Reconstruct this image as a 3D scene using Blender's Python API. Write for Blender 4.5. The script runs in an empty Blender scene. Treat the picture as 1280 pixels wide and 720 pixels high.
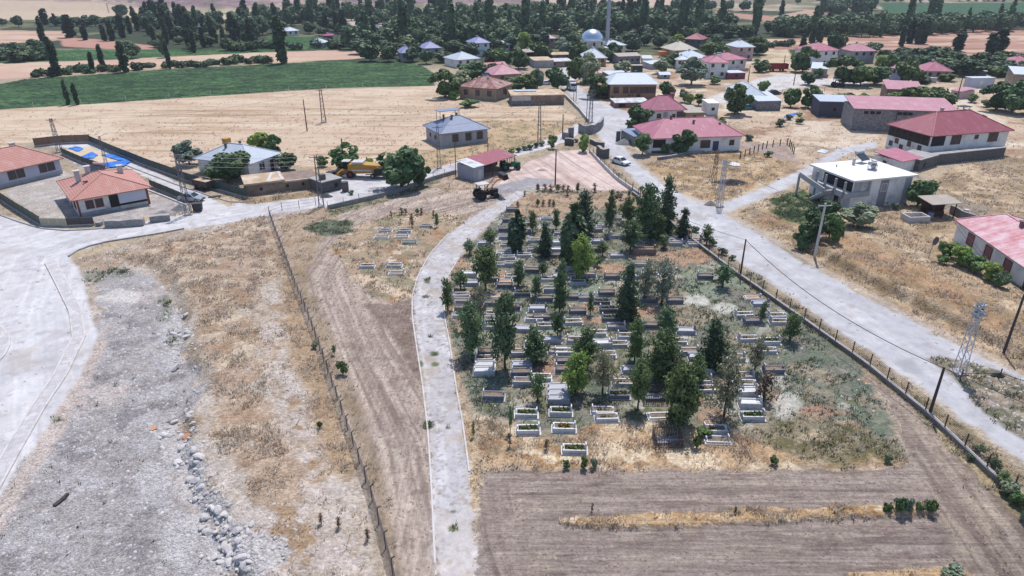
import bpy, math, random
import numpy as np
from mathutils import Vector, Matrix
random.seed(7)
RNG = np.random.default_rng(7)
SC = bpy.context.scene
COL = SC.collection
R = math.radians
# ------------------------------------------------------------------ camera
HC = 36.0; PITCH = R(25.4); FPX = 850.0
cP, sP = math.cos(PITCH), math.sin(PITCH)
cam_d = bpy.data.cameras.new('camera'); cam = bpy.data.objects.new('camera', cam_d); COL.objects.link(cam)
cam.location = (0, 0, HC); cam.rotation_euler = (math.pi/2 - PITCH, 0, 0)
cam_d.sensor_fit = 'HORIZONTAL'; cam_d.sensor_width = 36; cam_d.lens = 36*FPX/1280
cam_d.clip_start = 0.5; cam_d.clip_end = 12000
SC.camera = cam
# ------------------------------------------------------------------ light
SUN_EL, SUN_AZ = 64, 16           # azimuth clockwise from +Y (away from the camera) to the right
sd_ = Vector((math.sin(R(SUN_AZ))*math.cos(R(SUN_EL)), math.cos(R(SUN_AZ))*math.cos(R(SUN_EL)), math.sin(R(SUN_EL))))
sl = bpy.data.lights.new('sun', 'SUN'); sl.energy = 3.75; sl.angle = R(0.5); sl.color = (1.0, 0.965, 0.92)
so = bpy.data.objects.new('sun', sl); COL.objects.link(so); so.rotation_euler = sd_.to_track_quat('Z', 'Y').to_euler(); so.location = (0, 0, 200)
W = bpy.data.worlds.new('World'); SC.world = W; W.use_nodes = True
nt = W.node_tree; bg = nt.nodes['Background']
sky = nt.nodes.new('ShaderNodeTexSky'); sky.sky_type = 'NISHITA'; sky.sun_disc = False
sky.sun_elevation = R(SUN_EL); sky.sun_rotation = R(SUN_AZ); sky.altitude = 1500; sky.air_density = 1.0; sky.dust_density = 1.5; sky.ozone_density = 1.0
nt.links.new(sky.outputs[0], bg.inputs[0]); bg.inputs[1].default_value = 0.15
vs = SC.view_settings; vs.view_transform = 'Standard'; vs.look = 'None'; vs.gamma = 1; vs.exposure = 0.40; vs.use_curve_mapping = False
SC.cycles.max_bounces = 5; SC.cycles.diffuse_bounces = 3; SC.cycles.transparent_max_bounces = 4
# ------------------------------------------------------------------ helpers: colours, noise, projection
def lin(c):
    c = np.asarray(c, float)/255.0
    return np.where(c <= 0.04045, c/12.92, ((c+0.055)/1.055)**2.4)
GAIN = 0.80                       # a sunlit surface shows about 1/GAIN times its albedo
def alb(c): return np.clip(lin(c)*GAIN, 0, 0.85)

def _hash(ix, iy, s):
    n = (ix.astype(np.int64)*374761393 + iy.astype(np.int64)*668265263 + s*1274126177) & 0xffffffff
    n = ((n ^ (n >> 13))*1274126177) & 0xffffffff
    n = (n ^ (n >> 16)) & 0xffffffff
    return n.astype(np.float64)/4294967295.0
def vnoise(x, y, s=0):
    x = np.asarray(x, float); y = np.asarray(y, float)
    ix = np.floor(x); iy = np.floor(y); fx = x-ix; fy = y-iy
    fx = fx*fx*(3-2*fx); fy = fy*fy*(3-2*fy)
    a = _hash(ix, iy, s); b = _hash(ix+1, iy, s); c = _hash(ix, iy+1, s); d = _hash(ix+1, iy+1, s)
    return (a+(b-a)*fx)+((c+(d-c)*fx)-(a+(b-a)*fx))*fy - 0.5
def fbm(x, y, s=0, o=4, g=0.55):
    t = 0; a = 1.0; n = 0
    x = np.asarray(x, float); y = np.asarray(y, float)
    for i in range(o):
        t = t + a*vnoise(x*0.8+y*0.6+i*17.3, y*0.8-x*0.6+i*9.1, s+i); n += a; a *= g; x = x*2.03; y = y*2.03
    return t/n*1.6
def sstep(a, b, x):
    t = np.clip((x-a)/(b-a), 0, 1); return t*t*(3-2*t)

def flat(px, py):
    dx = (px-640)/FPX; dy = -(py-360)/FPX
    d = (dx, cP+dy*sP, -sP+dy*cP); t = HC/-d[2]
    return (d[0]*t, d[1]*t)
def pix(x, y, z=0.0):
    w = HC-z; zc = y*cP+w*sP; v = y*sP-w*cP
    return 640+FPX*x/zc, 360-FPX*v/zc
def sd_poly(P, poly):
    """signed distance, positive inside"""
    poly = np.asarray(poly, float); n = len(poly)
    d = np.full(len(P), 1e18); ins = np.zeros(len(P), bool)
    for i in range(n):
        a = poly[i]; b = poly[(i+1) % n]; e = b-a; w = P-a
        t = np.clip((w@e)/max(e@e, 1e-12), 0, 1)
        q = w-t[:, None]*e; d = np.minimum(d, (q*q).sum(1))
        c = ((a[1] <= P[:, 1]) != (b[1] <= P[:, 1]))
        with np.errstate(divide='ignore', invalid='ignore'):
            xi = a[0]+(P[:, 1]-a[1])*(b[0]-a[0])/(b[1]-a[1] if b[1] != a[1] else 1e-12)
        ins ^= c & (P[:, 0] < xi)
    d = np.sqrt(d); return np.where(ins, d, -d)
def line_dist(P, line):
    """signed distance (positive on the right of the line's direction) and arc length"""
    line = np.asarray(line, float); best = np.full(len(P), 1e18); sg = np.zeros(len(P)); al = np.zeros(len(P)); L = 0
    for a, b in zip(line[:-1], line[1:]):
        e = b-a; ln = np.hypot(*e); w = P-a; t = np.clip((w@e)/(ln*ln), 0, 1)
        q = w-t[:, None]*e; d = (q*q).sum(1); m = d < best
        s = np.where(e[0]*w[:, 1]-e[1]*w[:, 0] < 0, 1.0, -1.0)
        best = np.where(m, d, best); sg = np.where(m, s, sg); al = np.where(m, L+t*ln, al); L += ln
    return np.sqrt(best)*sg, al
FL = lambda pts: [flat(*p) for p in pts]
# ------------------------------------------------------------------ terrain height
BANK_L = FL([(128, 322), (175, 330), (205, 352), (222, 400), (225, 440), (240, 480), (225, 530), (215, 575), (245, 640), (290, 720), (320, 800)])
DITCH = FL([(955, 283), (997, 305), (1045, 328), (1085, 352), (1115, 366), (1172, 394), (1215, 416), (1290, 452), (1400, 510)])
PLOT = FL([(640, 235), (660, 205), (700, 190), (735, 190), (785, 240)])
def height(x, y):
    x = np.atleast_1d(np.asarray(x, float)); y = np.atleast_1d(np.asarray(y, float)); P = np.stack([x, y], 1)
    z = 0.16*fbm(x/16, y/16, 3, 2)
    m = (x < -5) & (x > -60) & (y < 115)
    if m.any():
        d, al = line_dist(P[m], BANK_L)
        d = -d + 0.9*fbm(x[m]/2.5, y[m]/2.5, 5, 3)
        z[m] += sstep(1, 9, al)*1.0*sstep(0, 2.0, d)*(1-sstep(4, 14, d))*sstep(115, 100, y[m])
    m = (x > 25) & (x < 110) & (y < 150) & (y > 20)
    if m.any():
        d, al = line_dist(P[m], DITCH)
        d = -d + 0.5*fbm(x[m]/2, y[m]/2, 6, 3)
        z[m] += (0.85*sstep(-0.2, 0.9, d)*(1-sstep(8, 25, d)) - 0.25*sstep(-1.5, -0.4, d)*(1-sstep(-0.2, 0.5, d)))*sstep(150, 120, y[m])*sstep(1, 12, al)
    s = y-625-0.28*(x+260)*(x > -260)-20*fbm(x/90, y/300, 11, 3)
    m = s > 0
    z[m] += 190*(1-np.exp(-0.15*s[m]/190))*(1+0.35*fbm(x[m]/70, s[m]/110, 12, 5)*sstep(10, 120, s[m]))
    return z
def hz(x, y): return float(height(x, y)[0])
def at(px, py, dz=0.0):
    """the point of the ground seen at a pixel of the photograph"""
    dx = (px-640)/FPX; dy = -(py-360)/FPX
    d = (dx, cP+dy*sP, -sP+dy*cP); z = 0.0
    for _ in range(6):
        t = (HC-z)/-d[2]; x, y = d[0]*t, d[1]*t; z = hz(x, y)
    return Vector((x, y, z+dz))
def top_h(p, py):
    """height above its foot of an upright thing that stands at p and ends at picture row py"""
    k = (360-py)/FPX; w = p.y*(sP-k*cP)/(cP+k*sP)
    return HC-w-p.z
def mpp(p):                       # metres per pixel of the 1280 wide photograph at p
    return (p.y*cP+(HC-p.z)*sP)/FPX
# ------------------------------------------------------------------ materials
MATS = {}
def _nodes(name):
    m = bpy.data.materials.new(name); m.use_nodes = True; t = m.node_tree
    return m, t, t.nodes['Principled BSDF'], t.nodes, t.links
def noise_node(t, scale, detail=4, rough=0.6, vec=None):
    n = t.nodes.new('ShaderNodeTexNoise'); n.inputs['Scale'].default_value = scale; n.inputs['Detail'].default_value = detail; n.inputs['Roughness'].default_value = rough
    if vec is not None: t.links.new(vec, n.inputs['Vector'])
    return n
def mixc(t, fac, a, b, mode='MIX'):
    n = t.nodes.new('ShaderNodeMix'); n.data_type = 'RGBA'; n.blend_type = mode
    for i, v in ((0, fac), (6, a), (7, b)):
        if hasattr(v, 'is_output'): t.links.new(v, n.inputs[i])
        elif i == 0: n.inputs[i].default_value = v
        else: n.inputs[i].default_value = (*v, 1)
    return n.outputs[2]
def mrange(t, v, a, b, c, d):
    n = t.nodes.new('ShaderNodeMapRange'); t.links.new(v, n.inputs[0])
    for i, k in enumerate((a, b, c, d)): n.inputs[i+1].default_value = k
    return n.outputs[0]
def mat(name, rgb, rough=0.8, var=0.25, scale=2.0, rgb2=None, amt=0.5, metal=0.0, bump=0.0, bscale=8.0, rand=0.0, spec=0.3):
    """surface of one colour with blotches of a second (wear, dust) and a little relief"""
    if name in MATS: return MATS[name]
    m, t, b, N, L = _nodes(name)
    c = alb(rgb); tc = N.new('ShaderNodeTexCoord').outputs['Object']
    n1 = noise_node(t, scale, 6, 0.65, tc); n2 = noise_node(t, scale*9, 3, 0.6, tc)
    v = mrange(t, n1.outputs[0], 0.25, 0.75, 1-var, 1+var*0.8)
    v2 = mrange(t, n2.outputs[0], 0.25, 0.75, 1-var*0.5, 1+var*0.5)
    mu = N.new('ShaderNodeMath'); mu.operation = 'MULTIPLY'; L.new(v, mu.inputs[0]); L.new(v2, mu.inputs[1])
    base = tuple(c)
    if rgb2 is not None:
        n3 = noise_node(t, scale*0.8, 7, 0.7, tc)
        base = mixc(t, mrange(t, n3.outputs[0], 0.62-amt*0.35, 0.68, 0, 1), tuple(c), tuple(alb(rgb2)))
    if rand:
        oi = N.new('ShaderNodeObjectInfo'); r = mrange(t, oi.outputs['Random'], 0, 1, 1-rand, 1+rand)
        m2 = N.new('ShaderNodeMath'); m2.operation = 'MULTIPLY'; L.new(mu.outputs[0], m2.inputs[0]); L.new(r, m2.inputs[1]); mu = m2
    vm = N.new('ShaderNodeVectorMath'); vm.operation = 'SCALE'
    if hasattr(base, 'is_output'): L.new(base, vm.inputs[0])
    else: vm.inputs[0].default_value = base
    L.new(mu.outputs[0], vm.inputs['Scale']); L.new(vm.outputs[0], b.inputs['Base Color'])
    b.inputs['Roughness'].default_value = rough; b.inputs['Metallic'].default_value = metal; b.inputs['Specular IOR Level'].default_value = spec
    if bump:
        bn = N.new('ShaderNodeBump'); bn.inputs['Strength'].default_value = bump; bn.inputs['Distance'].default_value = 0.05
        n4 = noise_node(t, bscale, 5, 0.7, tc); L.new(n4.outputs[0], bn.inputs['Height']); L.new(bn.outputs[0], b.inputs['Normal'])
    MATS[name] = m; return m
def roof_mat(name, rgb, rgb2, amt=0.5, pitch=0.3, tile=False, rough=0.55, metal=0.0):
    """sheet or tile roof: ribs down the slope (UV in metres), faded and stained in patches"""
    if name in MATS: return MATS[name]
    m, t, b, N, L = _nodes(name)
    tc = N.new('ShaderNodeTexCoord'); uv = tc.outputs['UV']; ob = tc.outputs['Object']
    sep = N.new('ShaderNodeSeparateXYZ'); L.new(uv, sep.inputs[0])
    def saw(src, per):
        a = N.new('ShaderNodeMath'); a.operation = 'MULTIPLY'; L.new(src, a.inputs[0]); a.inputs[1].default_value = 2*math.pi/per
        s = N.new('ShaderNodeMath'); s.operation = 'SINE'; L.new(a.outputs[0], s.inputs[0]); return s.outputs[0]
    ribs = mrange(t, saw(sep.outputs[0], pitch), 0.55 if not tile else -0.6, 1, 0, 1)
    n1 = noise_node(t, 0.55, 7, 0.7, ob); n2 = noise_node(t, 5, 4, 0.65, ob)
    mp = N.new('ShaderNodeMapping'); mp.inputs['Scale'].default_value = (2.2, 0.12, 1); L.new(uv, mp.inputs[0])
    n3 = noise_node(t, 1.0, 4, 0.6, mp.outputs[0])                      # streaks down the slope, sheet by sheet
    f = N.new('ShaderNodeMath'); f.operation = 'ADD'; L.new(mrange(t, n1.outputs[0], 0.3, 0.7, 0, 0.6), f.inputs[0]); L.new(mrange(t, n3.outputs[0], 0.3, 0.7, 0, 0.4), f.inputs[1])
    base = mixc(t, mrange(t, f.outputs[0], 0.85-amt*0.7, 1.0-amt*0.3, 0, 1), tuple(alb(rgb)), tuple(alb(rgb2)))
    if tile:
        rows = mrange(t, saw(sep.outputs[1], 0.42), -0.2, 1, 0, 1)
        base = mixc(t, 0.28, base, mixc(t, rows, (0.16, 0.075, 0.06), (0.66, 0.42, 0.36)))
    base = mixc(t, mrange(t, n2.outputs[0], 0.3, 0.7, 0, 0.35), base, tuple(alb(np.array(rgb)*0.72)))
    L.new(base, b.inputs['Base Color']); b.inputs['Roughness'].default_value = rough; b.inputs['Metallic'].default_value = metal; b.inputs['Specular IOR Level'].default_value = 0.3
    bn = N.new('ShaderNodeBump'); bn.inputs['Strength'].default_value = 0.7; bn.inputs['Distance'].default_value = 0.06
    L.new(ribs, bn.inputs['Height']); L.new(bn.outputs[0], b.inputs['Normal'])
    MATS[name] = m; return m
def block_mat(name, rgb, mortar, bw=0.4, bh=0.2, var=0.3, bump=0.5):
    """coursed blocks or rubble, in metres on the wall's UV"""
    if name in MATS: return MATS[name]
    m, t, b, N, L = _nodes(name)
    tc = N.new('ShaderNodeTexCoord'); uv = tc.outputs['UV']
    br = N.new('ShaderNodeTexBrick'); L.new(uv, br.inputs['Vector'])
    br.inputs['Color1'].default_value = (*alb(np.array(rgb)*(1-var*0.5)), 1); br.inputs['Color2'].default_value = (*alb(np.clip(np.array(rgb)*(1+var*0.4), 0, 255)), 1); br.inputs['Mortar'].default_value = (*alb(mortar), 1)
    br.inputs['Scale'].default_value = 1.0; br.inputs['Brick Width'].default_value = bw; br.inputs['Row Height'].default_value = bh; br.inputs['Mortar Size'].default_value = 0.018; br.inputs['Bias'].default_value = -0.1
    n1 = noise_node(t, 1.3, 6, 0.7, tc.outputs['Object'])
    c = mixc(t, mrange(t, n1.outputs[0], 0.35, 0.7, 0, 0.5), br.outputs[0], tuple(alb(np.array(rgb)*0.7)))
    L.new(c, b.inputs['Base Color']); b.inputs['Roughness'].default_value = 0.9
    bn = N.new('ShaderNodeBump'); bn.inputs['Strength'].default_value = bump; bn.inputs['Distance'].default_value = 0.03; bn.invert = True
    L.new(br.outputs[1], bn.inputs['Height']); L.new(bn.outputs[0], b.inputs['Normal'])
    MATS[name] = m; return m
def leaf_mat(name, rgb, rgb2, rand=0.25, scale=1.2, trans=0.25, hue=0.0):
    """foliage: two greens in clumps, a little light let through"""
    if name in MATS: return MATS[name]
    m, t, b, N, L = _nodes(name)
    tc = N.new('ShaderNodeTexCoord').outputs['Object']
    n1 = noise_node(t, scale, 4, 0.6, tc); n2 = noise_node(t, scale*12, 2, 0.6, tc)
    c = mixc(t, mrange(t, n1.outputs[0], 0.35, 0.65, 0, 1), tuple(alb(rgb)), tuple(alb(rgb2)))
    v = mrange(t, n2.outputs[0], 0.3, 0.7, 0.45, 1.5)
    oi = N.new('ShaderNodeObjectInfo'); r = mrange(t, oi.outputs['Random'], 0, 1, 1-rand, 1+rand)
    mu = N.new('ShaderNodeMath'); mu.operation = 'MULTIPLY'; L.new(v, mu.inputs[0]); L.new(r, mu.inputs[1])
    if rand:
        wn = N.new('ShaderNodeTexWhiteNoise'); wn.noise_dimensions = '1D'; L.new(oi.outputs['Random'], wn.inputs['W'])
        g = np.array(alb(rgb2)); c = mixc(t, mrange(t, wn.outputs['Value'], 0.45, 1, 0, 0.55), c, (float(g[0]*1.35), float(g[1]*1.12), float(g[2]*0.85)))
        c = mixc(t, mrange(t, wn.outputs['Value'], 0.0, 0.4, 0.5, 0), c, (float(g[0]*0.95), float(g[1]*1.0), float(g[2]*1.3)))
    vm = N.new('ShaderNodeVectorMath'); vm.operation = 'SCALE'; L.new(c, vm.inputs[0]); L.new(mu.outputs[0], vm.inputs['Scale'])
    L.new(vm.outputs[0], b.inputs['Base Color']); b.inputs['Roughness'].default_value = 0.6; b.inputs['Specular IOR Level'].default_value = 0.25
    tr = N.new('ShaderNodeBsdfTranslucent'); L.new(vm.outputs[0], tr.inputs[0])
    mx = N.new('ShaderNodeMixShader'); mx.inputs[0].default_value = trans; L.new(b.outputs[0], mx.inputs[1]); L.new(tr.outputs[0], mx.inputs[2])
    L.new(mx.outputs[0], N['Material Output'].inputs[0])
    MATS[name] = m; return m
# ------------------------------------------------------------------ mesh building
def link(name, me, parent=None, loc=None):
    o = bpy.data.objects.new(name, me); COL.objects.link(o)
    if parent is not None: o.parent = parent
    if loc is not None: o.location = loc
    return o
def tag(o, label=None, cat=None, group=None, kind=None):
    if label: o['label'] = label
    if cat: o['category'] = cat
    if group: o['group'] = group
    if kind: o['kind'] = kind
    return o
def empty(name, loc, rz=0.0, label=None, cat=None, group=None):
    o = bpy.data.objects.new(name, None); COL.objects.link(o); o.location = loc; o.rotation_euler = (0, 0, rz); o.empty_display_size = 0.3
    return tag(o, label, cat, group)
def np_mesh(name, V, Fq=None, Ft=None, smooth=False, mats=(), mi=None):
    me = bpy.data.meshes.new(name); V = np.asarray(V, np.float32); me.vertices.add(len(V)); me.vertices.foreach_set('co', V.ravel())
    loops = []; tot = []
    if Fq is not None and len(Fq): loops.append(np.asarray(Fq, np.int32).ravel()); tot.append(np.full(len(Fq), 4, np.int32))
    if Ft is not None and len(Ft): loops.append(np.asarray(Ft, np.int32).ravel()); tot.append(np.full(len(Ft), 3, np.int32))
    loops = np.concatenate(loops); tot = np.concatenate(tot); st = np.concatenate([[0], np.cumsum(tot)[:-1]]).astype(np.int32)
    me.loops.add(len(loops)); me.loops.foreach_set('vertex_index', loops); me.polygons.add(len(tot)); me.polygons.foreach_set('loop_start', st); me.polygons.foreach_set('loop_total', tot)
    if smooth: me.polygons.foreach_set('use_smooth', np.ones(len(tot), bool))
    for m in mats: me.materials.append(m)
    if mi is not None: me.polygons.foreach_set('material_index', np.asarray(mi, np.int32))
    me.update(calc_edges=True); return me
class MB:
    """collects shapes; build() links them as ONE mesh object"""
    def __init__(s): s.v = []; s.f = []; s.uv = []; s.m = []
    def face(s, pts, m=0, uv=None):
        i = len(s.v); s.v += [tuple(p) for p in pts]; s.f.append(tuple(range(i, i+len(pts)))); s.m.append(m)
        if uv is None:
            p = [Vector(q) for q in pts]; n = (p[1]-p[0]).cross(p[2]-p[0])
            if n.length < 1e-12: n = Vector((0, 0, 1))
            n.normalize()
            u = Vector((0, 0, 1)).cross(n)
            u = u.normalized() if u.length > 1e-3 else Vector((1, 0, 0))
            w = n.cross(u); uv = [(q.dot(u), q.dot(w)) for q in p]
        s.uv += uv
    def box(s, c, d, rz=0.0, m=0, taper=1.0):
        x, y, z = (k/2 for k in d); q = []
        for zz, k in ((-z, 1), (z, taper)):
            for a, b in ((-x, -y), (x, -y), (x, y), (-x, y)):
                a, b = a*k, b*k
                q.append((c[0]+a*math.cos(rz)-b*math.sin(rz), c[1]+a*math.sin(rz)+b*math.cos(rz), c[2]+zz))
        s.hexa(q, m)
    def hexa(s, q, m=0):
        for f in ((0, 3, 2, 1), (4, 5, 6, 7), (0, 1, 5, 4), (1, 2, 6, 5), (2, 3, 7, 6), (3, 0, 4, 7)): s.face([q[i] for i in f], m)
    def bar(s, a, b, w, h=None, m=0, w2=None):
        a, b = Vector(a), Vector(b); d = (b-a)
        if d.length < 1e-6: return
        d.normalize(); u = d.cross(Vector((0, 0, 1)))
        u = u.normalized() if u.length > 1e-3 else Vector((1, 0, 0))
        t = u.cross(d); h = w if h is None else h; k = 1 if w2 is None else w2/w
        q = [a-u*w/2-t*h/2, a+u*w/2-t*h/2, a+u*w/2+t*h/2, a-u*w/2+t*h/2]
        q += [b-u*w/2*k-t*h/2*k, b+u*w/2*k-t*h/2*k, b+u*w/2*k+t*h/2*k, b-u*w/2*k+t*h/2*k]
        s.hexa(q, m)
    def tube(s, a, b, r, r2=None, n=8, m=0, caps=True):
        a, b = Vector(a), Vector(b); d = (b-a).normalized(); u = d.cross(Vector((0, 0, 1)))
        u = u.normalized() if u.length > 1e-3 else Vector((1, 0, 0)); t = u.cross(d); r2 = r if r2 is None else r2
        A = [a+(u*math.cos(k*2*math.pi/n)+t*math.sin(k*2*math.pi/n))*r for k in range(n)]
        B = [b+(u*math.cos(k*2*math.pi/n)+t*math.sin(k*2*math.pi/n))*r2 for k in range(n)]
        for k in range(n): s.face([A[k], B[k], B[(k+1) % n], A[(k+1) % n]][::-1], m)
        if caps: s.face(A, m); s.face(B[::-1], m)
    def prism(s, prof, y0, y1, m=0):
        """profile of (x, z) points extruded along y"""
        n = len(prof)
        s.face([(x, y0, z) for x, z in prof], m); s.face([(x, y1, z) for x, z in prof][::-1], m)
        for i in range(n):
            (x0, z0), (x1, z1) = prof[i], prof[(i+1) % n]
            s.face([(x0, y0, z0), (x0, y1, z0), (x1, y1, z1), (x1, y0, z1)], m)
    def build(s, name, mats, parent=None, loc=None, smooth=False):
        if not isinstance(mats, (list, tuple)): mats = [mats]
        me = bpy.data.meshes.new(name); me.from_pydata(s.v, [], s.f)
        for m in mats: me.materials.append(m)
        if len(mats) > 1: me.polygons.foreach_set('material_index', s.m)
        ul = me.uv_layers.new(name='UVMap'); ul.data.foreach_set('uv', np.asarray(s.uv, np.float32).ravel())
        if smooth: me.polygons.foreach_set('use_smooth', np.ones(len(s.f), bool))
        me.update(); return link(name, me, parent, loc)
def copy_tree(o, parent=None):
    c = o.copy(); COL.objects.link(c)
    if parent is not None: c.parent = parent
    for ch in KIDS.get(o.name, [x for x in o.children]): copy_tree(ch, c)
    return c
KIDS = {}
ORD = ['first', 'second', 'third', 'fourth', 'fifth', 'sixth', 'seventh', 'eighth', 'ninth', 'tenth', 'eleventh', 'twelfth']
# ------------------------------------------------------------------ the ground: one sheet, cut into its named surfaces
# rows and columns lie closer together near the village edge the photograph looks at
pys = np.concatenate([np.linspace(790, 240, 620), np.linspace(239.2, 2, 360)])
ys = [-60, -30, -10, 5, 14, 20]+[flat(640, p)[1] for p in pys if flat(640, p)[1] > 22]
y = ys[-1]
while y < 2400: y *= 1.012; ys.append(y)
while y < 3400: y *= 1.12; ys.append(y)
ys = np.array(ys)
us = np.concatenate([[-4, -2.6, -2.0, -1.7, -1.5, -1.38], np.linspace(-1.28, 1.28, 940), [1.38, 1.5, 1.7, 2.0, 2.6, 4]])
hw = (np.maximum(ys, 18)*cP+HC*sP)*640/FPX
GX = us[None, :]*hw[:, None]; GY = np.repeat(ys[:, None], len(us), 1)
NR, NC = GX.shape
gx, gy = GX.ravel(), GY.ravel(); P = np.stack([gx, gy], 1)
GZ = height(gx, gy)
dist = np.hypot(gx, gy)
Cc = np.tile(alb((168, 152, 133)), (len(gx), 1))
CLS = ['ground', 'road', 'footpath', 'dirt_track', 'ploughed_soil', 'stubble_field', 'crop_field', 'gravel_yard', 'hillside', 'levelled_plot']
lab = np.zeros(len(gx), np.int8)
WGT = {k: np.zeros(len(gx), np.float32) for k in ('straw', 'weed', 'green', 'stone', 'clod')}
micro = np.zeros(len(gx))
def earth(c):
    c = np.array(c, float)
    k = min(max((c[0]-c[2]-30)/50.0, 0), 1) if c[0] > c[1]+6 else 0
    return c*np.array([1.0, 1.0, 1.0+0.10*k])
def region(cls, poly, rgb, soft=0.4, rag=0.6, rs=2.5, var=None, raw=False, streak=None, grow=None, opacity=1.0, claim=True, mic=0.0, lift=0.0):
    """one surface: pixel polygon of the photograph laid on the ground, ragged edge, blotches and tracks of other colours"""
    global Cc
    rgb = earth(rgb); var = [(earth(v[0]), *v[1:]) for v in (var or [])]
    pw = np.array(poly if raw else FL(poly)); lo = pw.min(0)-6; hi = pw.max(0)+6
    idx = np.nonzero((gx > lo[0]) & (gx < hi[0]) & (gy > lo[1]) & (gy < hi[1]))[0]
    if not len(idx): return
    p = P[idx]; X, Y = p[:, 0], p[:, 1]
    sd = sd_poly(p, pw)+rag*fbm(X/rs, Y/rs, 21, 4)
    w = sstep(-soft, soft, sd)*opacity
    c = np.tile(alb(rgb), (len(idx), 1))
    for v in (var or []):
        rgb2, sc, th, sharp = v[:4]; sy = v[4] if len(v) > 4 else sc
        k = sstep(th-sharp, th+sharp, fbm(X/sc, Y/sy, int(sc*10)+int(abs(th)*100)+len(poly), 5, 0.6))
        c += (alb(rgb2)-c)*k[:, None]
    if streak is not None:
        line, per, amp, rgb2 = streak[:4]
        d, al = line_dist(p, np.array(FL(line)))
        n = fbm(d/per+0.35*fbm(X/3, Y/3, 8, 2), al/14, 31, 4, 0.6)
        n2_ = 0.45*fbm(d/(per*3.2)+0.2*fbm(X/6, Y/6, 9, 2), al/30, 33, 2, 0.5)
        k = np.clip((n*0.9+n2_*0.9)*amp+0.15, 0, 1); c += (alb(rgb2)-c)*k[:, None]
        k = np.clip(-(n*0.9+n2_*0.9)*amp-0.1, 0, 1)*0.6; c += (alb(np.minimum(np.array(rgb)*1.16, 235))-c)*k[:, None]
        if len(streak) > 4: micro[idx] += streak[4]*n*w
    Cc[idx] += (c-Cc[idx])*w[:, None]
    if claim: lab[idx[w > 0.5*opacity]] = CLS.index(cls)
    for k in WGT: WGT[k][idx] *= (1-w)
    for k, a in (grow or {}).items(): WGT[k][idx] += w*a
    if lift: micro[idx] += lift*w
    if mic: micro[idx] += mic*w*fbm(X/0.5, Y/0.5, 44, 2)
def spots(rgb, pts, op=0.8, rag=0.5, rs=1.5, soft=0.4, grow=None):
    for (px, py, rx, ry) in pts:
        region('ground', [(px+rx*math.cos(a), py+ry*math.sin(a)) for a in np.linspace(0, 6.28, 9)[:-1]], rgb, soft, rag, rs, None, False, None, grow, op, False)
# everything first: pale dry earth with straw, greener and darker far off
Cc += (alb((186, 166, 140))-Cc)*sstep(-0.1, 0.25, fbm(gx/7, gy/9, 50, 5))[:, None]*0.8
Cc += (alb((140, 124, 104))-Cc)*sstep(0.1, 0.35, fbm(gx/5, gy/6, 51, 5))[:, None]*0.7
WGT['straw'] += 0.12*(dist < 200)
far = sstep(250, 330, gy)
Cc += (alb((112, 110, 82))-Cc)*(far*sstep(-0.25, 0.2, fbm(gx/30, gy/50, 52, 4)))[:, None]
# hills at the back
hl = sstep(0.2, 3, GZ-1.0)*(gy > 500)
hc = np.tile(alb((168, 146, 136)), (len(gx), 1))
hc += (alb((140, 118, 118))-hc)*sstep(-0.05, 0.2, fbm(gx/45, gy/60, 60, 6))[:, None]
hc += (alb((186, 168, 146))-hc)*sstep(0.12, 0.3, fbm(gx/90, gy/60, 61, 5))[:, None]
hc += (alb((110, 104, 92))-hc)*sstep(0.25, 0.4, fbm(gx/18, gy/22, 62, 5))[:, None]
Cc += (hc-Cc)*hl[:, None]; lab[hl > 0.5] = CLS.index('hillside')
TAN = (196, 172, 142); TAN2 = (180, 154, 124); BROWN = (170, 130, 106); GREEN = (52, 88, 55); WOOD = (62, 70, 52)
ff = dict(soft=1.0, rag=1.5, rs=9)
# --- far fields
region('ground', [(0, 24), (1280, 10), (1280, 62), (1180, 62), (1000, 70), (700, 82), (480, 80), (300, 74), (150, 62), (0, 60)], WOOD, 3, 6, 20, [((112, 110, 80), 30, 0.15, 0.1)], claim=False)
region('stubble_field', [(-60, 10), (150, 12), (330, 20), (330, 25), (150, 22), (-60, 27)], (186, 166, 138), **ff)
region('stubble_field', [(-60, 36), (0, 38), (80, 39), (95, 48), (60, 52), (0, 54), (-60, 55)], (176, 142, 116), var=[((196, 168, 138), 40, 0.0, 0.2, 8)], **ff)
region('stubble_field', [(70, 46), (120, 49), (190, 57), (192, 63), (150, 62), (80, 58)], (178, 134, 110), **ff)
region('crop_field', [(-40, 57), (60, 62), (180, 62), (260, 62), (330, 60), (335, 45), (440, 48), (440, 60), (330, 66), (130, 75), (-40, 80)], (54, 92, 56), var=[((80, 104, 62), 12, 0.1, 0.15)], **ff)
region('stubble_field', [(-60, 102), (-60, 80), (20, 79), (130, 75), (330, 65.5), (440, 62), (490, 62), (500, 68), (440, 74), (330, 79), (150, 88), (30, 97)], (192, 158, 130), var=[(TAN, 30, 0.0, 0.2, 10)], **ff)
region('ground', [(430, 24), (520, 26), (560, 20), (600, 24), (560, 34), (440, 32)], (188, 172, 160), claim=False, **ff)
region('gravel_yard', [(500, 22), (600, 18), (610, 24), (590, 32), (520, 34)], (158, 152, 152), **ff)
region('stubble_field', [(672, 25), (703, 26), (706, 33), (700, 40), (678, 38)], (186, 146, 116), **ff)
region('stubble_field', [(890, 14), (960, 20), (975, 23), (960, 27), (905, 21)], BROWN, **ff)
region('stubble_field', [(1010, 12), (1045, 14), (1050, 18), (1000, 21), (960, 22)], (178, 146, 120), **ff)
region('stubble_field', [(640, -2), (780, -1), (900, 0), (880, 6), (700, 8), (640, 4)], (190, 164, 142), **ff)
region('crop_field', [(1096, 4), (1320, 3), (1320, 16), (1230, 17), (1110, 17)], (58, 92, 62), **ff)
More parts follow.
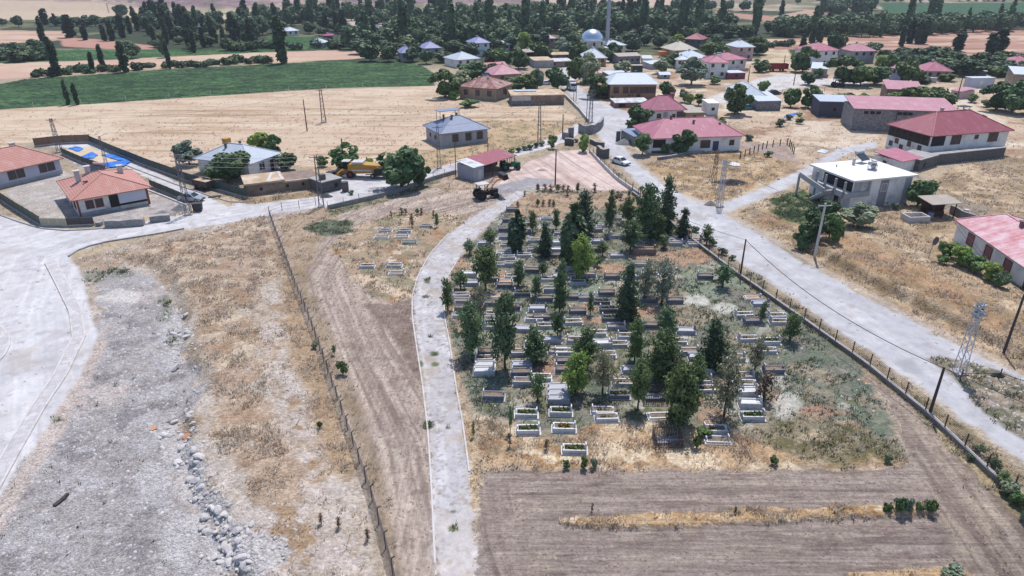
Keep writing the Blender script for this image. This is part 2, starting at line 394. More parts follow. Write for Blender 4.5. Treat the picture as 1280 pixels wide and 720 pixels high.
region('stubble_field', [(945, 49), (1000, 48), (1100, 44), (1200, 38), (1320, 36), (1320, 80), (1240, 74), (1150, 66), (1060, 64), (1000, 62), (955, 61)], BROWN, var=[((196, 166, 134), 60, 0.02, 0.12, 10), ((150, 112, 92), 30, 0.2, 0.1, 6)], **ff)
region('stubble_field', [(955, 61), (985, 62), (992, 74), (996, 88), (950, 87), (950, 75)], (198, 176, 142), var=[((170, 152, 118), 6, 0.1, 0.15)], soft=0.6, rag=1, rs=5)
# --- big straw field and the green crop
region('stubble_field', [(-80, 200), (-80, 146), (0, 137), (150, 126), (300, 116), (543, 107), (565, 118), (580, 126), (640, 134), (700, 132), (730, 152), (705, 178), (660, 188), (600, 200), (520, 226), (470, 232), (420, 222), (360, 205), (250, 215), (180, 205), (110, 176), (40, 178)], TAN,
       soft=0.7, rag=1.2, rs=5, var=[((184, 158, 126), 9, 0.12, 0.15, 3), ((204, 184, 154), 14, 0.1, 0.2, 5), ((166, 140, 106), 40, 0.22, 0.1, 2)], grow={'straw': 0.25})
region('stubble_field', [(612, 150), (735, 152), (705, 180), (650, 192), (610, 196), (560, 210), (520, 220), (530, 190), (560, 186)], (184, 158, 118), soft=1.5, rag=2, rs=4, var=[((154, 138, 100), 2.5, 0.1, 0.2)], grow={'straw': 0.8, 'weed': 0.06}, claim=False)
region('crop_field', [(-60, 142), (-60, 116), (30, 99), (100, 94), (250, 84), (400, 77), (490, 76), (528, 82), (545, 94), (543, 107), (400, 111), (250, 121), (100, 131), (0, 137)], (60, 86, 54),
       soft=0.6, rag=0.7, rs=4, var=[((74, 102, 64), 14, 0.05, 0.2, 4), ((48, 70, 46), 8, 0.15, 0.2, 4)], grow={'green': 1})
# --- village floor
region('ground', [(690, 88), (760, 70), (900, 70), (1000, 86), (1060, 100), (1280, 104), (1320, 130), (1320, 200), (1100, 180), (930, 240), (880, 250), (800, 190), (760, 140), (705, 110)], (196, 172, 142), 2, 3, 8, [((168, 148, 120), 6, 0.05, 0.2), ((212, 196, 172), 9, 0.15, 0.15), ((158, 128, 98), 12, 0.25, 0.12)], grow={'straw': 0.25, 'weed': 0.03})
region('ground', [(880, 190), (920, 178), (985, 180), (1000, 205), (960, 214), (925, 200)], (156, 136, 124), 0.6, 1, 3, [((172, 154, 142), 1.5, 0.1, 0.2)], grow={'clod': 0.6}, mic=0.06)
region('ground', [(985, 150), (1040, 152), (1100, 168), (1090, 178), (1040, 186), (1000, 178)], (206, 188, 164), 1, 1.5, 5, [((180, 154, 124), 5, 0.1, 0.2, 2)], grow={'straw': 0.2})
# --- right-hand slopes of dry grass
region('ground', [(805, 205), (830, 196), (880, 188), (925, 186), (1000, 205), (985, 216), (900, 256), (862, 246), (830, 228)], (176, 148, 106), 0.8, 1.2, 3, [((150, 124, 84), 3, 0.05, 0.2), ((196, 174, 136), 2.5, 0.2, 0.15), ((140, 120, 100), 5, 0.3, 0.1)], grow={'straw': 1.3, 'weed': 0.04})
region('ground', [(918, 268), (960, 248), (1010, 232), (1100, 240), (1160, 230), (1200, 205), (1300, 190), (1500, 250), (1500, 580), (1300, 480), (1200, 428), (1100, 372), (1000, 318), (950, 284)], (172, 148, 114), 0.7, 0.9, 2.5,
       [((148, 126, 94), 4, 0.05, 0.2), ((194, 172, 136), 3, 0.18, 0.15), ((150, 136, 118), 8, 0.25, 0.15)], grow={'straw': 1.2, 'weed': 0.05})
region('ground', [(940, 280), (960, 262), (1000, 285), (1060, 330), (1140, 368), (1220, 412), (1300, 450), (1290, 440), (1180, 350), (1060, 300)], (168, 132, 90), 1.5, 1.5, 2, [((140, 112, 76), 1.6, 0.1, 0.2)], grow={'straw': 1.8}, claim=False, opacity=0.7)
region('ground', [(960, 250), (1000, 236), (1030, 250), (1020, 282), (985, 278), (962, 264)], (96, 104, 70), 0.5, 0.8, 2, [((60, 86, 48), 1.2, 0.0, 0.2), ((160, 142, 112), 1.6, 0.3, 0.1)], grow={'weed': 2.2})
# --- left dry bank, gravel
region('ground', [(70, 330), (140, 312), (290, 274), (330, 265), (345, 268), (368, 340), (405, 450), (452, 590), (500, 760), (-300, 760), (0, 600), (110, 440)], (176, 162, 148), 0.5, 0.8, 2.0,
       [((190, 178, 168), 2.5, 0.1, 0.15), ((160, 140, 116), 3, 0.12, 0.15)], grow={'straw': 0.25, 'stone': 0.35}, mic=0.05)
GR = (174, 152, 128)
region('ground', [(140, 318), (230, 300), (330, 268), (348, 290), (365, 350), (330, 352), (322, 400), (330, 470), (352, 540), (390, 590), (400, 640), (340, 620), (300, 590), (262, 560), (275, 500), (255, 430), (232, 380), (215, 345)], GR, 0.9, 1.6, 2.5,
       [((158, 132, 104), 2.5, 0.05, 0.2), ((190, 172, 146), 2, 0.15, 0.15), ((178, 168, 156), 3.5, 0.3, 0.12)], grow={'straw': 2.2, 'weed': 0.03}, claim=False)
region('ground', [(350, 300), (368, 345), (400, 440), (440, 560), (452, 600), (430, 610), (392, 560), (370, 470), (352, 400)], (166, 142, 110), 0.8, 1.2, 2, [((156, 132, 104), 2, 0.1, 0.2)], grow={'straw': 1.6}, claim=False)
region('ground', [(330, 362), (348, 372), (365, 450), (400, 560), (420, 640), (470, 760), (300, 760), (330, 640), (365, 590), (345, 500), (335, 430)], (190, 176, 166), 1.0, 1.5, 2.5, [((172, 156, 140), 1.6, 0.1, 0.2), ((162, 136, 104), 2.2, 0.2, 0.12)], grow={'straw': 0.5, 'stone': 1.2}, claim=False, mic=0.05)
region('ground', [(300, 600), (345, 575), (372, 590), (390, 640), (330, 640)], GR, 0.8, 1.5, 2, [((158, 132, 104), 1.5, 0.1, 0.2)], grow={'straw': 2.0}, claim=False)
region('gravel_yard', [(118, 345), (150, 338), (190, 345), (208, 372), (222, 440), (262, 490), (235, 520), (205, 540), (225, 610), (262, 690), (290, 790), (-300, 790), (-60, 690), (0, 622), (70, 520), (118, 430), (126, 400)], (161, 154, 151), 0.6, 1.5, 1.8,
       [((174, 169, 169), 1.2, 0.08, 0.2), ((140, 133, 133), 2.0, 0.18, 0.15), ((186, 174, 168), 5, 0.3, 0.1)], grow={'stone': 1.1, 'weed': 0.03}, mic=0.04)
region('gravel_yard', [(122, 420), (128, 400), (135, 430), (120, 460), (90, 520), (40, 600), (0, 660), (-40, 690), (0, 618), (72, 506)], (200, 184, 174), 0.4, 0.8, 1.5, [((182, 164, 154), 1.5, 0.1, 0.2)], grow={'stone': 0.5}, claim=False, opacity=0.8)
region('ground', [(150, 360), (178, 366), (172, 380), (130, 376), (118, 372)], (206, 198, 192), 0.4, 0.5, 1, None, claim=False, opacity=0.8)
spots((184, 179, 178), [(205, 540, 22, 14), (225, 570, 26, 20), (240, 610, 24, 24), (262, 650, 28, 26), (285, 690, 34, 30), (325, 705, 40, 24), (215, 420, 14, 40), (190, 600, 20, 26), (225, 670, 24, 30)], 0.8, 0.9, grow={'stone': 7})
spots((122, 124, 110), [(118, 345, 14, 9), (150, 341, 18, 6), (209, 388, 7, 18), (213, 425, 4, 14), (74, 522, 8, 5)], 0.7, 0.9, grow={'weed': 2.0})
# --- dirt between the left fence and the cemetery path
TRK = [(400, 800), (560, 800)]
region('dirt_track', [(338, 268), (400, 256), (470, 243), (520, 233), (575, 225), (625, 212), (700, 190), (735, 190), (660, 250), (600, 275), (545, 320), (520, 370), (524, 470), (540, 570), (548, 800), (500, 800), (452, 590), (405, 452), (366, 342)], (186, 168, 154), 0.4, 0.5, 1.5,
       [((192, 176, 162), 2.5, 0.1, 0.2), ((160, 142, 130), 1.5, 0.2, 0.15)], streak=([(545, 800), (500, 560), (440, 430), (408, 345), (440, 295), (520, 255), (640, 225)], 0.26, 1.9, (146, 128, 117), 0.05), grow={'clod': 0.5})
region('dirt_track', [(366, 330), (385, 345), (420, 440), (470, 560), (500, 700), (510, 800), (495, 800), (452, 590), (405, 452)], (170, 150, 124), 0.6, 1, 2, [((150, 130, 98), 2, 0.1, 0.2)], grow={'straw': 0.7, 'weed': 0.06}, claim=False, opacity=0.75)
region('dirt_track', [(345, 275), (372, 268), (400, 256), (430, 262), (420, 280), (400, 300), (392, 330), (375, 340), (366, 340)], (176, 154, 124), 0.6, 1, 2, [((156, 132, 96), 2, 0.1, 0.2)], grow={'straw': 1.0}, claim=False, opacity=0.8)
region('ground', [(410, 310), (440, 285), (500, 262), (548, 266), (590, 268), (560, 300), (532, 330), (520, 372), (500, 378), (462, 372), (440, 350), (432, 330)], (170, 146, 116), 0.6, 0.9, 2, [((140, 132, 108), 2.0, 0.05, 0.2), ((200, 178, 148), 2.2, 0.18, 0.12), ((158, 122, 84), 3, 0.25, 0.12)], grow={'straw': 0.9, 'weed': 0.15})
region('ground', [(378, 284), (410, 274), (445, 276), (440, 290), (405, 296)], (110, 112, 92), 0.5, 0.8, 1.5, [((84, 94, 74), 1.2, 0.0, 0.2)], grow={'weed': 1.6, 'straw': 0.2}, claim=False)
region('dirt_track', [(455, 380), (500, 378), (520, 372), (524, 430), (530, 480), (515, 470), (490, 420)], (150, 131, 119), 0.5, 0.8, 1, [((130, 111, 100), 0.8, 0.0, 0.2), ((160, 142, 128), 1.2, 0.25, 0.1)], grow={'clod': 1.5}, claim=False, mic=0.12)
region('ground', [(408, 262), (520, 230), (570, 216), (580, 222), (520, 240), (415, 270)], (140, 132, 108), 0.5, 0.8, 1.5, [((112, 112, 86), 1.5, 0.1, 0.2)], grow={'straw': 0.6, 'weed': 0.4})
region('ground', [(570, 212), (600, 226), (596, 236), (560, 240), (540, 232)], (184, 162, 140), 0.5, 0.9, 1.5, [((158, 136, 110), 1.5, 0.1, 0.2)], grow={'straw': 0.7}, claim=False)
# pink levelled plot
region('levelled_plot', [(612, 240), (640, 213), (665, 200), (700, 189), (735, 187), (790, 238), (770, 239), (700, 237), (640, 236)], (202, 180, 170), 0.4, 0.6, 2.0, [((212, 192, 184), 3, 0.1, 0.15), ((184, 160, 150), 4, 0.22, 0.12)], streak=([(640, 190), (740, 260)], 0.42, 1.5, (168, 142, 132), 0.04), grow={'clod': 0.15})
region('levelled_plot', [(600, 246), (625, 230), (660, 222), (692, 224), (690, 230), (660, 236), (630, 242)], (148, 144, 146), 0.4, 0.8, 1.5, [((166, 160, 160), 1.5, 0.1, 0.15)], claim=False)
# --- cemetery
region('ground', [(652, 236), (700, 238), (790, 240), (860, 298), (925, 345), (1000, 398), (1085, 462), (1140, 580), (1060, 586), (600, 590), (592, 510), (565, 430), (556, 372), (572, 330), (625, 266)], (124, 121, 109), 0.4, 0.7, 2.0,
       [((108, 116, 100), 2.4, 0.02, 0.2), ((150, 138, 118), 2.2, 0.12, 0.15), ((160, 128, 104), 4, 0.32, 0.08), ((168, 164, 152), 2.8, 0.24, 0.12), ((104, 108, 78), 1.6, 0.3, 0.1)], grow={'straw': 0.2, 'weed': 0.75, 'stone': 0.15})
region('ground', [(655, 240), (790, 242), (800, 262), (760, 262), (720, 266), (640, 272), (640, 255)], (176, 150, 120), 0.5, 0.8, 1.5, [((150, 128, 100), 1.5, 0.05, 0.2)], grow={'straw': 0.9}, claim=False)
spots((172, 140, 108), [(855, 322, 40, 9), (875, 318, 25, 10), (760, 336, 24, 6), (800, 320, 18, 5), (800, 388, 30, 8), (735, 385, 10, 6), (620, 380, 8, 10), (628, 345, 9, 8), (570, 385, 8, 14), (575, 335, 14, 14), (745, 400, 26, 4), (705, 480, 12, 8), (960, 300, 10, 4)], 0.85, 0.9, grow={'straw': 1.0})
spots((132, 142, 122), [(880, 360, 30, 16), (870, 342, 22, 8), (720, 360, 40, 14), (700, 410, 30, 10), (930, 350, 24, 10), (740, 348, 26, 6)], 0.7, 0.9, grow={'weed': 1.0})
spots((192, 190, 180), [(984, 508, 17, 18), (990, 520, 10, 8), (870, 375, 16, 8), (905, 385, 18, 6), (925, 450, 8, 8), (860, 420, 10, 6), (972, 472, 10, 5)], 0.8, 0.8, grow={'weed': 0.15})
spots((160, 126, 96), [(920, 460, 14, 5), (890, 520, 22, 12), (940, 560, 50, 10), (900, 565, 40, 10)], 0.6, 0.9, grow={'straw': 1.2})
region('ground', [(596, 520), (640, 530), (700, 556), (745, 528), (800, 528), (850, 534), (885, 530), (925, 540), (1000, 560), (1128, 572), (1136, 584), (1000, 588), (602, 590)], (186, 158, 118), 0.8, 1.2, 2.0, [((158, 126, 86), 1.8, 0.08, 0.18), ((212, 192, 156), 1.6, 0.14, 0.15), ((140, 122, 92), 3, 0.3, 0.1)], grow={'straw': 2.6}, claim=False)
region('ground', [(930, 540), (1000, 520), (1080, 530), (1130, 575), (1000, 580)], (140, 128, 104), 0.8, 1.2, 1.8, [((104, 98, 66), 1.3, 0.05, 0.12), ((176, 158, 128), 1.8, 0.25, 0.1)], grow={'straw': 0.8, 'weed': 0.7}, claim=False, opacity=0.9)
region('ground', [(548, 420), (560, 440), (585, 510), (600, 590), (600, 720), (612, 800), (590, 800), (588, 640), (584, 560), (570, 480)], (168, 142, 106), 0.4, 0.6, 1.2, [((196, 174, 134), 1.2, 0.1, 0.2)], grow={'straw': 1.5}, claim=False)
# --- ploughed ground at the bottom
PL = (182, 165, 152)
region('ploughed_soil', [(604, 588), (700, 588), (930, 589), (1060, 587), (1140, 582), (1108, 500), (1085, 468), (1110, 476), (1160, 520), (1210, 580), (1300, 670), (1420, 800), (590, 800), (596, 700)], PL, 0.45, 0.8, 1.4,
       [((186, 168, 158), 2.5, 0.08, 0.2, 1.0), ((154, 136, 127), 3.0, 0.2, 0.15, 0.8), ((196, 178, 158), 2.5, 0.32, 0.1, 0.8)], streak=([(500, 640), (900, 636), (1300, 640)], 0.22, 1.3, (146, 129, 120), 0.06), grow={'clod': 1.0}, mic=0.03)
region('ploughed_soil', [(1080, 462), (1110, 474), (1170, 530), (1240, 605), (1320, 690), (1400, 800), (1230, 800), (1190, 690), (1150, 600), (1120, 520)], (184, 166, 150), 0.5, 0.6, 1.5, [((200, 182, 156), 1.8, 0.15, 0.15), ((162, 144, 130), 2.0, 0.15, 0.15)],
       streak=([(1090, 460), (1180, 590), (1300, 760)], 0.30, 2.0, (142, 124, 113), 0.06), grow={'clod': 0.6, 'straw': 0.15}, claim=False, opacity=0.9)
region('ploughed_soil', [(604, 600), (640, 610), (650, 660), (680, 740), (700, 800), (590, 800), (596, 700)], (172, 154, 143), 0.5, 0.6, 1.5, [((186, 168, 155), 1.8, 0.15, 0.15)], streak=([(612, 590), (632, 680), (680, 790)], 0.30, 2.0, (138, 120, 111), 0.07), grow={'clod': 0.8}, claim=False, opacity=0.9)
region('ground', [(704, 655), (720, 649), (800, 644), (900, 640), (1000, 637), (1090, 634), (1168, 632), (1170, 643), (1100, 648), (1000, 652), (900, 657), (800, 662), (730, 663)], (184, 154, 108), 0.25, 0.5, 1.0, [((156, 122, 78), 1.2, 0.1, 0.2), ((212, 190, 148), 1.0, 0.2, 0.15)], grow={'straw': 4.5}, lift=0.28)
region('ground', [(1060, 716), (1190, 708), (1215, 720), (1200, 740), (1060, 740)], (178, 150, 108), 0.3, 0.5, 1.0, None, grow={'straw': 2.4})
region('ground', [(1090, 470), (1130, 500), (1180, 556), (1230, 606), (1290, 660), (1320, 700), (1310, 650), (1210, 560), (1160, 522), (1110, 480)], (160, 142, 108), 0.4, 0.6, 1.2, [((126, 116, 82), 1.4, 0.1, 0.2), ((196, 178, 136), 1.2, 0.2, 0.15)], grow={'straw': 1.6, 'weed': 0.5})
# --- right road verge and the island of weeds
ROAD = (184, 181, 183)
rv = [((198, 196, 197), 4, 0.08, 0.25), ((172, 169, 171), 0.9, 0.2, 0.15), ((170, 162, 158), 4, 0.3, 0.12)]
region('ground', [(735, 186), (760, 205), (800, 240), (860, 294), (1000, 384), (1160, 500), (1300, 605), (1300, 625), (1160, 522), (1000, 400), (860, 302), (790, 242)], (152, 134, 104), 0.5, 0.7, 1.5, [((120, 112, 84), 1.5, 0.1, 0.2)], grow={'straw': 0.9, 'weed': 0.5})
region('road', [(735, 152), (748, 170), (760, 190), (800, 232), (868, 290), (1004, 380), (1162, 494), (1300, 595), (1480, 730), (1480, 570), (1310, 484), (1200, 434), (1100, 380), (1000, 325), (945, 290), (906, 268), (940, 254), (985, 234), (1030, 210), (1054, 194), (1098, 184), (1094, 177), (1050, 185), (1010, 208), (960, 232), (925, 246), (892, 258), (862, 248), (830, 230), (800, 208), (786, 190), (778, 178), (792, 165), (790, 148), (782, 140), (770, 134), (750, 128), (735, 118), (716, 100), (708, 90), (712, 82), (702, 82), (698, 95), (706, 112), (722, 130)], ROAD, 0.6, 0.9, 1.4, rv,
       streak=([(745, 165), (800, 215), (870, 272), (1000, 352), (1160, 455), (1400, 590)], 0.4, 1.1, (176, 174, 180), 0.006), grow={'stone': 0.12})
region('road', [(770, 180), (790, 196), (860, 250), (900, 264), (1000, 322), (1150, 406), (1300, 478), (1300, 472), (1150, 398), (1000, 316), (900, 258), (840, 238)], (188, 172, 160), 0.4, 0.6, 1.2, None, claim=False, opacity=0.6)
region('road', [(940, 100), (985, 92), (1020, 98), (1080, 100), (1090, 106), (1020, 108), (975, 112), (950, 122), (900, 130), (870, 128), (900, 116), (930, 110)], (206, 200, 196), 0.6, 1, 3, rv, opacity=0.9)
region('road', [(1190, 110), (1200, 120), (1230, 140), (1260, 152), (1246, 160), (1215, 146), (1190, 128), (1180, 112)], (204, 190, 172), 0.6, 1, 3, None, opacity=0.8)
region('ground', [(1158, 448), (1176, 447), (1200, 450), (1227, 457), (1258, 466), (1290, 484), (1320, 500), (1320, 580), (1270, 545), (1229, 516), (1209, 492), (1187, 470)], (142, 128, 112), 0.4, 0.5, 1.2, [((108, 108, 88), 1.4, 0.0, 0.2), ((176, 160, 140), 1.2, 0.2, 0.12), ((164, 148, 144), 3, 0.25, 0.1)], grow={'straw': 0.5, 'weed': 0.9, 'stone': 0.6})
region('road', [(1120, 452), (1140, 448), (1158, 462), (1155, 470), (1130, 464)], (158, 156, 158), 0.6, 0.8, 1.0, None, claim=False, opacity=0.7)
# --- left roads and yards
LR = (197, 193, 193)
region('ground', [(200, 270), (300, 246), (400, 236), (420, 250), (330, 268), (240, 285)], (186, 166, 136), 0.6, 0.8, 2, [((160, 136, 104), 2, 0.1, 0.2)], grow={'straw': 1.0}, claim=False)
region('road', [(-200, 270), (-60, 262), (0, 268), (45, 282), (100, 287), (150, 283), (200, 274), (250, 263), (245, 256), (205, 232), (150, 206), (90, 186), (55, 182), (60, 176), (112, 178), (160, 198), (230, 232), (285, 258), (300, 252), (340, 246), (390, 243), (420, 232), (405, 222), (420, 214), (480, 216), (510, 222), (560, 205), (640, 190), (700, 168), (720, 155), (735, 160), (706, 178), (660, 192), (600, 205), (560, 216), (520, 230), (470, 243), (410, 258), (350, 266), (280, 279), (200, 292), (130, 303), (86, 318), (104, 350), (112, 385), (125, 420), (100, 468), (50, 545), (0, 622), (-200, 700)], LR, 0.35, 0.4, 1.5,
       [((206, 203, 204), 4, 0.05, 0.25), ((180, 175, 176), 1.0, 0.2, 0.15), ((184, 176, 172), 4, 0.28, 0.12)], streak=([(300, 262), (120, 295), (40, 320), (10, 400), (0, 600)], 0.4, 1.2, (184, 180, 184), 0.008), grow={'stone': 0.1})
region('gravel_yard', [(4, 240), (40, 222), (80, 214), (100, 224), (68, 254), (84, 272), (58, 278)], (176, 166, 158), 0.3, 0.5, 1.5, [((192, 184, 178), 1.5, 0.1, 0.2)], grow={'stone': 1.0})
region('gravel_yard', [(78, 196), (108, 204), (150, 214), (196, 232), (232, 250), (240, 266), (196, 268), (140, 276), (96, 276), (60, 252), (110, 215)], (172, 164, 160), 0.3, 0.5, 1.5, [((192, 184, 178), 1.5, 0.1, 0.2), ((150, 140, 136), 1.5, 0.2, 0.2)], grow={'stone': 1.2})
region('ground', [(296, 245), (312, 248), (360, 243), (398, 236), (410, 244), (360, 250), (310, 256), (296, 252)], (164, 140, 106), 0.3, 0.5, 1.2, [((138, 122, 96), 1.2, 0.1, 0.2)], grow={'straw': 1.6, 'weed': 0.2})
# --- cemetery path
PATH_L = [(546, 800), (546, 720), (543, 660), (540, 600), (536, 540), (529, 480), (521, 430), (516, 395), (516, 370), (523, 345), (538, 318), (562, 292), (590, 272), (618, 254), (646, 238)]
PATH_R = [(660, 240), (640, 255), (618, 274), (596, 296), (574, 322), (560, 345), (554, 370), (556, 400), (562, 430), (569, 480), (578, 530), (586, 590), (592, 650), (596, 720), (600, 800)]
region('footpath', PATH_L+PATH_R, (186, 182, 183), 0.25, 0.7, 0.5, [((202, 199, 201), 2.4, 0.1, 0.25), ((164, 157, 156), 0.3, 0.15, 0.14), ((150, 139, 130), 0.5, 0.28, 0.1), ((176, 162, 148), 2.2, 0.2, 0.15)], streak=([(565, 800), (565, 660), (550, 480), (537, 400), (545, 340), (600, 285), (650, 240)], 0.3, 1.1, (174, 168, 168), 0.004))
region('footpath', [(548, 640), (592, 640), (600, 800), (546, 800)], (198, 188, 184), 0.8, 0.8, 1.2, [((180, 166, 150), 1, 0.1, 0.2)], claim=False, opacity=0.7)
spots((96, 106, 66), [(534, 351, 4, 3.5), (532, 371, 4, 2), (543, 442, 6, 3), (544, 455, 5.5, 3), (526, 455, 3, 4), (538, 420, 2, 1.5), (566, 661, 6, 4), (560, 535, 3, 2), (566, 640, 4, 2), (596, 398, 3, 2), (535, 532, 7, 6)], 0.9, 0.15, 0.6, 0.12, grow={'weed': 3.0})
# furrows that reach the grass strip, tyre marks in the yards: already in the streaks
DROP = micro
near = (dist < 190)
V = np.stack([gx, gy, GZ+DROP*near], 1)
Q = np.arange(NR*NC).reshape(NR, NC)
quads = np.stack([Q[:-1, :-1], Q[:-1, 1:], Q[1:, 1:], Q[1:, :-1]], -1).reshape(-1, 4)
flab = lab[quads]; fl = flab[:, 0].copy()
agree = (flab[:, 1] == flab[:, 2]) & (flab[:, 1] == flab[:, 3]); fl[agree] = flab[agree, 1]
Cc *= (1+0.22*fbm(gx/0.28, gy/0.28, 72, 2)*(dist < 80)*(lab != 1)*(lab != 2)+0.16*fbm(gx/0.9, gy/0.9, 70, 3)*(dist < 150)+0.10*fbm(gx/5, gy/5, 71, 3))[:, None]
Cc = np.clip(Cc, 0.01, 0.85)
def ground_mat(name, sc, con, bump, dist_=0.06, peb=0.0, rough=0.95, pc=0.22, aniso=None):
    m, t, b, N, L = _nodes(name)
    at_ = N.new('ShaderNodeAttribute'); at_.attribute_name = 'Col'
    tc = N.new('ShaderNodeTexCoord').outputs['Object']
    n1 = noise_node(t, sc, 8, 0.72, tc); n2 = noise_node(t, sc*7, 4, 0.7, tc)
    v1 = mrange(t, n1.outputs[0], 0.25, 0.75, 1-con, 1+con); v2 = mrange(t, n2.outputs[0], 0.25, 0.75, 1-con*0.9, 1+con*0.9)
    mu = N.new('ShaderNodeMath'); mu.operation = 'MULTIPLY'; L.new(v1, mu.inputs[0]); L.new(v2, mu.inputs[1])
    h = n2.outputs[0]
    if aniso:
        mp = N.new('ShaderNodeMapping'); mp.inputs['Rotation'].default_value = (0, 0, aniso[0]); mp.inputs['Scale'].default_value = (aniso[1], aniso[2], 1); L.new(tc, mp.inputs[0])
        n3 = noise_node(t, 1.0, 5, 0.65, mp.outputs[0]); v3 = mrange(t, n3.outputs[0], 0.3, 0.7, 1-aniso[3], 1+aniso[3]); m3 = N.new('ShaderNodeMath'); m3.operation = 'MULTIPLY'; L.new(mu.outputs[0], m3.inputs[0]); L.new(v3, m3.inputs[1]); mu = m3
        ad = N.new('ShaderNodeMath'); ad.operation = 'ADD'; L.new(h, ad.inputs[0]); L.new(n3.outputs[0], ad.inputs[1]); h = ad.outputs[0]
    if peb:
        vo = N.new('ShaderNodeTexVoronoi'); vo.inputs['Scale'].default_value = peb; L.new(tc, vo.inputs['Vector'])
        sp = N.new('ShaderNodeSeparateColor'); L.new(vo.outputs['Color'], sp.inputs[0])
        v3 = mrange(t, sp.outputs[0], 0, 1, 1-pc, 1+pc); m3 = N.new('ShaderNodeMath'); m3.operation = 'MULTIPLY'; L.new(mu.outputs[0], m3.inputs[0]); L.new(v3, m3.inputs[1]); mu = m3
        ad = N.new('ShaderNodeMath'); ad.operation = 'SUBTRACT'; L.new(n2.outputs[0], ad.inputs[0]); L.new(vo.outputs['Distance'], ad.inputs[1]); h = ad.outputs[0]
    vm = N.new('ShaderNodeVectorMath'); vm.operation = 'SCALE'; L.new(at_.outputs['Color'], vm.inputs[0]); L.new(mu.outputs[0], vm.inputs['Scale'])
    L.new(vm.outputs[0], b.inputs['Base Color']); b.inputs['Roughness'].default_value = rough; b.inputs['Specular IOR Level'].default_value = 0.15
    bn = N.new('ShaderNodeBump'); bn.inputs['Strength'].default_value = bump; bn.inputs['Distance'].default_value = dist_; L.new(h, bn.inputs['Height']); L.new(bn.outputs[0], b.inputs['Normal'])
    return m
GM = {'ground': ground_mat('dry_earth', 1.2, 0.20, 0.9, 0.08, 5.0), 'road': ground_mat('dusty_concrete', 0.5, 0.09, 0.35, 0.03), 'footpath': ground_mat('worn_concrete', 0.9, 0.14, 0.5, 0.04),
      'dirt_track': ground_mat('trodden_dirt', 3.0, 0.34, 1.0, 0.10, 0, aniso=(-0.29, 4.0, 0.3, 0.24)), 'ploughed_soil': ground_mat('ploughed_earth', 4.0, 0.40, 1.0, 0.14, 0, aniso=(0, 0.35, 4.5, 0.26)), 'stubble_field': ground_mat('stubble', 0.8, 0.10, 0.5, 0.10, 0.0),
      'crop_field': ground_mat('crop_leaves', 0.5, 0.36, 1.0, 0.3, 1.1, 0.95, 0.6), 'gravel_yard': ground_mat('crushed_stone', 2.2, 0.15, 0.9, 0.06, 10.0, 0.95, 0.36), 'hillside': ground_mat('bare_hill', 0.05, 0.25, 0.8, 2.0, 0.12), 'levelled_plot': ground_mat('pink_clay', 1.2, 0.15, 0.7, 0.06, 0)}
for k, cl in enumerate(CLS):
    q = quads[fl == k]
    if not len(q): continue
    u, inv = np.unique(q, return_inverse=True)
    me = np_mesh(cl, V[u], inv.reshape(-1, 4), None, True, [GM[cl]])
    a = me.attributes.new('Col', 'FLOAT_COLOR', 'POINT'); a.data.foreach_set('color', np.concatenate([Cc[u], np.ones((len(u), 1))], 1).astype(np.float32).ravel())
    tag(link(cl, me), kind='structure')
# ------------------------------------------------------------------ things nobody could count: straw, weeds, stones, clods
cell = np.abs(np.gradient(GY, axis=0)*np.gradient(GX, axis=1)).ravel()
stepx = np.abs(np.gradient(GX, axis=1)).ravel(); stepy = np.abs(np.gradient(GY, axis=0)).ravel()
inview = ((np.abs(GX) < 1.2*hw[:, None]) & (GY > 24)).ravel()
def scatter(key, dens, n_max, dmax):
    w = WGT[key]*cell*inview*(np.clip(fbm(gx/1.6, gy/1.6, 95, 4)*3.2+0.55, 0.03, 1.6) if key in ('straw', 'weed') else 1)*(dist < dmax)*np.clip(60/np.maximum(dist, 1), 0, 1)**1.3
    n = int(min(n_max, dens*w.sum()))
    i = RNG.choice(len(w), n, p=w/w.sum()); x = gx[i]+(RNG.random(n)-0.5)*stepx[i]; yy = gy[i]+(RNG.random(n)-0.5)*stepy[i]
    return x, yy, V[i, 2], dist[i], i
def blades(key, name, dens, n_max, dmax, per, hgt, spread, wid, m, clump=1.0):
    x, yy, z, d, i = scatter(key, dens, n_max, dmax); n = len(x)
    mod = 0.5+1.0*np.clip(fbm(x/1.8, yy/1.8, 90, 3)+0.45, 0, 1.2)
    k = per; N_ = n*k
    X = np.repeat(x, k); Y = np.repeat(yy, k); Z = np.repeat(z, k); D = np.repeat(np.clip(d/60, 1, 2.2), k); H_ = np.repeat(mod, k)*hgt*(0.6+0.8*RNG.random(N_))
    a = RNG.random(N_)*6.283; rr = spread*D*np.sqrt(RNG.random(N_)); bx = X+rr*np.cos(a)*0.5; by = Y+rr*np.sin(a)*0.5
    lean = H_*(0.3+0.7*RNG.random(N_)); tx = bx+lean*np.cos(a); ty = by+lean*np.sin(a)
    p = a+1.57+RNG.random(N_); wx = wid*D*np.cos(p); wy = wid*D*np.sin(p)
    v = np.empty((N_, 3, 3), np.float32)
    v[:, 0] = np.stack([bx-wx, by-wy, Z-0.03], 1); v[:, 1] = np.stack([bx+wx, by+wy, Z-0.03], 1); v[:, 2] = np.stack([tx, ty, Z+H_], 1)
    me = np_mesh(name, v.reshape(-1, 3), None, np.arange(N_*3).reshape(-1, 3), False, [m])
    return tag(link(name, me), kind='stuff')
STRAW = leaf_mat('dry_straw', (216, 198, 176), (236, 222, 204), 0.0, 0.35, 0.15)
STRAWD = leaf_mat('brown_straw', (194, 168, 142), (214, 190, 166), 0.0, 0.5, 0.15)
WEED = leaf_mat('grey_weed', (112, 118, 102), (140, 142, 124), 0.0, 0.6, 0.2)
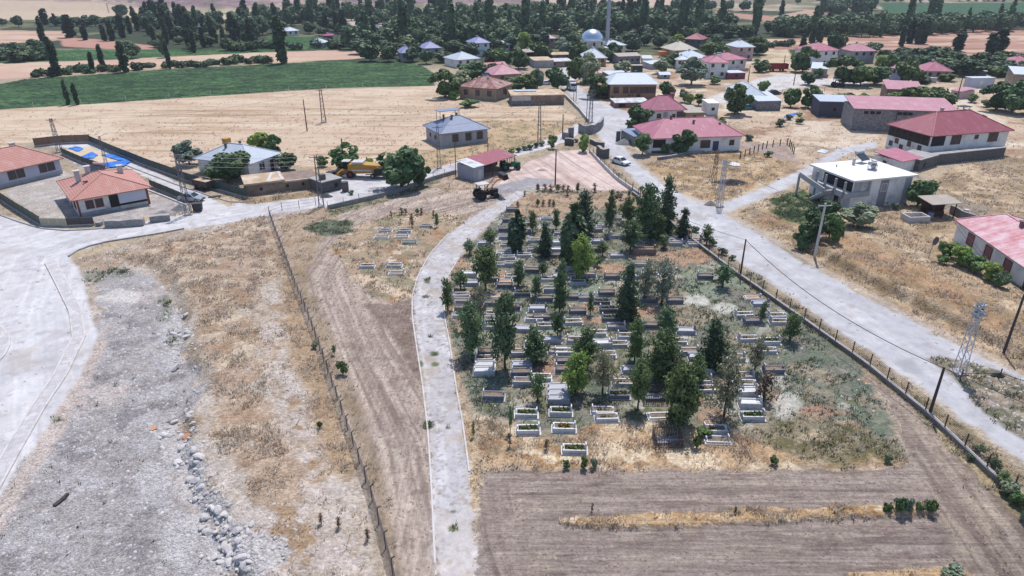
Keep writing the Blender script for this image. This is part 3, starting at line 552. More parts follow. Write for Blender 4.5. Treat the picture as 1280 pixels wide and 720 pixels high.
WEEDG = leaf_mat('green_weed', (92, 104, 66), (116, 122, 82), 0.0, 0.7, 0.2)
blades('straw', 'dry_grass', 5.0, 42000, 230, 4, 0.26, 0.28, 0.035, STRAW)
blades('straw', 'brown_grass', 2.2, 18000, 200, 4, 0.30, 0.30, 0.04, STRAWD)
blades('weed', 'grey_weeds', 5.0, 20000, 190, 5, 0.20, 0.30, 0.05, WEED)
blades('weed', 'green_weeds', 3.0, 12000, 190, 5, 0.22, 0.30, 0.05, WEEDG)
def lumps(key, name, dens, n_max, dmax, r0, r1, m, flatz=0.6):
    x, yy, z, d, i = scatter(key, dens, n_max, dmax); n = len(x)
    s = (r0+(r1-r0)*RNG.random(n)**4)*np.clip(d/55, 1, 1.6)
    base = np.array([(-1, -1, -.4), (1, -1, -.4), (1, 1, -.4), (-1, 1, -.4), (-.6, -.6, .7), (.7, -.5, .6), (.5, .6, .8), (-.6, .5, .6)])
    fq = np.array([(0, 1, 5, 4), (1, 2, 6, 5), (2, 3, 7, 6), (3, 0, 4, 7), (4, 5, 6, 7)])
    v = base[None]*(1+0.5*(RNG.random((n, 8, 3))-0.5)); a = RNG.random(n)*6.28; c, s_ = np.cos(a)[:, None], np.sin(a)[:, None]
    vx = (v[:, :, 0]*c-v[:, :, 1]*s_*0.75)*s[:, None]+x[:, None]; vy = (v[:, :, 0]*s_+v[:, :, 1]*c*0.75)*s[:, None]+yy[:, None]; vz = v[:, :, 2]*s[:, None]*flatz+z[:, None]
    me = np_mesh(name, np.stack([vx, vy, vz], -1).reshape(-1, 3), (fq[None]+np.arange(n)[:, None, None]*8).reshape(-1, 4), None, False, [m])
    return tag(link(name, me), kind='stuff')
STONE = mat('pale_stone', (208, 202, 200), 0.9, 0.30, 1.5, (176, 170, 170), 0.5, rand=0.15)
SOIL = mat('soil_clod', (148, 130, 122), 0.95, 0.3, 1.5)
lumps('stone', 'gravel', 5.0, 30000, 110, 0.025, 0.17, STONE)
lumps('clod', 'dirt', 14.0, 60000, 120, 0.025, 0.13, SOIL)
# ------------------------------------------------------------------ labels that tell look-alikes apart by their neighbours
ITEMS = []
def item(o, look, plural, px, py, marks='village'): ITEMS.append((o, look, plural, px, py, marks)); return o
LANDMARKS = {
 'far': [('the green crop field', 60, 100), ('the middle of the green crop field', 300, 84), ('the silver mosque dome', 742, 46), ('the pale minaret', 759, 40), ('the blue roofed farmhouses', 570, 62), ('the small blue house', 288, 36), ('the pale tan strip field', 420, 66),
         ('the crimson roofed dark house', 864, 48), ('the pink roofed white house', 1029, 70), ('the pale pink hip roof', 1076, 70), ('the distant green field', 1180, 12), ('the brown ploughed field', 1200, 52), ('the grey gravel yard far away', 550, 28),
         ('the white container cabin', 1226, 104), ('the far corner of the crop field', 520, 84), ('the small orange field', 690, 32), ('the bare hill foot', 60, 22), ('the stubble patch by the village', 972, 76), ('the red barn roof at the edge', 1270, 82), ('the small magenta roofed hut', 408, 48), ('the rusty roofed brown house', 600, 105), ('the lilac roofed cottage', 1170, 90)],
 'village': [('the rusty roofed brown house', 600, 108), ('the blue roofed grey house', 570, 165), ('the long magenta roof', 870, 172), ('the white flat roofed house', 1085, 235), ('the big crimson roofed house', 1175, 175), ('the pale blue hip roof', 295, 200), ('the yellow combine harvester', 447, 212), ('the long stone barn', 1125, 145),
             ('the brown school with white roof', 792, 110), ('the silver mosque dome', 742, 48), ('the grey barn with white roof', 945, 125), ('the upper magenta roof', 838, 138), ('the pink twin roofs', 895, 82), ('the mud roofed barns', 690, 78), ('the pink roofed white house', 1029, 75), ('the pale pink hip roof', 1076, 72), ('the white container cabin', 1226, 104),
             ('the white walled pink cottage', 1235, 310), ('the dark timber shed', 1040, 137), ('the pink hip roof', 634, 92), ('the lavender blue house', 1117, 92), ('the white hip roof', 742, 68), ('the shadowed ruin', 790, 75), ('the lilac roofed cottage', 1170, 92)],
 'grave': [('the brown stone tomb', 805, 312), ('the rusty cage grave', 835, 545), ('the tall dark spruce', 783, 372), ('the biggest bushy pine', 849, 500), ('the broad conical spruce', 727, 275), ('the bare earth grave', 940, 370), ('the dark conifer pair', 818, 262), ('the dense round pine', 590, 415),
           ('the wide topped pine', 829, 430), ('the airy grey pine', 905, 490), ('the bright green pine', 719, 470), ('the narrow black juniper', 714, 300), ('the small pine on the path bend', 560, 372), ('the tallest left pine', 631, 420), ('the dark leaning spruce', 889, 430), ('the spreading pine', 608, 340), ('the small pine by the wall', 988, 412), ('the dirt track bend', 425, 320)],
}
def finish_labels():
    from collections import defaultdict
    B = defaultdict(list)
    for o, look, plural, px, py, marks in ITEMS:
        best = min(LANDMARKS[marks], key=lambda m: (m[1]-px)**2+((m[2]-py)*(2.0 if marks != 'grave' else 1.4))**2)
        dx, dy = px-best[1], (py-best[2])*1.6
        rel = ('left of' if dx < 0 else 'right of') if abs(dx) > abs(dy) else ('behind' if dy < 0 else 'in front of')
        B[(look, plural, rel, best[0])].append((px, py, o))
    for (look, plural, rel, mk), v in B.items():
        while len((look+' '+rel+' '+mk).replace('-', ' ').split()) > 11 and ' ' in look and len(look.split()) > 2: look = ' '.join(look.split()[1:])
        g = f'{plural} {rel} {mk}'
        if len(v) == 1:
            v[0][2]['label'] = f'{look} {rel} {mk}'; continue
        xs = [a[0] for a in v]; ysp = [a[1] for a in v]
        byx = (max(xs)-min(xs)) >= 0.8*(max(ysp)-min(ysp))
        v.sort(key=lambda a: a[0] if byx else -a[1])
        for i, (px, py, o) in enumerate(v):
            o['group'] = g
            if len(v) > 12: o['label'] = f'{look} among those {rel} {mk}'; continue
            n = len(v)
            w = ORD[i]+' from the '+('left' if byx else 'front')
            if i == n-1 and n > 2: w = 'last on the right' if byx else 'farthest back'
            if n == 2: w = ('the left one' if byx else 'the front one') if i == 0 else ('the right one' if byx else 'the rear one')
            o['label'] = f'{look} {rel} {mk}, {w}'
# ------------------------------------------------------------------ foliage
def quads_from(C_, N_, size, asp, rng):
    """leaf clumps: small tilted faces centred at C_, facing N_"""
    n = len(C_); r = rng.normal(size=(n, 3)); u = np.cross(N_, r); u /= np.linalg.norm(u, axis=1, keepdims=True)+1e-9; w = np.cross(N_, u)
    w /= np.linalg.norm(w, axis=1, keepdims=True)+1e-9
    s = (size*(0.55+0.9*rng.random(n)))[:, None]
    a = C_-u*s*asp-w*s*0.35; b = C_+u*s*asp*0.5-w*s; c = C_+u*s*asp+w*s*0.3; d = C_-u*s*asp*0.4+w*s
    return np.stack([a, b, c, d], 1).reshape(-1, 3)
def cloud(blobs, n, size, rng, asp=1.2, up=0.5, dens=None):
    blobs = np.array(blobs, float); wt = (blobs[:, 3]**2); k = rng.choice(len(blobs), n, p=wt/wt.sum())
    d = rng.normal(size=(n, 3)); d /= np.linalg.norm(d, axis=1, keepdims=True); r = blobs[k, 3]*(0.55+0.55*rng.random(n)**0.6)
    sq = np.ones((n, 3)); sq[:, 2] = blobs[k, 4] if blobs.shape[1] > 4 else 0.85
    c = blobs[k, :3]+d*r[:, None]*sq
    q = fbm(c[:, 0]*1.1+c[:, 2]*0.7, c[:, 1]*1.1-c[:, 2]*0.9, 5, 2); keep = q > -0.22
    c, d = c[keep], d[keep]
    nn = d*0.9+rng.normal(size=d.shape)*0.55; nn[:, 2] += up; nn /= np.linalg.norm(nn, axis=1, keepdims=True)
    return quads_from(c, nn, size, asp, rng)
BARK = mat('bark', (112, 98, 84), 0.95, 0.3, 2.0, rand=0.2)
BARKD = mat('dark_bark', (86, 76, 68), 0.95, 0.3, 2.0)
def trunk_mesh(name, h, r, limbs, rng, m=BARK):
    b = MB(); bend = (rng.random(2)-0.5)*0.05*h
    pts = [Vector((bend[0]*t*t, bend[1]*t*t, -0.15+t*h)) for t in (0, 0.35, 0.7, 1.0)]
    for i in range(3): b.tube(pts[i], pts[i+1], r*(1-0.28*i), r*(1-0.28*(i+1)), 7, caps=(i == 2))
    for a, b_, rr in limbs: b.tube(a, b_, rr, rr*0.35, 5)
    o = b.build(name, m, None, None, True); me = o.data; bpy.data.objects.remove(o); return me
def crown_mesh(name, v, m):
    n = len(v)//4; return np_mesh(name, v, np.arange(n*4).reshape(-1, 4), None, False, [m])
L_PINE = leaf_mat('pine_needles', (88, 112, 76), (124, 146, 98), 0.2, 1.4, 0.12)
L_SPRUCE = leaf_mat('spruce_needles', (62, 84, 64), (94, 114, 86), 0.15, 1.4, 0.1)
L_BRIGHT = leaf_mat('fresh_pine_needles', (116, 150, 78), (146, 172, 96), 0.1, 1.4, 0.2)
L_GREYPINE = leaf_mat('grey_pine_needles', (134, 142, 120), (158, 162, 138), 0.12, 1.4, 0.15)
L_LEAF = leaf_mat('orchard_leaves', (92, 118, 68), (124, 148, 90), 0.28, 0.5, 0.25)
L_DARK = leaf_mat('walnut_leaves', (70, 98, 60), (100, 124, 78), 0.25, 0.5, 0.2)
L_WILLOW = leaf_mat('willow_leaves', (128, 144, 118), (152, 162, 134), 0.2, 0.5, 0.2)
L_LIME = leaf_mat('lime_green_leaves', (138, 166, 82), (164, 184, 100), 0.15, 0.5, 0.3)
L_FAR = leaf_mat('woodland_leaves', (70, 92, 66), (100, 120, 84), 0.34, 0.22, 0.15)
L_POP = leaf_mat('poplar_leaves', (58, 78, 58), (82, 100, 72), 0.25, 0.4, 0.12)
L_DEAD = leaf_mat('withered_needles', (112, 92, 78), (136, 114, 94), 0.2, 1.0, 0.1)
def pine(seed, conic=0.75, droop=-0.25, h=5.0, rad=1.7, clear=0.18, per=9, mtl=L_PINE, tuft=0.17, levels=12, dens=1.0, oval=0.0):
    """whorls of branches on a straight stem, needles in clumps along the outer part of each"""
    rng = np.random.default_rng(seed); C_ = []; N_ = []; limbs = []
    off = rng.normal(size=2)*0.10*rad
    for li in range(levels):
        t = (li+0.5*rng.random())/levels; z = h*(clear+(0.97-clear)*t)
        cone = (1-t)**conic*min(1, 0.6+t*3); egg = math.sin(math.pi*(0.22+0.76*t))**0.8
        prof = cone*(1-oval)+egg*oval+0.04
        nb = max(3, int(per*0.85*(1-0.45*t)))
        for k in range(nb):
            a = 2*math.pi*(k+0.8*rng.random())/nb+li*1.3; ln = rad*prof*(0.32+0.95*rng.random()**1.2)
            el = -droop+0.45*t+0.22*rng.normal(); d = np.array([math.cos(a)*math.cos(el), math.sin(a)*math.cos(el), math.sin(el)]); p0 = np.array([off[0]*t, off[1]*t, z])
            if t < 0.75 and k % 2 == 0: limbs.append((tuple(p0), tuple(p0+d*ln*0.85), 0.035))
            for q_ in range(max(1, int(round(ln/0.42)))):
                s = 1.0-0.72*(q_+0.3*rng.random())/max(1, round(ln/0.42)); cc = p0+d*ln*s+rng.normal(size=3)*0.10
                m_ = int((11+7*rng.random())*dens); g = rng.normal(size=(m_, 3)); g[:, 2] *= 0.75; rr = 0.17+0.05*rad
                C_.append(cc+g*rr*0.8); q = g*0.55+d*0.4+np.array([0, 0, 0.7])+rng.normal(size=(m_, 3))*0.25; N_.append(q/np.linalg.norm(q, axis=1, keepdims=True))
    c = np.concatenate(C_); n = np.concatenate(N_)
    a = quads_from(c, np.cross(n, rng.normal(size=n.shape)), tuft*0.42, 2.1, rng); b = quads_from(c+n*0.04, n, tuft*0.5, 1.3, rng)
    return crown_mesh('crown', np.concatenate([a, b]), mtl), trunk_mesh('trunk', h*0.93, 0.09+0.012*h, limbs[:40], rng, BARKD), h, rad
def column(seed, h=5, rad=0.7, mtl=L_SPRUCE, n=3000, size=0.16):
    rng = np.random.default_rng(seed); bl = []
    for i in range(16):
        t = i/15; r = rad*math.sin(math.pi*min(1, 0.18+0.8*t))**0.8*(0.8+0.4*rng.random()); a = rng.random()*6.28
        bl.append((math.cos(a)*rad*0.22, math.sin(a)*rad*0.22, h*(0.1+0.84*t), max(0.18, r), 1.5))
    return crown_mesh('crown', cloud(bl, n, size, rng, 1.6, 0.9), mtl), trunk_mesh('trunk', h*0.8, 0.1, [], rng, BARKD), h, rad
def broad(seed, h=7, rad=3.2, n=4200, size=0.26, mtl=L_LEAF, clear=0.06, nb=24, flat_=0.85):
    rng = np.random.default_rng(seed); bl = []; limbs = []
    ch = h*(1-clear)/2; cz = h*clear+ch; sk = rng.normal(size=2)*0.12*rad
    for i in range(nb):
        d = rng.normal(size=3); d /= np.linalg.norm(d); r = rad*(0.18+0.26*rng.random()**1.3); k = rng.random()**0.35; low = 1-0.25*max(0, -d[2])
        p = (d[0]*(rad*1.06-r)*k*low+sk[0]*d[2], d[1]*(rad*1.06-r)*k*low+sk[1]*d[2], max(cz+d[2]*(ch*1.04-r*0.8)*k, r*0.5)); bl.append((*p, r, flat_)); limbs.append(((0, 0, h*0.12), p, 0.07*h/7))
    return crown_mesh('crown', cloud(bl, n, size, rng), mtl), trunk_mesh('trunk', h*0.5, 0.03*h, limbs[:10], rng), h, rad
PROTO = {
 'pine': [pine(11, 0.7, -0.30, 5, 1.7, 0.16, oval=0.7), pine(12, 0.6, -0.35, 5, 1.7, 0.20, oval=0.9), pine(13, 0.7, -0.28, 5, 1.7, 0.14, oval=0.5), pine(14, 0.6, -0.4, 5, 1.7, 0.22, oval=1.0), pine(15, 0.7, -0.35, 5, 1.7, 0.12, oval=0.6)],
 'bushpine': [pine(21, 0.5, -0.35, 5, 2.0, 0.06, 10, L_PINE, 0.18, 13, 1.0, 0.7), pine(22, 0.5, -0.3, 5, 2.0, 0.06, 10, L_PINE, 0.18, 13, 1.0, 0.5)],
 'spruce': [pine(31, 0.9, 0.05, 6, 1.6, 0.04, 10, L_SPRUCE, 0.17, 17, 0.9), pine(32, 0.85, 0.0, 6, 1.6, 0.05, 10, L_SPRUCE, 0.17, 16, 0.9)],
 'column': [column(41)], 'bright': [pine(51, 0.5, -0.4, 4, 1.6, 0.16, 8, L_BRIGHT, oval=0.9)], 'greypine': [pine(61, 0.5, -0.5, 5, 1.8, 0.14, 7, L_GREYPINE, 0.15, 11, 0.75, 0.7), pine(62, 0.6, -0.5, 5, 1.8, 0.16, 7, L_GREYPINE, 0.15, 11, 0.75, 0.9)],
 'smallpine': [pine(71, 0.6, -0.35, 3, 0.9, 0.18, 7, L_PINE, 0.15, 9, 1.0, 0.6), pine(72, 0.5, -0.4, 3, 0.9, 0.28, 7, L_PINE, 0.15, 8, 1.0, 0.95)],
 'dead': [pine(81, 0.6, -0.4, 2, 0.5, 0.15, 5, L_DEAD, 0.12, 6, 0.8)],
 'broad': [broad(101), broad(102, nb=30), broad(103, 6.5, 3.4), broad(104, 7.5, 3.0, clear=0.14)],
 'dark': [broad(111, mtl=L_DARK, n=4600), broad(112, 7, 3.6, n=5000, mtl=L_DARK, nb=22)], 'willow': [broad(121, mtl=L_WILLOW, n=4200), broad(122, mtl=L_WILLOW, clear=0.03, n=4200)],
 'lime': [broad(131, 5, 2.4, mtl=L_LIME, clear=0.05)], 'shrub': [broad(141, 2.6, 1.7, 1300, 0.16, L_LEAF, 0.02, 10, 0.8), broad(142, 2.6, 1.9, 1300, 0.16, L_DARK, 0.02, 12, 0.8), broad(143, 2.2, 1.6, 1100, 0.15, L_WILLOW, 0.02, 9, 0.8)],
}
NT = {}
def plant(kind, px, py, top, wpx, name='pine_tree', look=None, plural='trees', cat='tree', marks='village', hid=None, var=None, hfix=None):
    """a tree whose foot shows (or would show) at (px, py), its tip at row top, crown wpx wide"""
    if marks == 'village' and py < 140 and name != 'shrub': wpx *= 1.18; top -= 0.08*(py-top)
    p = at(px, py); L = PROTO[kind]; k = NT.get(kind, 0) if var is None else var; NT[kind] = k+1
    cr, tr, h0, r0 = L[k % len(L)]; h = hfix or max(0.4, top_h(p, top)); w = wpx*mpp(p)/2
    r = empty(name, p, RNG.random()*6.28); q = 0.86 if 'pine' in kind or kind in ('spruce', 'dead') else 1.0; r.scale = (w/r0*q, w/r0*q, h/h0*(0.91 if q < 1 else 1))
    link('crown', cr, r); link('trunk', tr, r); tag(r, None, cat)
    return item(r, look or kind, plural, px, py, marks)
# cemetery
for k, px, py, top, w, look in [
 ('pine', 590, 444, 374, 40, 'dense round dark pine'), ('pine', 631, 461, 364, 42, 'tall dark green pine'), ('pine', 671, 453, 407, 40, 'middle sized dull pine'), ('pine', 607, 363, 304, 40, 'spreading green pine'), ('greypine', 601, 404, 352, 28, 'light greyish pine'), ('smallpine', 560, 388, 347, 18, 'small young pine'),
 ('smallpine', 576, 361, 336, 20, 'small young pine'), ('pine', 648, 357, 323, 24, 'middle sized dull pine'), ('smallpine', 670, 372, 343, 16, 'small young pine'), ('pine', 699, 391, 338, 26, 'slim dark green pine'), ('smallpine', 697, 422, 388, 18, 'small young pine'), ('spruce', 681, 320, 273, 28, 'dense conical spruce'),
 ('column', 714, 332, 252, 24, 'narrow black juniper'), ('spruce', 727, 296, 230, 46, 'broad conical spruce'), ('smallpine', 695, 287, 259, 14, 'small young pine'), ('bright', 727, 347, 297, 30, 'bright green young pine'), ('column', 645, 312, 261, 17, 'slim columnar conifer'), ('smallpine', 613, 307, 284, 16, 'small young pine'),
 ('pine', 761, 292, 242, 17, 'slim dark green pine'), ('pine', 785, 278, 243, 27, 'middle sized dull pine'), ('bushpine', 808, 296, 226, 42, 'big dark bushy pine'), ('spruce', 831, 290, 212, 34, 'tall blackish spruce'), ('pine', 788, 314, 273, 33, 'middle sized dull pine'), ('pine', 822, 298, 264, 27, 'middle sized dull pine'),
 ('spruce', 852, 298, 256, 28, 'dense conical spruce'), ('smallpine', 883, 306, 281, 20, 'small young pine'), ('spruce', 783, 398, 322, 42, 'tall dark spruce'), ('greypine', 805, 374, 324, 30, 'light greyish pine'), ('greypine', 827, 380, 320, 42, 'light greyish pine'), ('smallpine', 903, 359, 328, 24, 'small young pine'),
 ('pine', 793, 452, 396, 30, 'middle sized dull pine'), ('pine', 830, 432, 382, 32, 'slim dark green pine'), ('bushpine', 828, 474, 410, 60, 'wide topped dark pine'), ('pine', 733, 460, 404, 40, 'middle sized dull pine'), ('spruce', 890, 458, 392, 50, 'dark leaning spruce'), ('greypine', 753, 492, 434, 42, 'light greyish pine'),
 ('bright', 719, 492, 444, 36, 'bright green young pine'), ('pine', 797, 512, 449, 34, 'middle sized dull pine'), ('bushpine', 849, 530, 447, 58, 'biggest bushy dark pine'), ('greypine', 905, 520, 438, 50, 'airy grey pine'), ('greypine', 943, 464, 418, 32, 'light greyish pine'), ('smallpine', 987, 426, 389, 25, 'small young pine'),
 ('smallpine', 672, 502, 464, 22, 'small young pine'), ('dead', 954, 500, 462, 22, 'withered brown young pine'), ('smallpine', 738, 394, 364, 10, 'small young pine'), ('smallpine', 747, 333, 318, 11, 'small young pine'), ('smallpine', 703, 352, 322, 13, 'small young pine'), ('smallpine', 678, 346, 326, 12, 'small young pine'), ('smallpine', 666, 290, 262, 14, 'small young pine'),
 ('smallpine', 587, 318, 298, 14, 'small young pine'), ('bushpine', 870, 480, 440, 30, 'big dark bushy pine'), ('smallpine', 952, 402, 376, 14, 'small young pine'), ('smallpine', 753, 320, 300, 14, 'small young pine'), ('smallpine', 830, 310, 292, 16, 'small young pine'), ('smallpine', 631, 420, 402, 14, 'small young pine')]:
    plant(k, px, py, top, w, 'spruce_tree' if 'spruce' in look else 'juniper_tree' if 'juniper' in look or 'columnar' in look else 'pine_tree', look, 'conifers', 'tree', 'grave')
for i, (px, py, top, w) in enumerate([(672, 239, 229, 7), (681, 239, 229, 8), (688, 240, 230, 7), (697, 240, 229, 8), (704, 239, 230, 7), (710, 239, 231, 6), (722, 240, 228, 8), (743, 240, 228, 7), (656, 245, 238, 5), (672, 258, 248, 6), (679, 257, 249, 7), (687, 257, 248, 6), (692, 258, 250, 6), (709, 246, 239, 6), (647, 262, 251, 5), (765, 248, 236, 8), (776, 250, 240, 7), (772, 246, 238, 6), (786, 246, 238, 6),
 (502, 268, 259, 7), (507, 268, 260, 6), (522, 268, 260, 6), (527, 268, 259, 6), (542, 272, 262, 5), (546, 284, 265, 7), (515, 284, 266, 8), (489, 272, 263, 4), (638, 540, 505, 8), (637, 558, 540, 7), (683, 562, 548, 9), (592, 546, 526, 6), (460, 676, 660, 8), (424, 660, 645, 8), (418, 444, 430, 6), (402, 655, 640, 7), (740, 640, 628, 5), (918, 645, 632, 5)]):
    plant('dead' if i % 3 else 'smallpine', px, py, top, w*0.9, 'sapling', 'withered knee high sapling' if i % 3 else 'tiny green sapling', 'saplings', 'sapling', 'grave')
for i, (px, py, top, w) in enumerate([(708, 585, 574, 13), (730, 586, 571, 14), (742, 586, 573, 12), (1109, 642, 628, 15), (1122, 642, 621, 18), (1134, 642, 622, 16), (1146, 640, 626, 14), (1161, 641, 624, 18), (1188, 722, 706, 34), (1252, 602, 588, 26), (1240, 585, 572, 20), (1262, 618, 602, 26), (1272, 632, 614, 24), (1222, 566, 556, 16), (1279, 650, 630, 18), (966, 580, 568, 14), (429, 468, 450, 16), (394, 435, 425, 12), (876, 545, 533, 26), (870, 560, 545, 14), (1108, 578, 567, 14), (1210, 575, 566, 12), (400, 535, 526, 8)]):
    plant('shrub', px, py, top, w, 'shrub', 'leafy green shrub', 'shrubs', 'shrub', 'grave', var=i % 3)
# village and roadside
for k, px, py, top, w, look in [
 ('dark', 502, 236, 180, 62, 'large dark walnut tree'), ('dark', 524, 232, 196, 30, 'drooping dark tree'), ('broad', 433, 212, 176, 40, 'leafy green tree'), ('broad', 404, 208, 193, 16, 'small leafy tree'), ('lime', 462, 210, 198, 14, 'small yellow green tree'), ('willow', 237, 206, 176, 36, 'grey green willow'), ('dark', 286, 228, 186, 60, 'broad dark fruit tree'), ('lime', 327, 192, 166, 34, 'yellow green tree'),
 ('dark', 345, 196, 168, 26, 'tall dark tree'), ('dark', 358, 212, 190, 30, 'dark bushy tree'), ('broad', 691, 186, 167, 14, 'small leafy tree'), ('lime', 730, 190, 168, 16, 'small lime green tree'), ('broad', 803, 194, 166, 26, 'thin crowned fruit tree'), ('dark', 853, 192, 162, 34, 'round dark tree'), ('broad', 832, 192, 178, 14, 'small leafy tree'), ('dark', 800, 160, 128, 34, 'dark roadside tree'), ('dark', 790, 163, 148, 24, 'low leaning tree'),
 ('dark', 697, 112, 84, 27, 'round dark street tree'), ('broad', 718, 104, 70, 22, 'bright leafy tree'), ('willow', 735, 104, 68, 28, 'grey green willow'), ('dark', 745, 122, 94, 34, 'dark garden tree'), ('dark', 834, 125, 102, 20, 'round dark tree'), ('willow', 864, 106, 74, 36, 'large grey green tree'), ('willow', 776, 96, 76, 22, 'round greyish tree'), ('willow', 827, 92, 74, 20, 'round greyish tree'), ('dark', 918, 143, 104, 40, 'large dark courtyard tree'), ('broad', 952, 118, 100, 14, 'small leafy tree'), ('broad', 873, 132, 118, 14, 'small leafy tree'), ('lime', 862, 130, 118, 10, 'small lime green tree'), ('broad', 896, 158, 145, 22, 'low round bush tree'),
 ('willow', 855, 128, 112, 12, 'small grey tree'), ('dark', 988, 134, 110, 20, 'leafy dark tree'), ('dark', 1010, 135, 108, 22, 'leafy dark tree'), ('dark', 1022, 132, 112, 18, 'leafy dark tree'), ('broad', 1052, 126, 116, 22, 'low garden tree'), ('broad', 1077, 127, 116, 14, 'low garden tree'), ('dark', 1054, 106, 70, 44, 'huge dark spreading tree'), ('dark', 1092, 106, 82, 34, 'dark leafy tree'), ('broad', 1075, 108, 84, 26, 'dark leafy tree'), ('dark', 1108, 96, 70, 22, 'dark leafy tree'), ('dark', 1135, 104, 76, 30, 'dark leafy tree'), ('lime', 1104, 84, 70, 22, 'yellow green tree'), ('dark', 1148, 104, 94, 26, 'dark leafy tree'),
 ('dark', 1043, 74, 38, 22, 'tall dense tree'), ('dark', 1003, 90, 60, 30, 'dark leafy tree'), ('dark', 1010, 106, 90, 18, 'small dark tree'), ('broad', 948, 90, 74, 22, 'sparse olive coloured tree'), ('dark', 1022, 98, 86, 12, 'reddish dark tree'), ('broad', 1150, 133, 107, 42, 'wide hedge tree'), ('dark', 1174, 135, 110, 38, 'wide hedge tree'), ('broad', 1130, 131, 115, 34, 'wide hedge tree'), ('dark', 1244, 138, 104, 38, 'big dark bush tree'), ('dark', 1264, 142, 98, 46, 'big dark bush tree'), ('dark', 1284, 142, 94, 46, 'big dark bush tree'), ('dark', 1018, 288, 258, 32, 'dark garden tree'), ('broad', 1036, 298, 266, 28, 'thin fruit tree'), ('dark', 1002, 306, 280, 24, 'dark roadside tree'),
 ('dark', 1146, 258, 220, 36, 'dark garden tree'), ('willow', 1072, 284, 254, 46, 'bluish green bush tree'), ('dark', 1015, 302, 272, 34, 'dark roadside tree'), ('dark', 1030, 278, 246, 30, 'dark garden tree'), ('broad', 1042, 304, 268, 20, 'thin fruit tree'), ('broad', 893, 105, 94, 14, 'small leafy tree'),
 ('dark', 556, 122, 88, 36, 'dark dense tree'), ('willow', 575, 116, 90, 26, 'round greyish tree'), ('dark', 590, 100, 76, 34, 'dark dense tree'), ('lime', 568, 124, 114, 14, 'small lime green bush'), ('dark', 626, 122, 104, 14, 'dark house side tree'), ('dark', 646, 114, 94, 30, 'dark tree row'), ('dark', 662, 114, 94, 24, 'dark tree row'), ('willow', 672, 112, 88, 16, 'slender greyish tree'), ('broad', 587, 134, 124, 22, 'low scrubby bush'), ('lime', 668, 100, 88, 10, 'small yellow tree'), ('dark', 612, 96, 78, 20, 'dark dense tree'), ('dark', 648, 86, 62, 26, 'dark dense tree'), ('dark', 628, 84, 60, 28, 'dark dense tree'), ('dark', 612, 82, 62, 20, 'dark dense tree'), ('lime', 655, 64, 42, 18, 'yellow green tree'), ('dark', 677, 76, 52, 26, 'dark dense tree'), ('willow', 704, 70, 48, 20, 'round greyish tree'), ('dark', 715, 66, 44, 22, 'dark dense tree'), ('willow', 790, 64, 50, 22, 'grey green willow'), ('dark', 762, 78, 62, 14, 'dark garden tree'),
 ('dark', 722, 76, 54, 22, 'dark dense tree'), ('dark', 733, 74, 58, 18, 'dark dense tree'), ('willow', 752, 73, 58, 16, 'grey green willow'), ('dark', 768, 72, 54, 18, 'dark dense tree'), ('broad', 885, 74, 54, 22, 'dark leafy tree'), ('dark', 900, 78, 52, 24, 'dark leafy tree'), ('dark', 946, 68, 46, 24, 'large dark tree'), ('dark', 839, 84, 66, 18, 'dark leafy tree'), ('lime', 846, 60, 44, 16, 'yellow green tree'), ('broad', 1185, 102, 92, 22, 'low garden tree'), ('dark', 788, 124, 116, 14, 'low courtyard bush')]:
    plant(k, px, py, top, w, 'broadleaf_tree' if 'bush' not in look else 'bush', look, 'broadleaf trees')
for i, (px, py, w) in enumerate([(640, 192, 12), (648, 190, 10), (655, 188, 10), (662, 187, 12), (670, 184, 10), (678, 182, 10), (686, 180, 8), (632, 196, 10), (985, 150, 12), (1000, 146, 10), (975, 158, 16), (935, 176, 14), (925, 172, 10), (1215, 128, 18), (1232, 134, 16), (770, 248, 8), (800, 252, 8), (868, 290, 12), (890, 306, 14), (915, 325, 10), (1063, 250, 18), (1085, 254, 16), (1102, 256, 14), (1160, 252, 22), (440, 243, 10), (600, 218, 12), (720, 178, 8), (820, 300, 8), (903, 318, 14), (840, 275, 9), (1000, 155, 14), (960, 196, 12), (1120, 262, 14), (1180, 330, 20)]):
    plant('shrub', px, py, py-w*0.62, w, 'shrub', 'low scruffy shrub', 'shrubs', 'shrub', 'village', var=i % 3)
# vine hedge in front of the pink cottage
for i, (px, py, top, w) in enumerate([(1184, 322, 300, 28), (1200, 332, 308, 30), (1218, 340, 318, 30), (1236, 350, 328, 28), (1250, 358, 338, 22)]):
    plant('lime' if i % 2 else 'broad', px, py, top, w, 'vine', 'lush climbing vine on trellis', 'vines', 'vine', 'village', var=i)
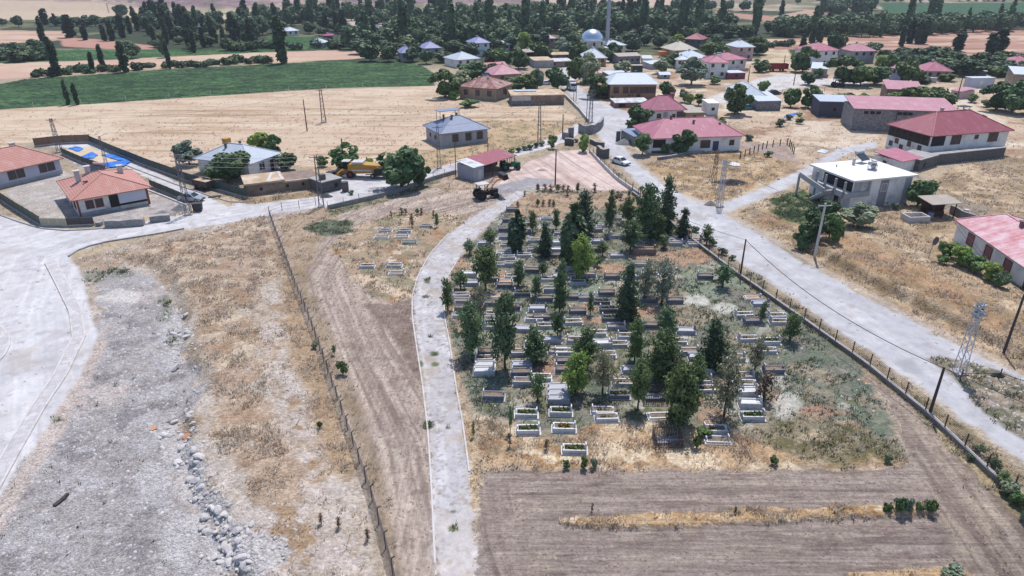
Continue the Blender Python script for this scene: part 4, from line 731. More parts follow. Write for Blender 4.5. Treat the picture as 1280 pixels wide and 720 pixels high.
# ------------------------------------------------------------------ far trees
def far_mesh(seed, kind):
    rng = np.random.default_rng(seed)
    if kind == 'poplar':
        h, r = 16, 1.5; bl = []
        for i in range(13):
            t = i/12; bl.append((rng.normal()*0.25, rng.normal()*0.25, h*(0.08+0.88*t), r*(0.55+0.6*math.sin(math.pi*(0.12+0.8*t)))*0.8, 1.6))
        v = cloud(bl, 1800, 0.44, rng, 1.5, 0.8); m = L_POP
    elif kind == 'round':
        h, r = 9, 4.2; bl = []
        for i in range(20):
            d = rng.normal(size=3); d /= np.linalg.norm(d); rr = r*(0.22+0.26*rng.random()); k = rng.random()**0.35
            bl.append((d[0]*(r-rr)*k, d[1]*(r-rr)*k, 4.6+d[2]*(4.2-rr)*k, rr))
        v = cloud(bl, 2300, 0.5, rng); m = L_FAR
    else:
        h, r = 3, 2.4; bl = [(rng.normal()*1.0, rng.normal()*1.0, 1.0+rng.random()*0.8, 1.0+0.5*rng.random()) for _ in range(7)]
        v = cloud(bl, 800, 0.36, rng); m = L_FAR
    n = len(v)//4; tb = MB(); tb.tube((0, 0, -0.3), (0, 0, h*0.45), 0.22 if h > 4 else 0.1, 0.12 if h > 4 else 0.05, 5)
    tv = np.array(tb.v); tf = np.array([f for f in tb.f if len(f) == 4]); V_ = np.concatenate([v, tv]); F_ = np.concatenate([np.arange(n*4).reshape(-1, 4), tf+n*4])
    return np_mesh(kind, V_, F_, None, False, [m, BARK], np.concatenate([np.zeros(n, int), np.ones(len(tf), int)])), h, r
FM = {'poplar': [far_mesh(s, 'poplar') for s in range(200, 204)], 'round': [far_mesh(s, 'round') for s in range(210, 216)], 'bush': [far_mesh(s, 'bush') for s in range(220, 223)]}
NFAR = {'poplar': 0, 'round': 0, 'bush': 0}
LOOKS = {'poplar': ('tall slim dark poplar', 'poplars', 'poplar_tree', 'poplar'), 'round': ('bushy green tree', 'bushy trees', 'orchard_tree', 'tree'), 'bush': ('low rounded bush', 'bushes', 'field_bush', 'bush')}
def fart(kind, px, py, hpx, wpx, look=None):
    p = at(px, py); L = FM[kind]; me, h0, r0 = L[NFAR[kind] % len(L)]; NFAR[kind] += 1
    lk, pl, nm, ct = LOOKS[kind]
    o = link(nm, me); o.location = p; o.rotation_euler = (0, 0, RNG.random()*6.28)
    h = top_h(p, py-hpx); w = wpx*mpp(p)/2; o.scale = (w/r0, w/r0, h/h0); tag(o, None, ct)
    return item(o, look or lk, pl, px, py, 'far')
for a in [('poplar', 57, 59, 38, 7), ('poplar', 72, 95, 48, 9), ('poplar', 65, 96, 12, 5), ('poplar', 88, 47, 28, 12), ('poplar', 107, 50, 20, 7), ('poplar', 131, 51, 20, 6), ('poplar', 141, 51, 26, 7), ('poplar', 154, 47, 29, 8), ('poplar', 163, 42, 22, 6), ('poplar', 117, 91, 26, 6), ('poplar', 129, 86, 30, 6), ('poplar', 157, 90, 38, 10), ('poplar', 212, 86, 36, 5), ('poplar', 353, 79, 58, 13), ('poplar', 86, 131, 31, 5), ('poplar', 97, 131, 27, 5), ('poplar', 243, 66, 28, 6), ('poplar', 57, 31, 20, 8), ('poplar', 70, 33, 16, 4),
 ('round', 153, 20, 16, 22), ('round', 165, 73, 24, 24), ('round', 146, 40, 12, 16), ('poplar', 168, 28, 20, 5), ('round', 206, 72, 22, 14), ('poplar', 1153, 55, 32, 9), ('poplar', 1126, 58, 26, 6), ('poplar', 1136, 54, 32, 10), ('poplar', 1146, 55, 30, 8), ('poplar', 1197, 64, 26, 12), ('poplar', 1236, 72, 30, 12), ('poplar', 1247, 70, 34, 14), ('poplar', 1002, 66, 20, 7), ('poplar', 1014, 60, 30, 7), ('poplar', 1022, 58, 32, 8), ('poplar', 1034, 32, 16, 5), ('poplar', 976, 22, 22, 5), ('poplar', 839, 12, 12, 3), ('poplar', 629, 54, 26, 8), ('poplar', 524, 36, 16, 4), ('poplar', 498, 44, 20, 6), ('round', 497, 30, 10, 12), ('round', 475, 30, 18, 16), ('round', 440, 62, 34, 34), ('round', 450, 60, 26, 20), ('poplar', 408, 40, 26, 6), ('poplar', 422, 40, 26, 8), ('poplar', 430, 42, 30, 8), ('round', 1234, 38, 12, 14), ('poplar', 742, 22, 20, 3), ('poplar', 738, 30, 30, 3), ('poplar', 733, 30, 26, 3)]: fart(*a)
def belt(kind, poly, n, hpx, wpx, seed):
    rng = np.random.default_rng(seed); pl = np.array(poly, float); lo, hi = pl.min(0), pl.max(0); got = []; tries = 0
    while len(got) < n and tries < 4000:
        tries += 1; q = lo+(hi-lo)*rng.random(2)
        if sd_poly(q[None], pl)[0] < 0: continue
        if any((abs(q[0]-g[0]) < wpx*0.42 and abs(q[1]-g[1]) < 2.2) for g in got): continue
        got.append(q); s = 0.7+0.6*rng.random(); fart(kind, q[0], q[1], hpx*s, wpx*(0.8+0.4*rng.random())*s**0.5)
belt('round', [(0, 35), (0, 31), (40, 32), (150, 29), (180, 33), (80, 34)], 14, 12, 16, 301)
belt('poplar', [(172, 50), (240, 62), (330, 62), (330, 40), (250, 28), (200, 24), (172, 36)], 46, 27, 6, 302)
belt('round', [(170, 58), (250, 68), (330, 66), (330, 56), (200, 44)], 12, 14, 18, 303)
belt('poplar', [(296, 58), (325, 60), (330, 32), (380, 26), (560, 22), (560, 14), (420, 14), (300, 24)], 18, 26, 8, 304)
belt('round', [(330, 42), (420, 34), (440, 26), (540, 26), (550, 46), (450, 44), (400, 46)], 18, 16, 20, 305)
belt('round', [(430, 78), (450, 66), (480, 52), (540, 44), (600, 46), (650, 66), (600, 76), (545, 82), (500, 78)], 30, 20, 24, 306)
belt('bush', [(35, 97), (130, 91), (330, 79), (345, 80), (330, 75), (200, 83), (60, 92)], 26, 9, 14, 307)
belt('bush', [(-10, 78), (55, 76), (55, 70), (0, 68)], 12, 12, 20, 308); belt('round', [(-10, 76), (60, 74), (50, 66), (0, 66)], 6, 16, 22, 318)
belt('bush', [(240, 66), (340, 62), (430, 62), (440, 56), (345, 58)], 12, 9, 14, 309)
belt('poplar', [(560, 40), (740, 40), (900, 46), (960, 46), (940, 41), (800, 22), (560, 18)], 36, 24, 5, 310)
belt('round', [(960, 44), (1100, 46), (1100, 36), (1000, 32), (950, 34)], 12, 15, 18, 311)
belt('round', [(1110, 43), (1280, 38), (1280, 31), (1180, 32), (1110, 37)], 20, 16, 20, 312)
belt('round', [(1096, 80), (1150, 74), (1290, 84), (1290, 98), (1210, 96), (1160, 92)], 42, 18, 26, 313)
belt('round', [(760, 68), (850, 62), (900, 58), (940, 52), (940, 44), (760, 50)], 22, 18, 20, 314)
belt('round', [(560, 62), (740, 60), (740, 46), (600, 44)], 16, 18, 20, 315)
belt('bush', [(950, 60), (990, 58), (990, 56), (950, 57)], 6, 6, 8, 316); belt('bush', [(1040, 64), (1095, 66), (1095, 62), (1040, 61)], 7, 7, 14, 317)
# the far wood behind the village reads as one mass
def wood(polys, seed):
    rng = np.random.default_rng(seed); VV = []; FF = []; off = 0
    src = []
    for me, h, r in FM['round']+FM['poplar'][:2]:
        v = np.empty(len(me.vertices)*3, np.float32); me.vertices.foreach_get('co', v); f = np.empty(len(me.loops), np.int32); me.loops.foreach_get('vertex_index', f); src.append((v.reshape(-1, 3), f.reshape(-1, 4)))
    for poly, n, s0 in polys:
        pl = np.array(poly, float); lo, hi = pl.min(0), pl.max(0); k = 0
        while k < n:
            q = lo+(hi-lo)*rng.random(2)
            if sd_poly(q[None], pl)[0] < 0: continue
            k += 1; p = at(*q); i = rng.integers(len(src)) if rng.random() < 0.5 else rng.integers(6); v, f = src[i]; s = s0*(0.75+0.6*rng.random()); a = rng.random()*6.28
            w = np.stack([v[:, 0]*math.cos(a)-v[:, 1]*math.sin(a), v[:, 0]*math.sin(a)+v[:, 1]*math.cos(a), v[:, 2]], 1)*s+np.array(p)
            VV.append(w); FF.append(f+off); off += len(v)
    me = np_mesh('woodland', np.concatenate(VV), np.concatenate(FF), None, False, [L_FAR]); tag(link('woodland', me), kind='stuff')
wood([([(560, 46), (740, 46), (960, 46), (960, 42), (900, 38), (820, 24), (760, 16), (560, 18), (540, 30)], 230, 1.15), ([(890, 13), (960, 12), (960, 14), (890, 15), (840, 15), (840, 12)], 24, 1.1), ([(950, 47), (1100, 46), (1280, 38), (1280, 31), (1100, 36), (1060, 36), (960, 41)], 120, 1.0), ([(330, 34), (560, 26), (560, 16), (330, 22)], 70, 1.1), ([(960, 6), (1100, 3), (1280, 1), (1280, 2.2), (1100, 4)], 34, 1.0), ([(170, 40), (330, 50), (330, 30), (200, 24)], 24, 1.1), ([(1020, 22), (1100, 18), (1090, 6), (1040, 10)], 30, 1.3), ([(440, 60), (640, 64), (640, 44), (480, 44)], 60, 1.1)], 77)
# ------------------------------------------------------------------ buildings
PLASTER = mat('white_plaster', (238, 236, 234), 0.85, 0.08, 0.5, (196, 190, 184), 0.35)
CREAM = mat('cream_plaster', (214, 204, 190), 0.85, 0.10, 0.5, (180, 168, 154), 0.4)
GREYP = mat('grey_plaster', (176, 176, 180), 0.85, 0.12, 0.6, (150, 148, 150), 0.4)
PINKP = mat('pinkish_plaster', (206, 176, 174), 0.85, 0.10, 0.5, (184, 160, 156), 0.4)
LAV = mat('lavender_plaster', (178, 178, 208), 0.85, 0.10, 0.5, (150, 150, 170), 0.4)
BROWNP = mat('brown_plaster', (172, 142, 112), 0.9, 0.15, 0.6, (146, 122, 98), 0.5)
TANP = mat('tan_rough_wall', (176, 154, 134), 0.9, 0.18, 0.7, (146, 126, 110), 0.5)
ADOBE = mat('mud_wall', (138, 118, 106), 0.95, 0.25, 0.7, (164, 144, 128), 0.5, bump=0.6, bscale=3)
EARTHROOF = mat('earth_roof', (186, 160, 130), 0.95, 0.22, 0.5, (216, 200, 186), 0.5, bump=0.5, bscale=2)
STONEW = block_mat('rubble_stone', (150, 148, 152), (112, 110, 112), 0.42, 0.26, 0.35)
BLOCK = block_mat('concrete_block', (166, 162, 160), (132, 128, 126), 0.4, 0.2, 0.25)
DARKBLOCK = block_mat('dark_block', (112, 108, 108), (86, 82, 82), 0.4, 0.2, 0.3)
CONC = mat('concrete', (172, 168, 166), 0.9, 0.15, 0.8, (146, 142, 140), 0.5)
PALECONC = mat('pale_concrete', (206, 200, 198), 0.9, 0.12, 0.8, (180, 174, 170), 0.4)
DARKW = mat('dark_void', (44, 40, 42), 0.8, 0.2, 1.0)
GLASS = mat('window_glass', (58, 62, 72), 0.2, 0.1, 1.0, spec=0.5)
FRAMEW = mat('white_frame', (220, 218, 216), 0.5, 0.05, 1.0)
FRAMEB = mat('brown_frame', (112, 70, 58), 0.6, 0.1, 1.0)
FRAMER = mat('red_brown_frame', (150, 76, 62), 0.6, 0.1, 1.0)
SHUT = mat('faded_red_shutter', (140, 92, 96), 0.7, 0.12, 1.0)
WOODD = mat('dark_wood', (84, 56, 50), 0.8, 0.2, 1.5)
R_TILE = roof_mat('terracotta_tiles', (208, 146, 134), (222, 178, 168), 0.5, 0.26, True, 0.8)
R_PINK = roof_mat('faded_magenta_sheet', (188, 110, 130), (206, 150, 164), 0.5)
R_CRIM = roof_mat('crimson_sheet', (164, 86, 98), (184, 122, 132), 0.45)
R_MAUVE = roof_mat('bleached_pink_sheet', (196, 134, 146), (212, 166, 174), 0.55)
R_WORN = roof_mat('worn_pink_sheet', (206, 124, 132), (230, 204, 208), 0.85)
R_RUST = roof_mat('rusted_sheet', (150, 92, 84), (206, 184, 176), 0.6)
R_WHITE = roof_mat('white_sheet', (212, 220, 230), (196, 202, 208), 0.5)
R_BLUE = roof_mat('pale_blue_sheet', (194, 202, 214), (208, 214, 222), 0.5)
R_SLATE = roof_mat('blue_grey_sheet', (136, 148, 176), (148, 160, 184), 0.5)
R_LILAC = roof_mat('lilac_sheet', (150, 152, 196), (168, 170, 206), 0.5)
R_BEIGE = roof_mat('beige_sheet', (206, 196, 178), (190, 178, 160), 0.5)
R_DUST = roof_mat('dusty_sheet', (180, 166, 152), (206, 196, 186), 0.5)
R_SCRAP = roof_mat('patched_white_sheet', (224, 224, 226), (132, 104, 98), 0.6)
R_FLAT = mat('white_roof_membrane', (236, 234, 231), 0.8, 0.06, 0.6, (214, 208, 202), 0.4)
STEEL = mat('galvanised_steel', (170, 174, 180), 0.45, 0.1, 1.0, metal=0.4)

class House:
    def __init__(s, name, label, A, B, D, hw, cat='house', group=None):
        s.a = at(*A); b = at(*B); v = Vector((b.x-s.a.x, b.y-s.a.y)); s.L = v.length; s.rz = math.atan2(v.y, v.x)
        n = Vector((-math.sin(s.rz), math.cos(s.rz)))
        if isinstance(D, tuple): d = at(*D); s.D = abs((Vector((d.x-s.a.x, d.y-s.a.y))).dot(n))
        else: s.D = D
        s.h = hw; s.root = empty(name, s.a, s.rz, label, cat, group); s.roofo = None
    def walls(s, m, h=None, top=None):
        b = MB(); L, D, h = s.L, s.D, h or s.h
        b.hexa([(0, 0, -1), (L, 0, -1), (L, D, -1), (0, D, -1), (0, 0, h), (L, 0, h), (L, D, h), (0, D, h)] if top is None else [(0, 0, -1), (L, 0, -1), (L, D, -1), (0, D, -1)]+top)
        s.wall = b.build('wall', m, s.root); return s
    def hip(s, m, rise, over=0.5, inset=None, z=None, th=0.14, x0=0, x1=None, y0=0, y1=None, name='roof'):
        L, D = s.L, s.D; z = s.h if z is None else z; x1 = L if x1 is None else x1; y1 = D if y1 is None else y1
        X0, X1, Y0, Y1 = x0-over, x1+over, y0-over, y1+over; w, d = X1-X0, Y1-Y0; b = MB()
        if w >= d:
            k = d/2 if inset is None else inset*d/2; r0, r1 = (X0+k, (Y0+Y1)/2, z+rise), (X1-k, (Y0+Y1)/2, z+rise)
        else:
            k = w/2 if inset is None else inset*w/2; r0, r1 = ((X0+X1)/2, Y0+k, z+rise), ((X0+X1)/2, Y1-k, z+rise)
        e = [(X0, Y0, z), (X1, Y0, z), (X1, Y1, z), (X0, Y1, z)]
        if w >= d: fs = [[e[0], e[1], r1, r0], [e[1], e[2], r1], [e[2], e[3], r0, r1], [e[3], e[0], r0]]
        else: fs = [[e[0], e[1], r0], [e[1], e[2], r1, r0], [e[2], e[3], r1], [e[3], e[0], r0, r1]]
        for f in fs: b.face(f)
        lo = [(p[0], p[1], p[2]-th) for p in e]
        for i in range(4): b.face([lo[i], lo[(i+1) % 4], e[(i+1) % 4], e[i]])
        b.face(lo[::-1])
        s.roofo = b.build(name, m, s.root); s.z = z; s.ridge = (r0, r1)
        # ridge and hip caps
        c = MB()
        for p, q in ([(r0, r1)] if (Vector(r0)-Vector(r1)).length > 0.3 else [])+[(e[0], r0), (e[1], r1 if w >= d else r0), (e[2], r1), (e[3], r0 if w >= d else r1)]: c.bar(Vector(p)+Vector((0, 0, 0.03)), Vector(q)+Vector((0, 0, 0.03)), 0.22, 0.08)
        c.build('ridge_cap', m, s.roofo); return s
    def gable(s, m, rise, over=0.4, along='x', z=None, th=0.14):
        L, D = s.L, s.D; z = s.h if z is None else z; o = over; b = MB()
        if along == 'x': q = [[(-o, -o, z), (L+o, -o, z), (L+o, D/2, z+rise), (-o, D/2, z+rise)], [(L+o, D+o, z), (-o, D+o, z), (-o, D/2, z+rise), (L+o, D/2, z+rise)]]; gb = [[(0, 0, z-.01), (0, D/2, z+rise-.1), (0, D, z-.01)], [(L, 0, z-.01), (L, D, z-.01), (L, D/2, z+rise-.1)]]
        else: q = [[(-o, D+o, z), (-o, -o, z), (L/2, -o, z+rise), (L/2, D+o, z+rise)], [(L+o, -o, z), (L+o, D+o, z), (L/2, D+o, z+rise), (L/2, -o, z+rise)]]; gb = [[(0, 0, z-.01), (L, 0, z-.01), (L/2, 0, z+rise-.1)], [(0, D, z-.01), (L/2, D, z+rise-.1), (L, D, z-.01)]]
        for f in q:
            b.face(f); lo = [(p[0], p[1], p[2]-th) for p in f]; b.face(lo[::-1])
            for i in range(4): b.face([lo[i], lo[(i+1) % 4], f[(i+1) % 4], f[i]])
        s.roofo = b.build('roof', m, s.root); s.z = z
        g = MB()
        for t in gb: g.face(t)
        g.build('gable_wall', s.wall.data.materials[0], s.wall); return s
    def mono(s, m, zf, zb, over=0.3, th=0.12, name='roof', x0=0, x1=None, y0=0, y1=None):
        x1 = s.L if x1 is None else x1; y1 = s.D if y1 is None else y1; o = over
        f = [(x0-o, y0-o, zf), (x1+o, y0-o, zf), (x1+o, y1+o, zb), (x0-o, y1+o, zb)]; b = MB(); b.face(f); lo = [(p[0], p[1], p[2]-th) for p in f]; b.face(lo[::-1])
        for i in range(4): b.face([lo[i], lo[(i+1) % 4], f[(i+1) % 4], f[i]])
        s.roofo = b.build(name, m, s.root); s.z = max(zf, zb); return s
    def flat(s, m, over=0.2, th=0.25, par=0.0, z=None):
        z = s.h if z is None else z; b = MB(); b.box((s.L/2, s.D/2, z+th/2), (s.L+2*over, s.D+2*over, th)); s.roofo = b.build('roof', m, s.root); s.z = z+th
        if par:
            p = MB(); L, D, t = s.L+2*over, s.D+2*over, 0.18
            for c, d in (((L/2-over, -over+t/2, s.z+par/2), (L, t, par)), ((L/2-over, D-over-t/2, s.z+par/2), (L, t, par)), ((-over+t/2, D/2-over, s.z+par/2), (t, D-2*t, par)), ((L-over-t/2, D/2-over, s.z+par/2), (t, D-2*t, par))): p.box(c, d)
            p.build('parapet', m, s.roofo)
        return s
    def _pl(s, f):
        return {'f': ((0, 0), (1, 0), (0, -1), s.L), 'r': ((s.L, 0), (0, 1), (1, 0), s.D), 'l': ((0, s.D), (0, -1), (-1, 0), s.D), 'b': ((s.L, s.D), (-1, 0), (0, 1), s.L)}[f]
    def _slab(s, f, u0, u1, z0, z1, o0, o1, b=None):
        O, T, N, _ = s._pl(f); b = b or MB(); q = []
        for z in (z0, z1):
            for (u, o) in ((u0, o1), (u1, o1), (u1, o0), (u0, o0)): q.append((O[0]+T[0]*u+N[0]*o, O[1]+T[1]*u+N[1]*o, z))
        b.hexa(q); return b
    def win(s, f, u, z, w, h, fm=None, gm=None, mull=1, simple=False):
        fm = fm or FRAMEW; gm = gm or GLASS; W_ = s._pl(f)[3]; u = u*W_; t = 0.09
        if simple: return s._slab(f, u-w/2, u+w/2, z, z+h, -0.05, 0.03).build('window', gm, s.root)
        b = MB(); a0, a1 = u-w/2, u+w/2
        s._slab(f, a0-t, a1+t, z-t, z, 0.0, 0.09, b); s._slab(f, a0-t, a1+t, z+h, z+h+t, 0.0, 0.08, b); s._slab(f, a0-t, a0, z, z+h, 0.0, 0.08, b); s._slab(f, a1, a1+t, z, z+h, 0.0, 0.08, b)
        for i in range(mull): k = a0+(i+1)*w/(mull+1); s._slab(f, k-0.03, k+0.03, z+0.002, z+h-0.002, 0.0, 0.06, b)
        o = b.build('window', fm, s.root); s._slab(f, a0+.003, a1-.003, z+.003, z+h-.003, -0.05, 0.02).build('pane', gm, o); return o
    def door(s, f, u, w=0.95, h=2.1, m=None, z=0.0):
        W_ = s._pl(f)[3]; u *= W_; o = s._slab(f, u-w/2, u+w/2, z, z+h, -0.05, 0.05).build('door', m or WOODD, s.root); s._slab(f, u+w/2-.16, u+w/2-.1, z+1.0, z+1.15, 0.05, 0.09).build('handle', STEEL, o); return o
    def slab(s, name, f, u0, u1, z0, z1, o0, o1, m, parent=None): return s._slab(f, u0, u1, z0, z1, o0, o1).build(name, m, parent or s.root)
    def chim(s, x, y, zt, w=0.5, m=None, cap=True):
        b = MB(); b.box((x, y, zt-0.9), (w, w, 1.8)); o = b
        if cap: b.box((x, y, zt+0.05), (w+0.2, w+0.2, 0.1))
        return b.build('chimney', m or PALECONC, s.roofo)
    def box(s, name, c, d, m, parent=None):
        b = MB(); b.box(c, d); return b.build(name, m, parent or s.root)

# --- near left: two terracotta houses
h = House('brick_house', 'white house with terracotta tiled hip roof and a half glazed porch beside block walls', (100, 271), (188.5, 254.5), 12.5, 2.9).walls(PLASTER)
h.hip(R_TILE, 2.1, 0.7)
h.slab('plinth', 'f', 0.01, h.L-0.01, -0.9, 0.55, 0.0, 0.06, GREYP)
for u in (0.17, 0.30): h.win('f', u, 1.05, 1.0, 1.25, FRAMER)
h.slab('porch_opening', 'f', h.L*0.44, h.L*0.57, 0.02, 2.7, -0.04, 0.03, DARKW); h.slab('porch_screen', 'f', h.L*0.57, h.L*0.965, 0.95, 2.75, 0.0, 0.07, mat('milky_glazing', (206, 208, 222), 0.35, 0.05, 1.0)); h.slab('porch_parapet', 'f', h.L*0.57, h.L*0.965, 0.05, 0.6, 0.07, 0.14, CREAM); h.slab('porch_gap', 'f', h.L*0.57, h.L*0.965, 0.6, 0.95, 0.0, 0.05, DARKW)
h.slab('corner_post', 'f', h.L*0.965, h.L, 0.0, 2.8, 0.0, 0.1, FRAMER); h.slab('corner_trim', 'f', 0.0, 0.28, 0.0, 2.8, 0.0, 0.09, FRAMER)
for u in (0.87, 0.80): h.win('l', u, 1.0, 0.75, 1.3, FRAMEB)
h.win('l', 0.25, 1.1, 1.0, 1.2, FRAMEB); h.door('l', 0.5, 1.0, 2.1, FRAMEB)
X, Y = h.L, h.D
for x, y, z in ((0.18, 0.55, 5.6), (0.36, 0.72, 5.6), (0.80, 0.62, 5.2)): h.chim(X*x, Y*y, z, 0.75)
sk = h.box('skylight', (X*0.24, Y*0.36, h.h+1.35), (0.7, 0.5, 0.12), DARKW, h.roofo)
def heater(loc, rz, label, parent=None, s=1.0, tank=None):
    r = empty('solar_heater', loc, rz, label, 'solar heater'); b = MB()
    b.hexa([(-1.0*s, -0.75*s, 0.25), (1.0*s, -0.75*s, 0.25), (1.0*s, 0.55*s, 1.05*s), (-1.0*s, 0.55*s, 1.05*s), (-1.0*s, -0.78*s, 0.33), (1.0*s, -0.78*s, 0.33), (1.0*s, 0.52*s, 1.13*s), (-1.0*s, 0.52*s, 1.13*s)]); b.build('collector_panel', GLASS, r)
    b = MB(); b.tube((-0.95*s, 0.75*s, 1.3*s), (0.95*s, 0.75*s, 1.3*s), 0.27*s, None, 12); b.build('water_tank', tank or STEEL, r, None, True)
    b = MB()
    for x in (-0.9*s, 0.9*s): b.bar((x, 0.75*s, -0.4), (x, 0.75*s, 1.1*s), 0.06); b.bar((x, -0.72*s, -0.4), (x, -0.72*s, 0.3), 0.06); b.bar((x, -0.72*s, 0.28), (x, 0.75*s, 1.05*s), 0.05)
    b.build('stand', STEEL, r); return r
def on_roof(H_, x, y, dz=0.0): return H_.root.matrix_basis @ Vector((x, y, H_.z+dz)) if False else Matrix.Translation(H_.a) @ Matrix.Rotation(H_.rz, 4, 'Z') @ Vector((x, y, H_.z+dz))
heater(on_roof(h, X*0.5, Y*0.80, 1.2), h.rz-0.9, 'solar water heater with pinkish tank on the terracotta hip roof', tank=PINKP)
h = House('brick_house', 'grey lilac house with terracotta tiled roof at the frame edge, two pairs of windows', (-40, 246), (79, 217), 9.0, 3.0).walls(mat('lilac_plaster', (196, 196, 210), 0.85, 0.08, 0.5, (176, 176, 190), 0.4)).hip(R_TILE, 2.9, 0.6)
h.slab('plinth', 'f', 0.01, h.L-.01, -0.9, 0.7, 0.0, 0.06, GREYP)
for u in (0.47, 0.56, 0.80, 0.89): h.win('f', u, 1.2, 1.15, 1.35, FRAMEB)
for x, y, z in ((0.5, 0.55, 6.0), (0.72, 0.62, 6.2), (0.56, 0.85, 5.6)): h.chim(h.L*x, h.D*y, z, 0.75)
h = House('farm_house', 'house with pale blue sheet hip roof half hidden by a broad dark fruit tree', (313, 224), (350, 209), (241, 219), 2.9).walls(PLASTER).hip(R_BLUE, 2.3, 0.6)
h.win('f', 0.42, 0.9, 1.5, 1.4, FRAMEW); h.win('l', 0.8, 1.0, 1.1, 1.2, FRAMEW); h.door('f', 0.75)
for x, y in ((0.35, 0.62), (0.62, 0.5)): h.chim(h.L*x, h.D*y, 5.4, 0.35, DARKBLOCK)
h.box('roof_crate', (h.L*0.55, h.D*0.72, h.h+2.6), (1.3, 1.0, 0.9), mat('ochre_crate', (196, 146, 62), 0.7, 0.15, 1.0), h.roofo)
h = House('mud_barn', 'long low mud walled ruin with cracked earth roof by the road junction', (309, 245), (399, 234), (291, 236), 1.9, 'barn').walls(ADOBE)
L, D = h.L, h.D
b = MB(); b.box((L*0.26, D/2, 2.0), (L*0.52+0.4, D+0.5, 0.3)); b.box((L*0.76-0.15, D/2, 1.72), (L*0.48, D+0.4, 0.26)); h.roofo = b.build('roof', EARTHROOF, h.root)
b = MB(); b.bar((L*0.30, -.1, 2.17), (L*0.42, D, 2.17), 0.5, 0.06); b.bar((L*0.5, -.1, 2.18), (L*0.5, D, 2.18), 0.4, 0.08); b.bar((L*0.52, -.05, 1.87), (L*0.99, -.05, 1.87), 0.5, 0.05); b.build('roof_edging', PALECONC, h.roofo)
for u in (0.2, 0.56, 0.78): h.win('f', u, 0.7, 0.45, 0.5, None, DARKW, 0, True)
h = House('stone_shed', 'dark block shed with weathered slab roof at the end of the mud ruin', (404, 242), (428, 236), 4.0, 1.9, 'shed').walls(DARKBLOCK).flat(CONC, 0.15, 0.16); h.box('roof_vent', (1.0, 1.4, 2.5), (0.9, 0.9, 1.0), DARKBLOCK, h.roofo); h.win('f', 0.7, 0.6, 0.6, 0.7, None, DARKW, 0, True)
h = House('farm_house', 'grey block house with blue grey hip roof standing alone in the straw field', (552, 184.5), (609.5, 177.5), (531.5, 174), 3.1).walls(GREYP).hip(R_SLATE, 2.5, 0.55)
for u in (0.30, 0.58, 0.83): h.win('f', u, 1.0, 1.25, 1.5, FRAMEB)
h.win('l', 0.62, 1.2, 0.6, 0.7, FRAMEB); h.win('l', 0.3, 1.2, 0.6, 0.7, FRAMEB)
for x, y in ((0.25, 0.55), (0.38, 0.42), (0.55, 0.6)): h.chim(h.L*x, h.D*y, 5.9, 0.35, DARKBLOCK)
cn = Matrix.Translation(h.a) @ Matrix.Rotation(h.rz, 4, 'Z')
r = h.box('roof_shelter', (h.L*0.42, h.D*0.78, h.h+3.4), (5.2, 2.6, 0.12), R_SLATE); 
for sx in (-2.3, 2.3):
    for sy in (-1.1, 1.1): b = MB(); b.bar((h.L*.42+sx, h.D*.78+sy, h.h+0.6), (h.L*.42+sx, h.D*.78+sy, h.h+3.35), 0.1); b.build('shelter_post', STEEL, r)
# --- canopy and metal shed by the pink plot
h = House('metal_shed', 'grey sheet metal shed with patched white roof beside the red canopy', (592.5, 227), (605, 223.5), (568, 222), 2.6, 'shed').walls(mat('grey_sheet', (168, 170, 184), 0.5, 0.1, 0.8)).mono(R_SCRAP, 2.65, 3.1, 0.15); h.door('f', 0.6, 1.0, 2.0, PALECONC)
A = at(606, 223); B_ = at(645, 210); v = (B_-A); rz = math.atan2(v.y, v.x); L = v.length; DC = 4.6
r = empty('canopy', A, rz, 'open sided canopy with dark red sheet roof over parked farm machines', 'canopy'); b = MB(); b.hexa([(-.3, -.3, 2.5), (L, -.3, 2.5), (L, DC+.2, 3.0), (-.3, DC+.2, 3.0), (-.3, -.3, 2.6), (L, -.3, 2.6), (L, DC+.2, 3.1), (-.3, DC+.2, 3.1)]); b.build('roof', R_CRIM, r)
for k in range(5):
    for yy in (0.1, DC-.1): b = MB(); b.bar((0.2+k*(L-.6)/4, yy, -0.3), (0.2+k*(L-.6)/4, yy, 2.5+0.1*yy), 0.12); b.build('post', WOODD, r)
b = MB(); b.box((L/2, DC, 1.3), (L-0.4, 0.12, 2.6)); b.build('back_wall', DARKBLOCK, r)
# --- middle village
h = House('brown_house', 'square brown house with rusty stained hip roof and a solar tank', (575, 123), (620, 126.5), 11.0, 3.6).walls(TANP).hip(R_RUST, 2.6, 0.6)
for u in (0.18, 0.5, 0.82): h.win('f', u, 1.3, 1.3, 1.5, FRAMER)
h.win('r', 0.5, 1.3, 1.0, 1.3, FRAMER); h.chim(h.L*.6, h.D*.4, 6.2, 0.4); heater(on_roof(h, h.L*.48, h.D*.55, 2.2), h.rz, 'blue solar tank on the rusty stained hip roof', s=0.8, tank=R_LILAC)
h = House('stone_barn', 'long low stone barn with earth roof and white tiled end in the straw field corner', (640, 132), (705, 130.5), 9.0, 2.6, 'barn').walls(STONEW).flat(EARTHROOF, 0.3, 0.25); h.slab('white_tiling', 'f', 0.05, h.L*.36, 1.3, 2.6, 0, 0.12, PALECONC); h.slab('mud_facing', 'f', h.L*.38, h.L-.05, 0, 2.6, 0, 0.1, ADOBE); h.win('f', 0.82, 1.1, 0.7, 0.7, None, DARKW, 0, True); h.box('roof_sheet', (h.L*.3, h.D*.75, 3.0), (h.L*.42, 2.5, 0.2), R_BLUE, h.roofo)
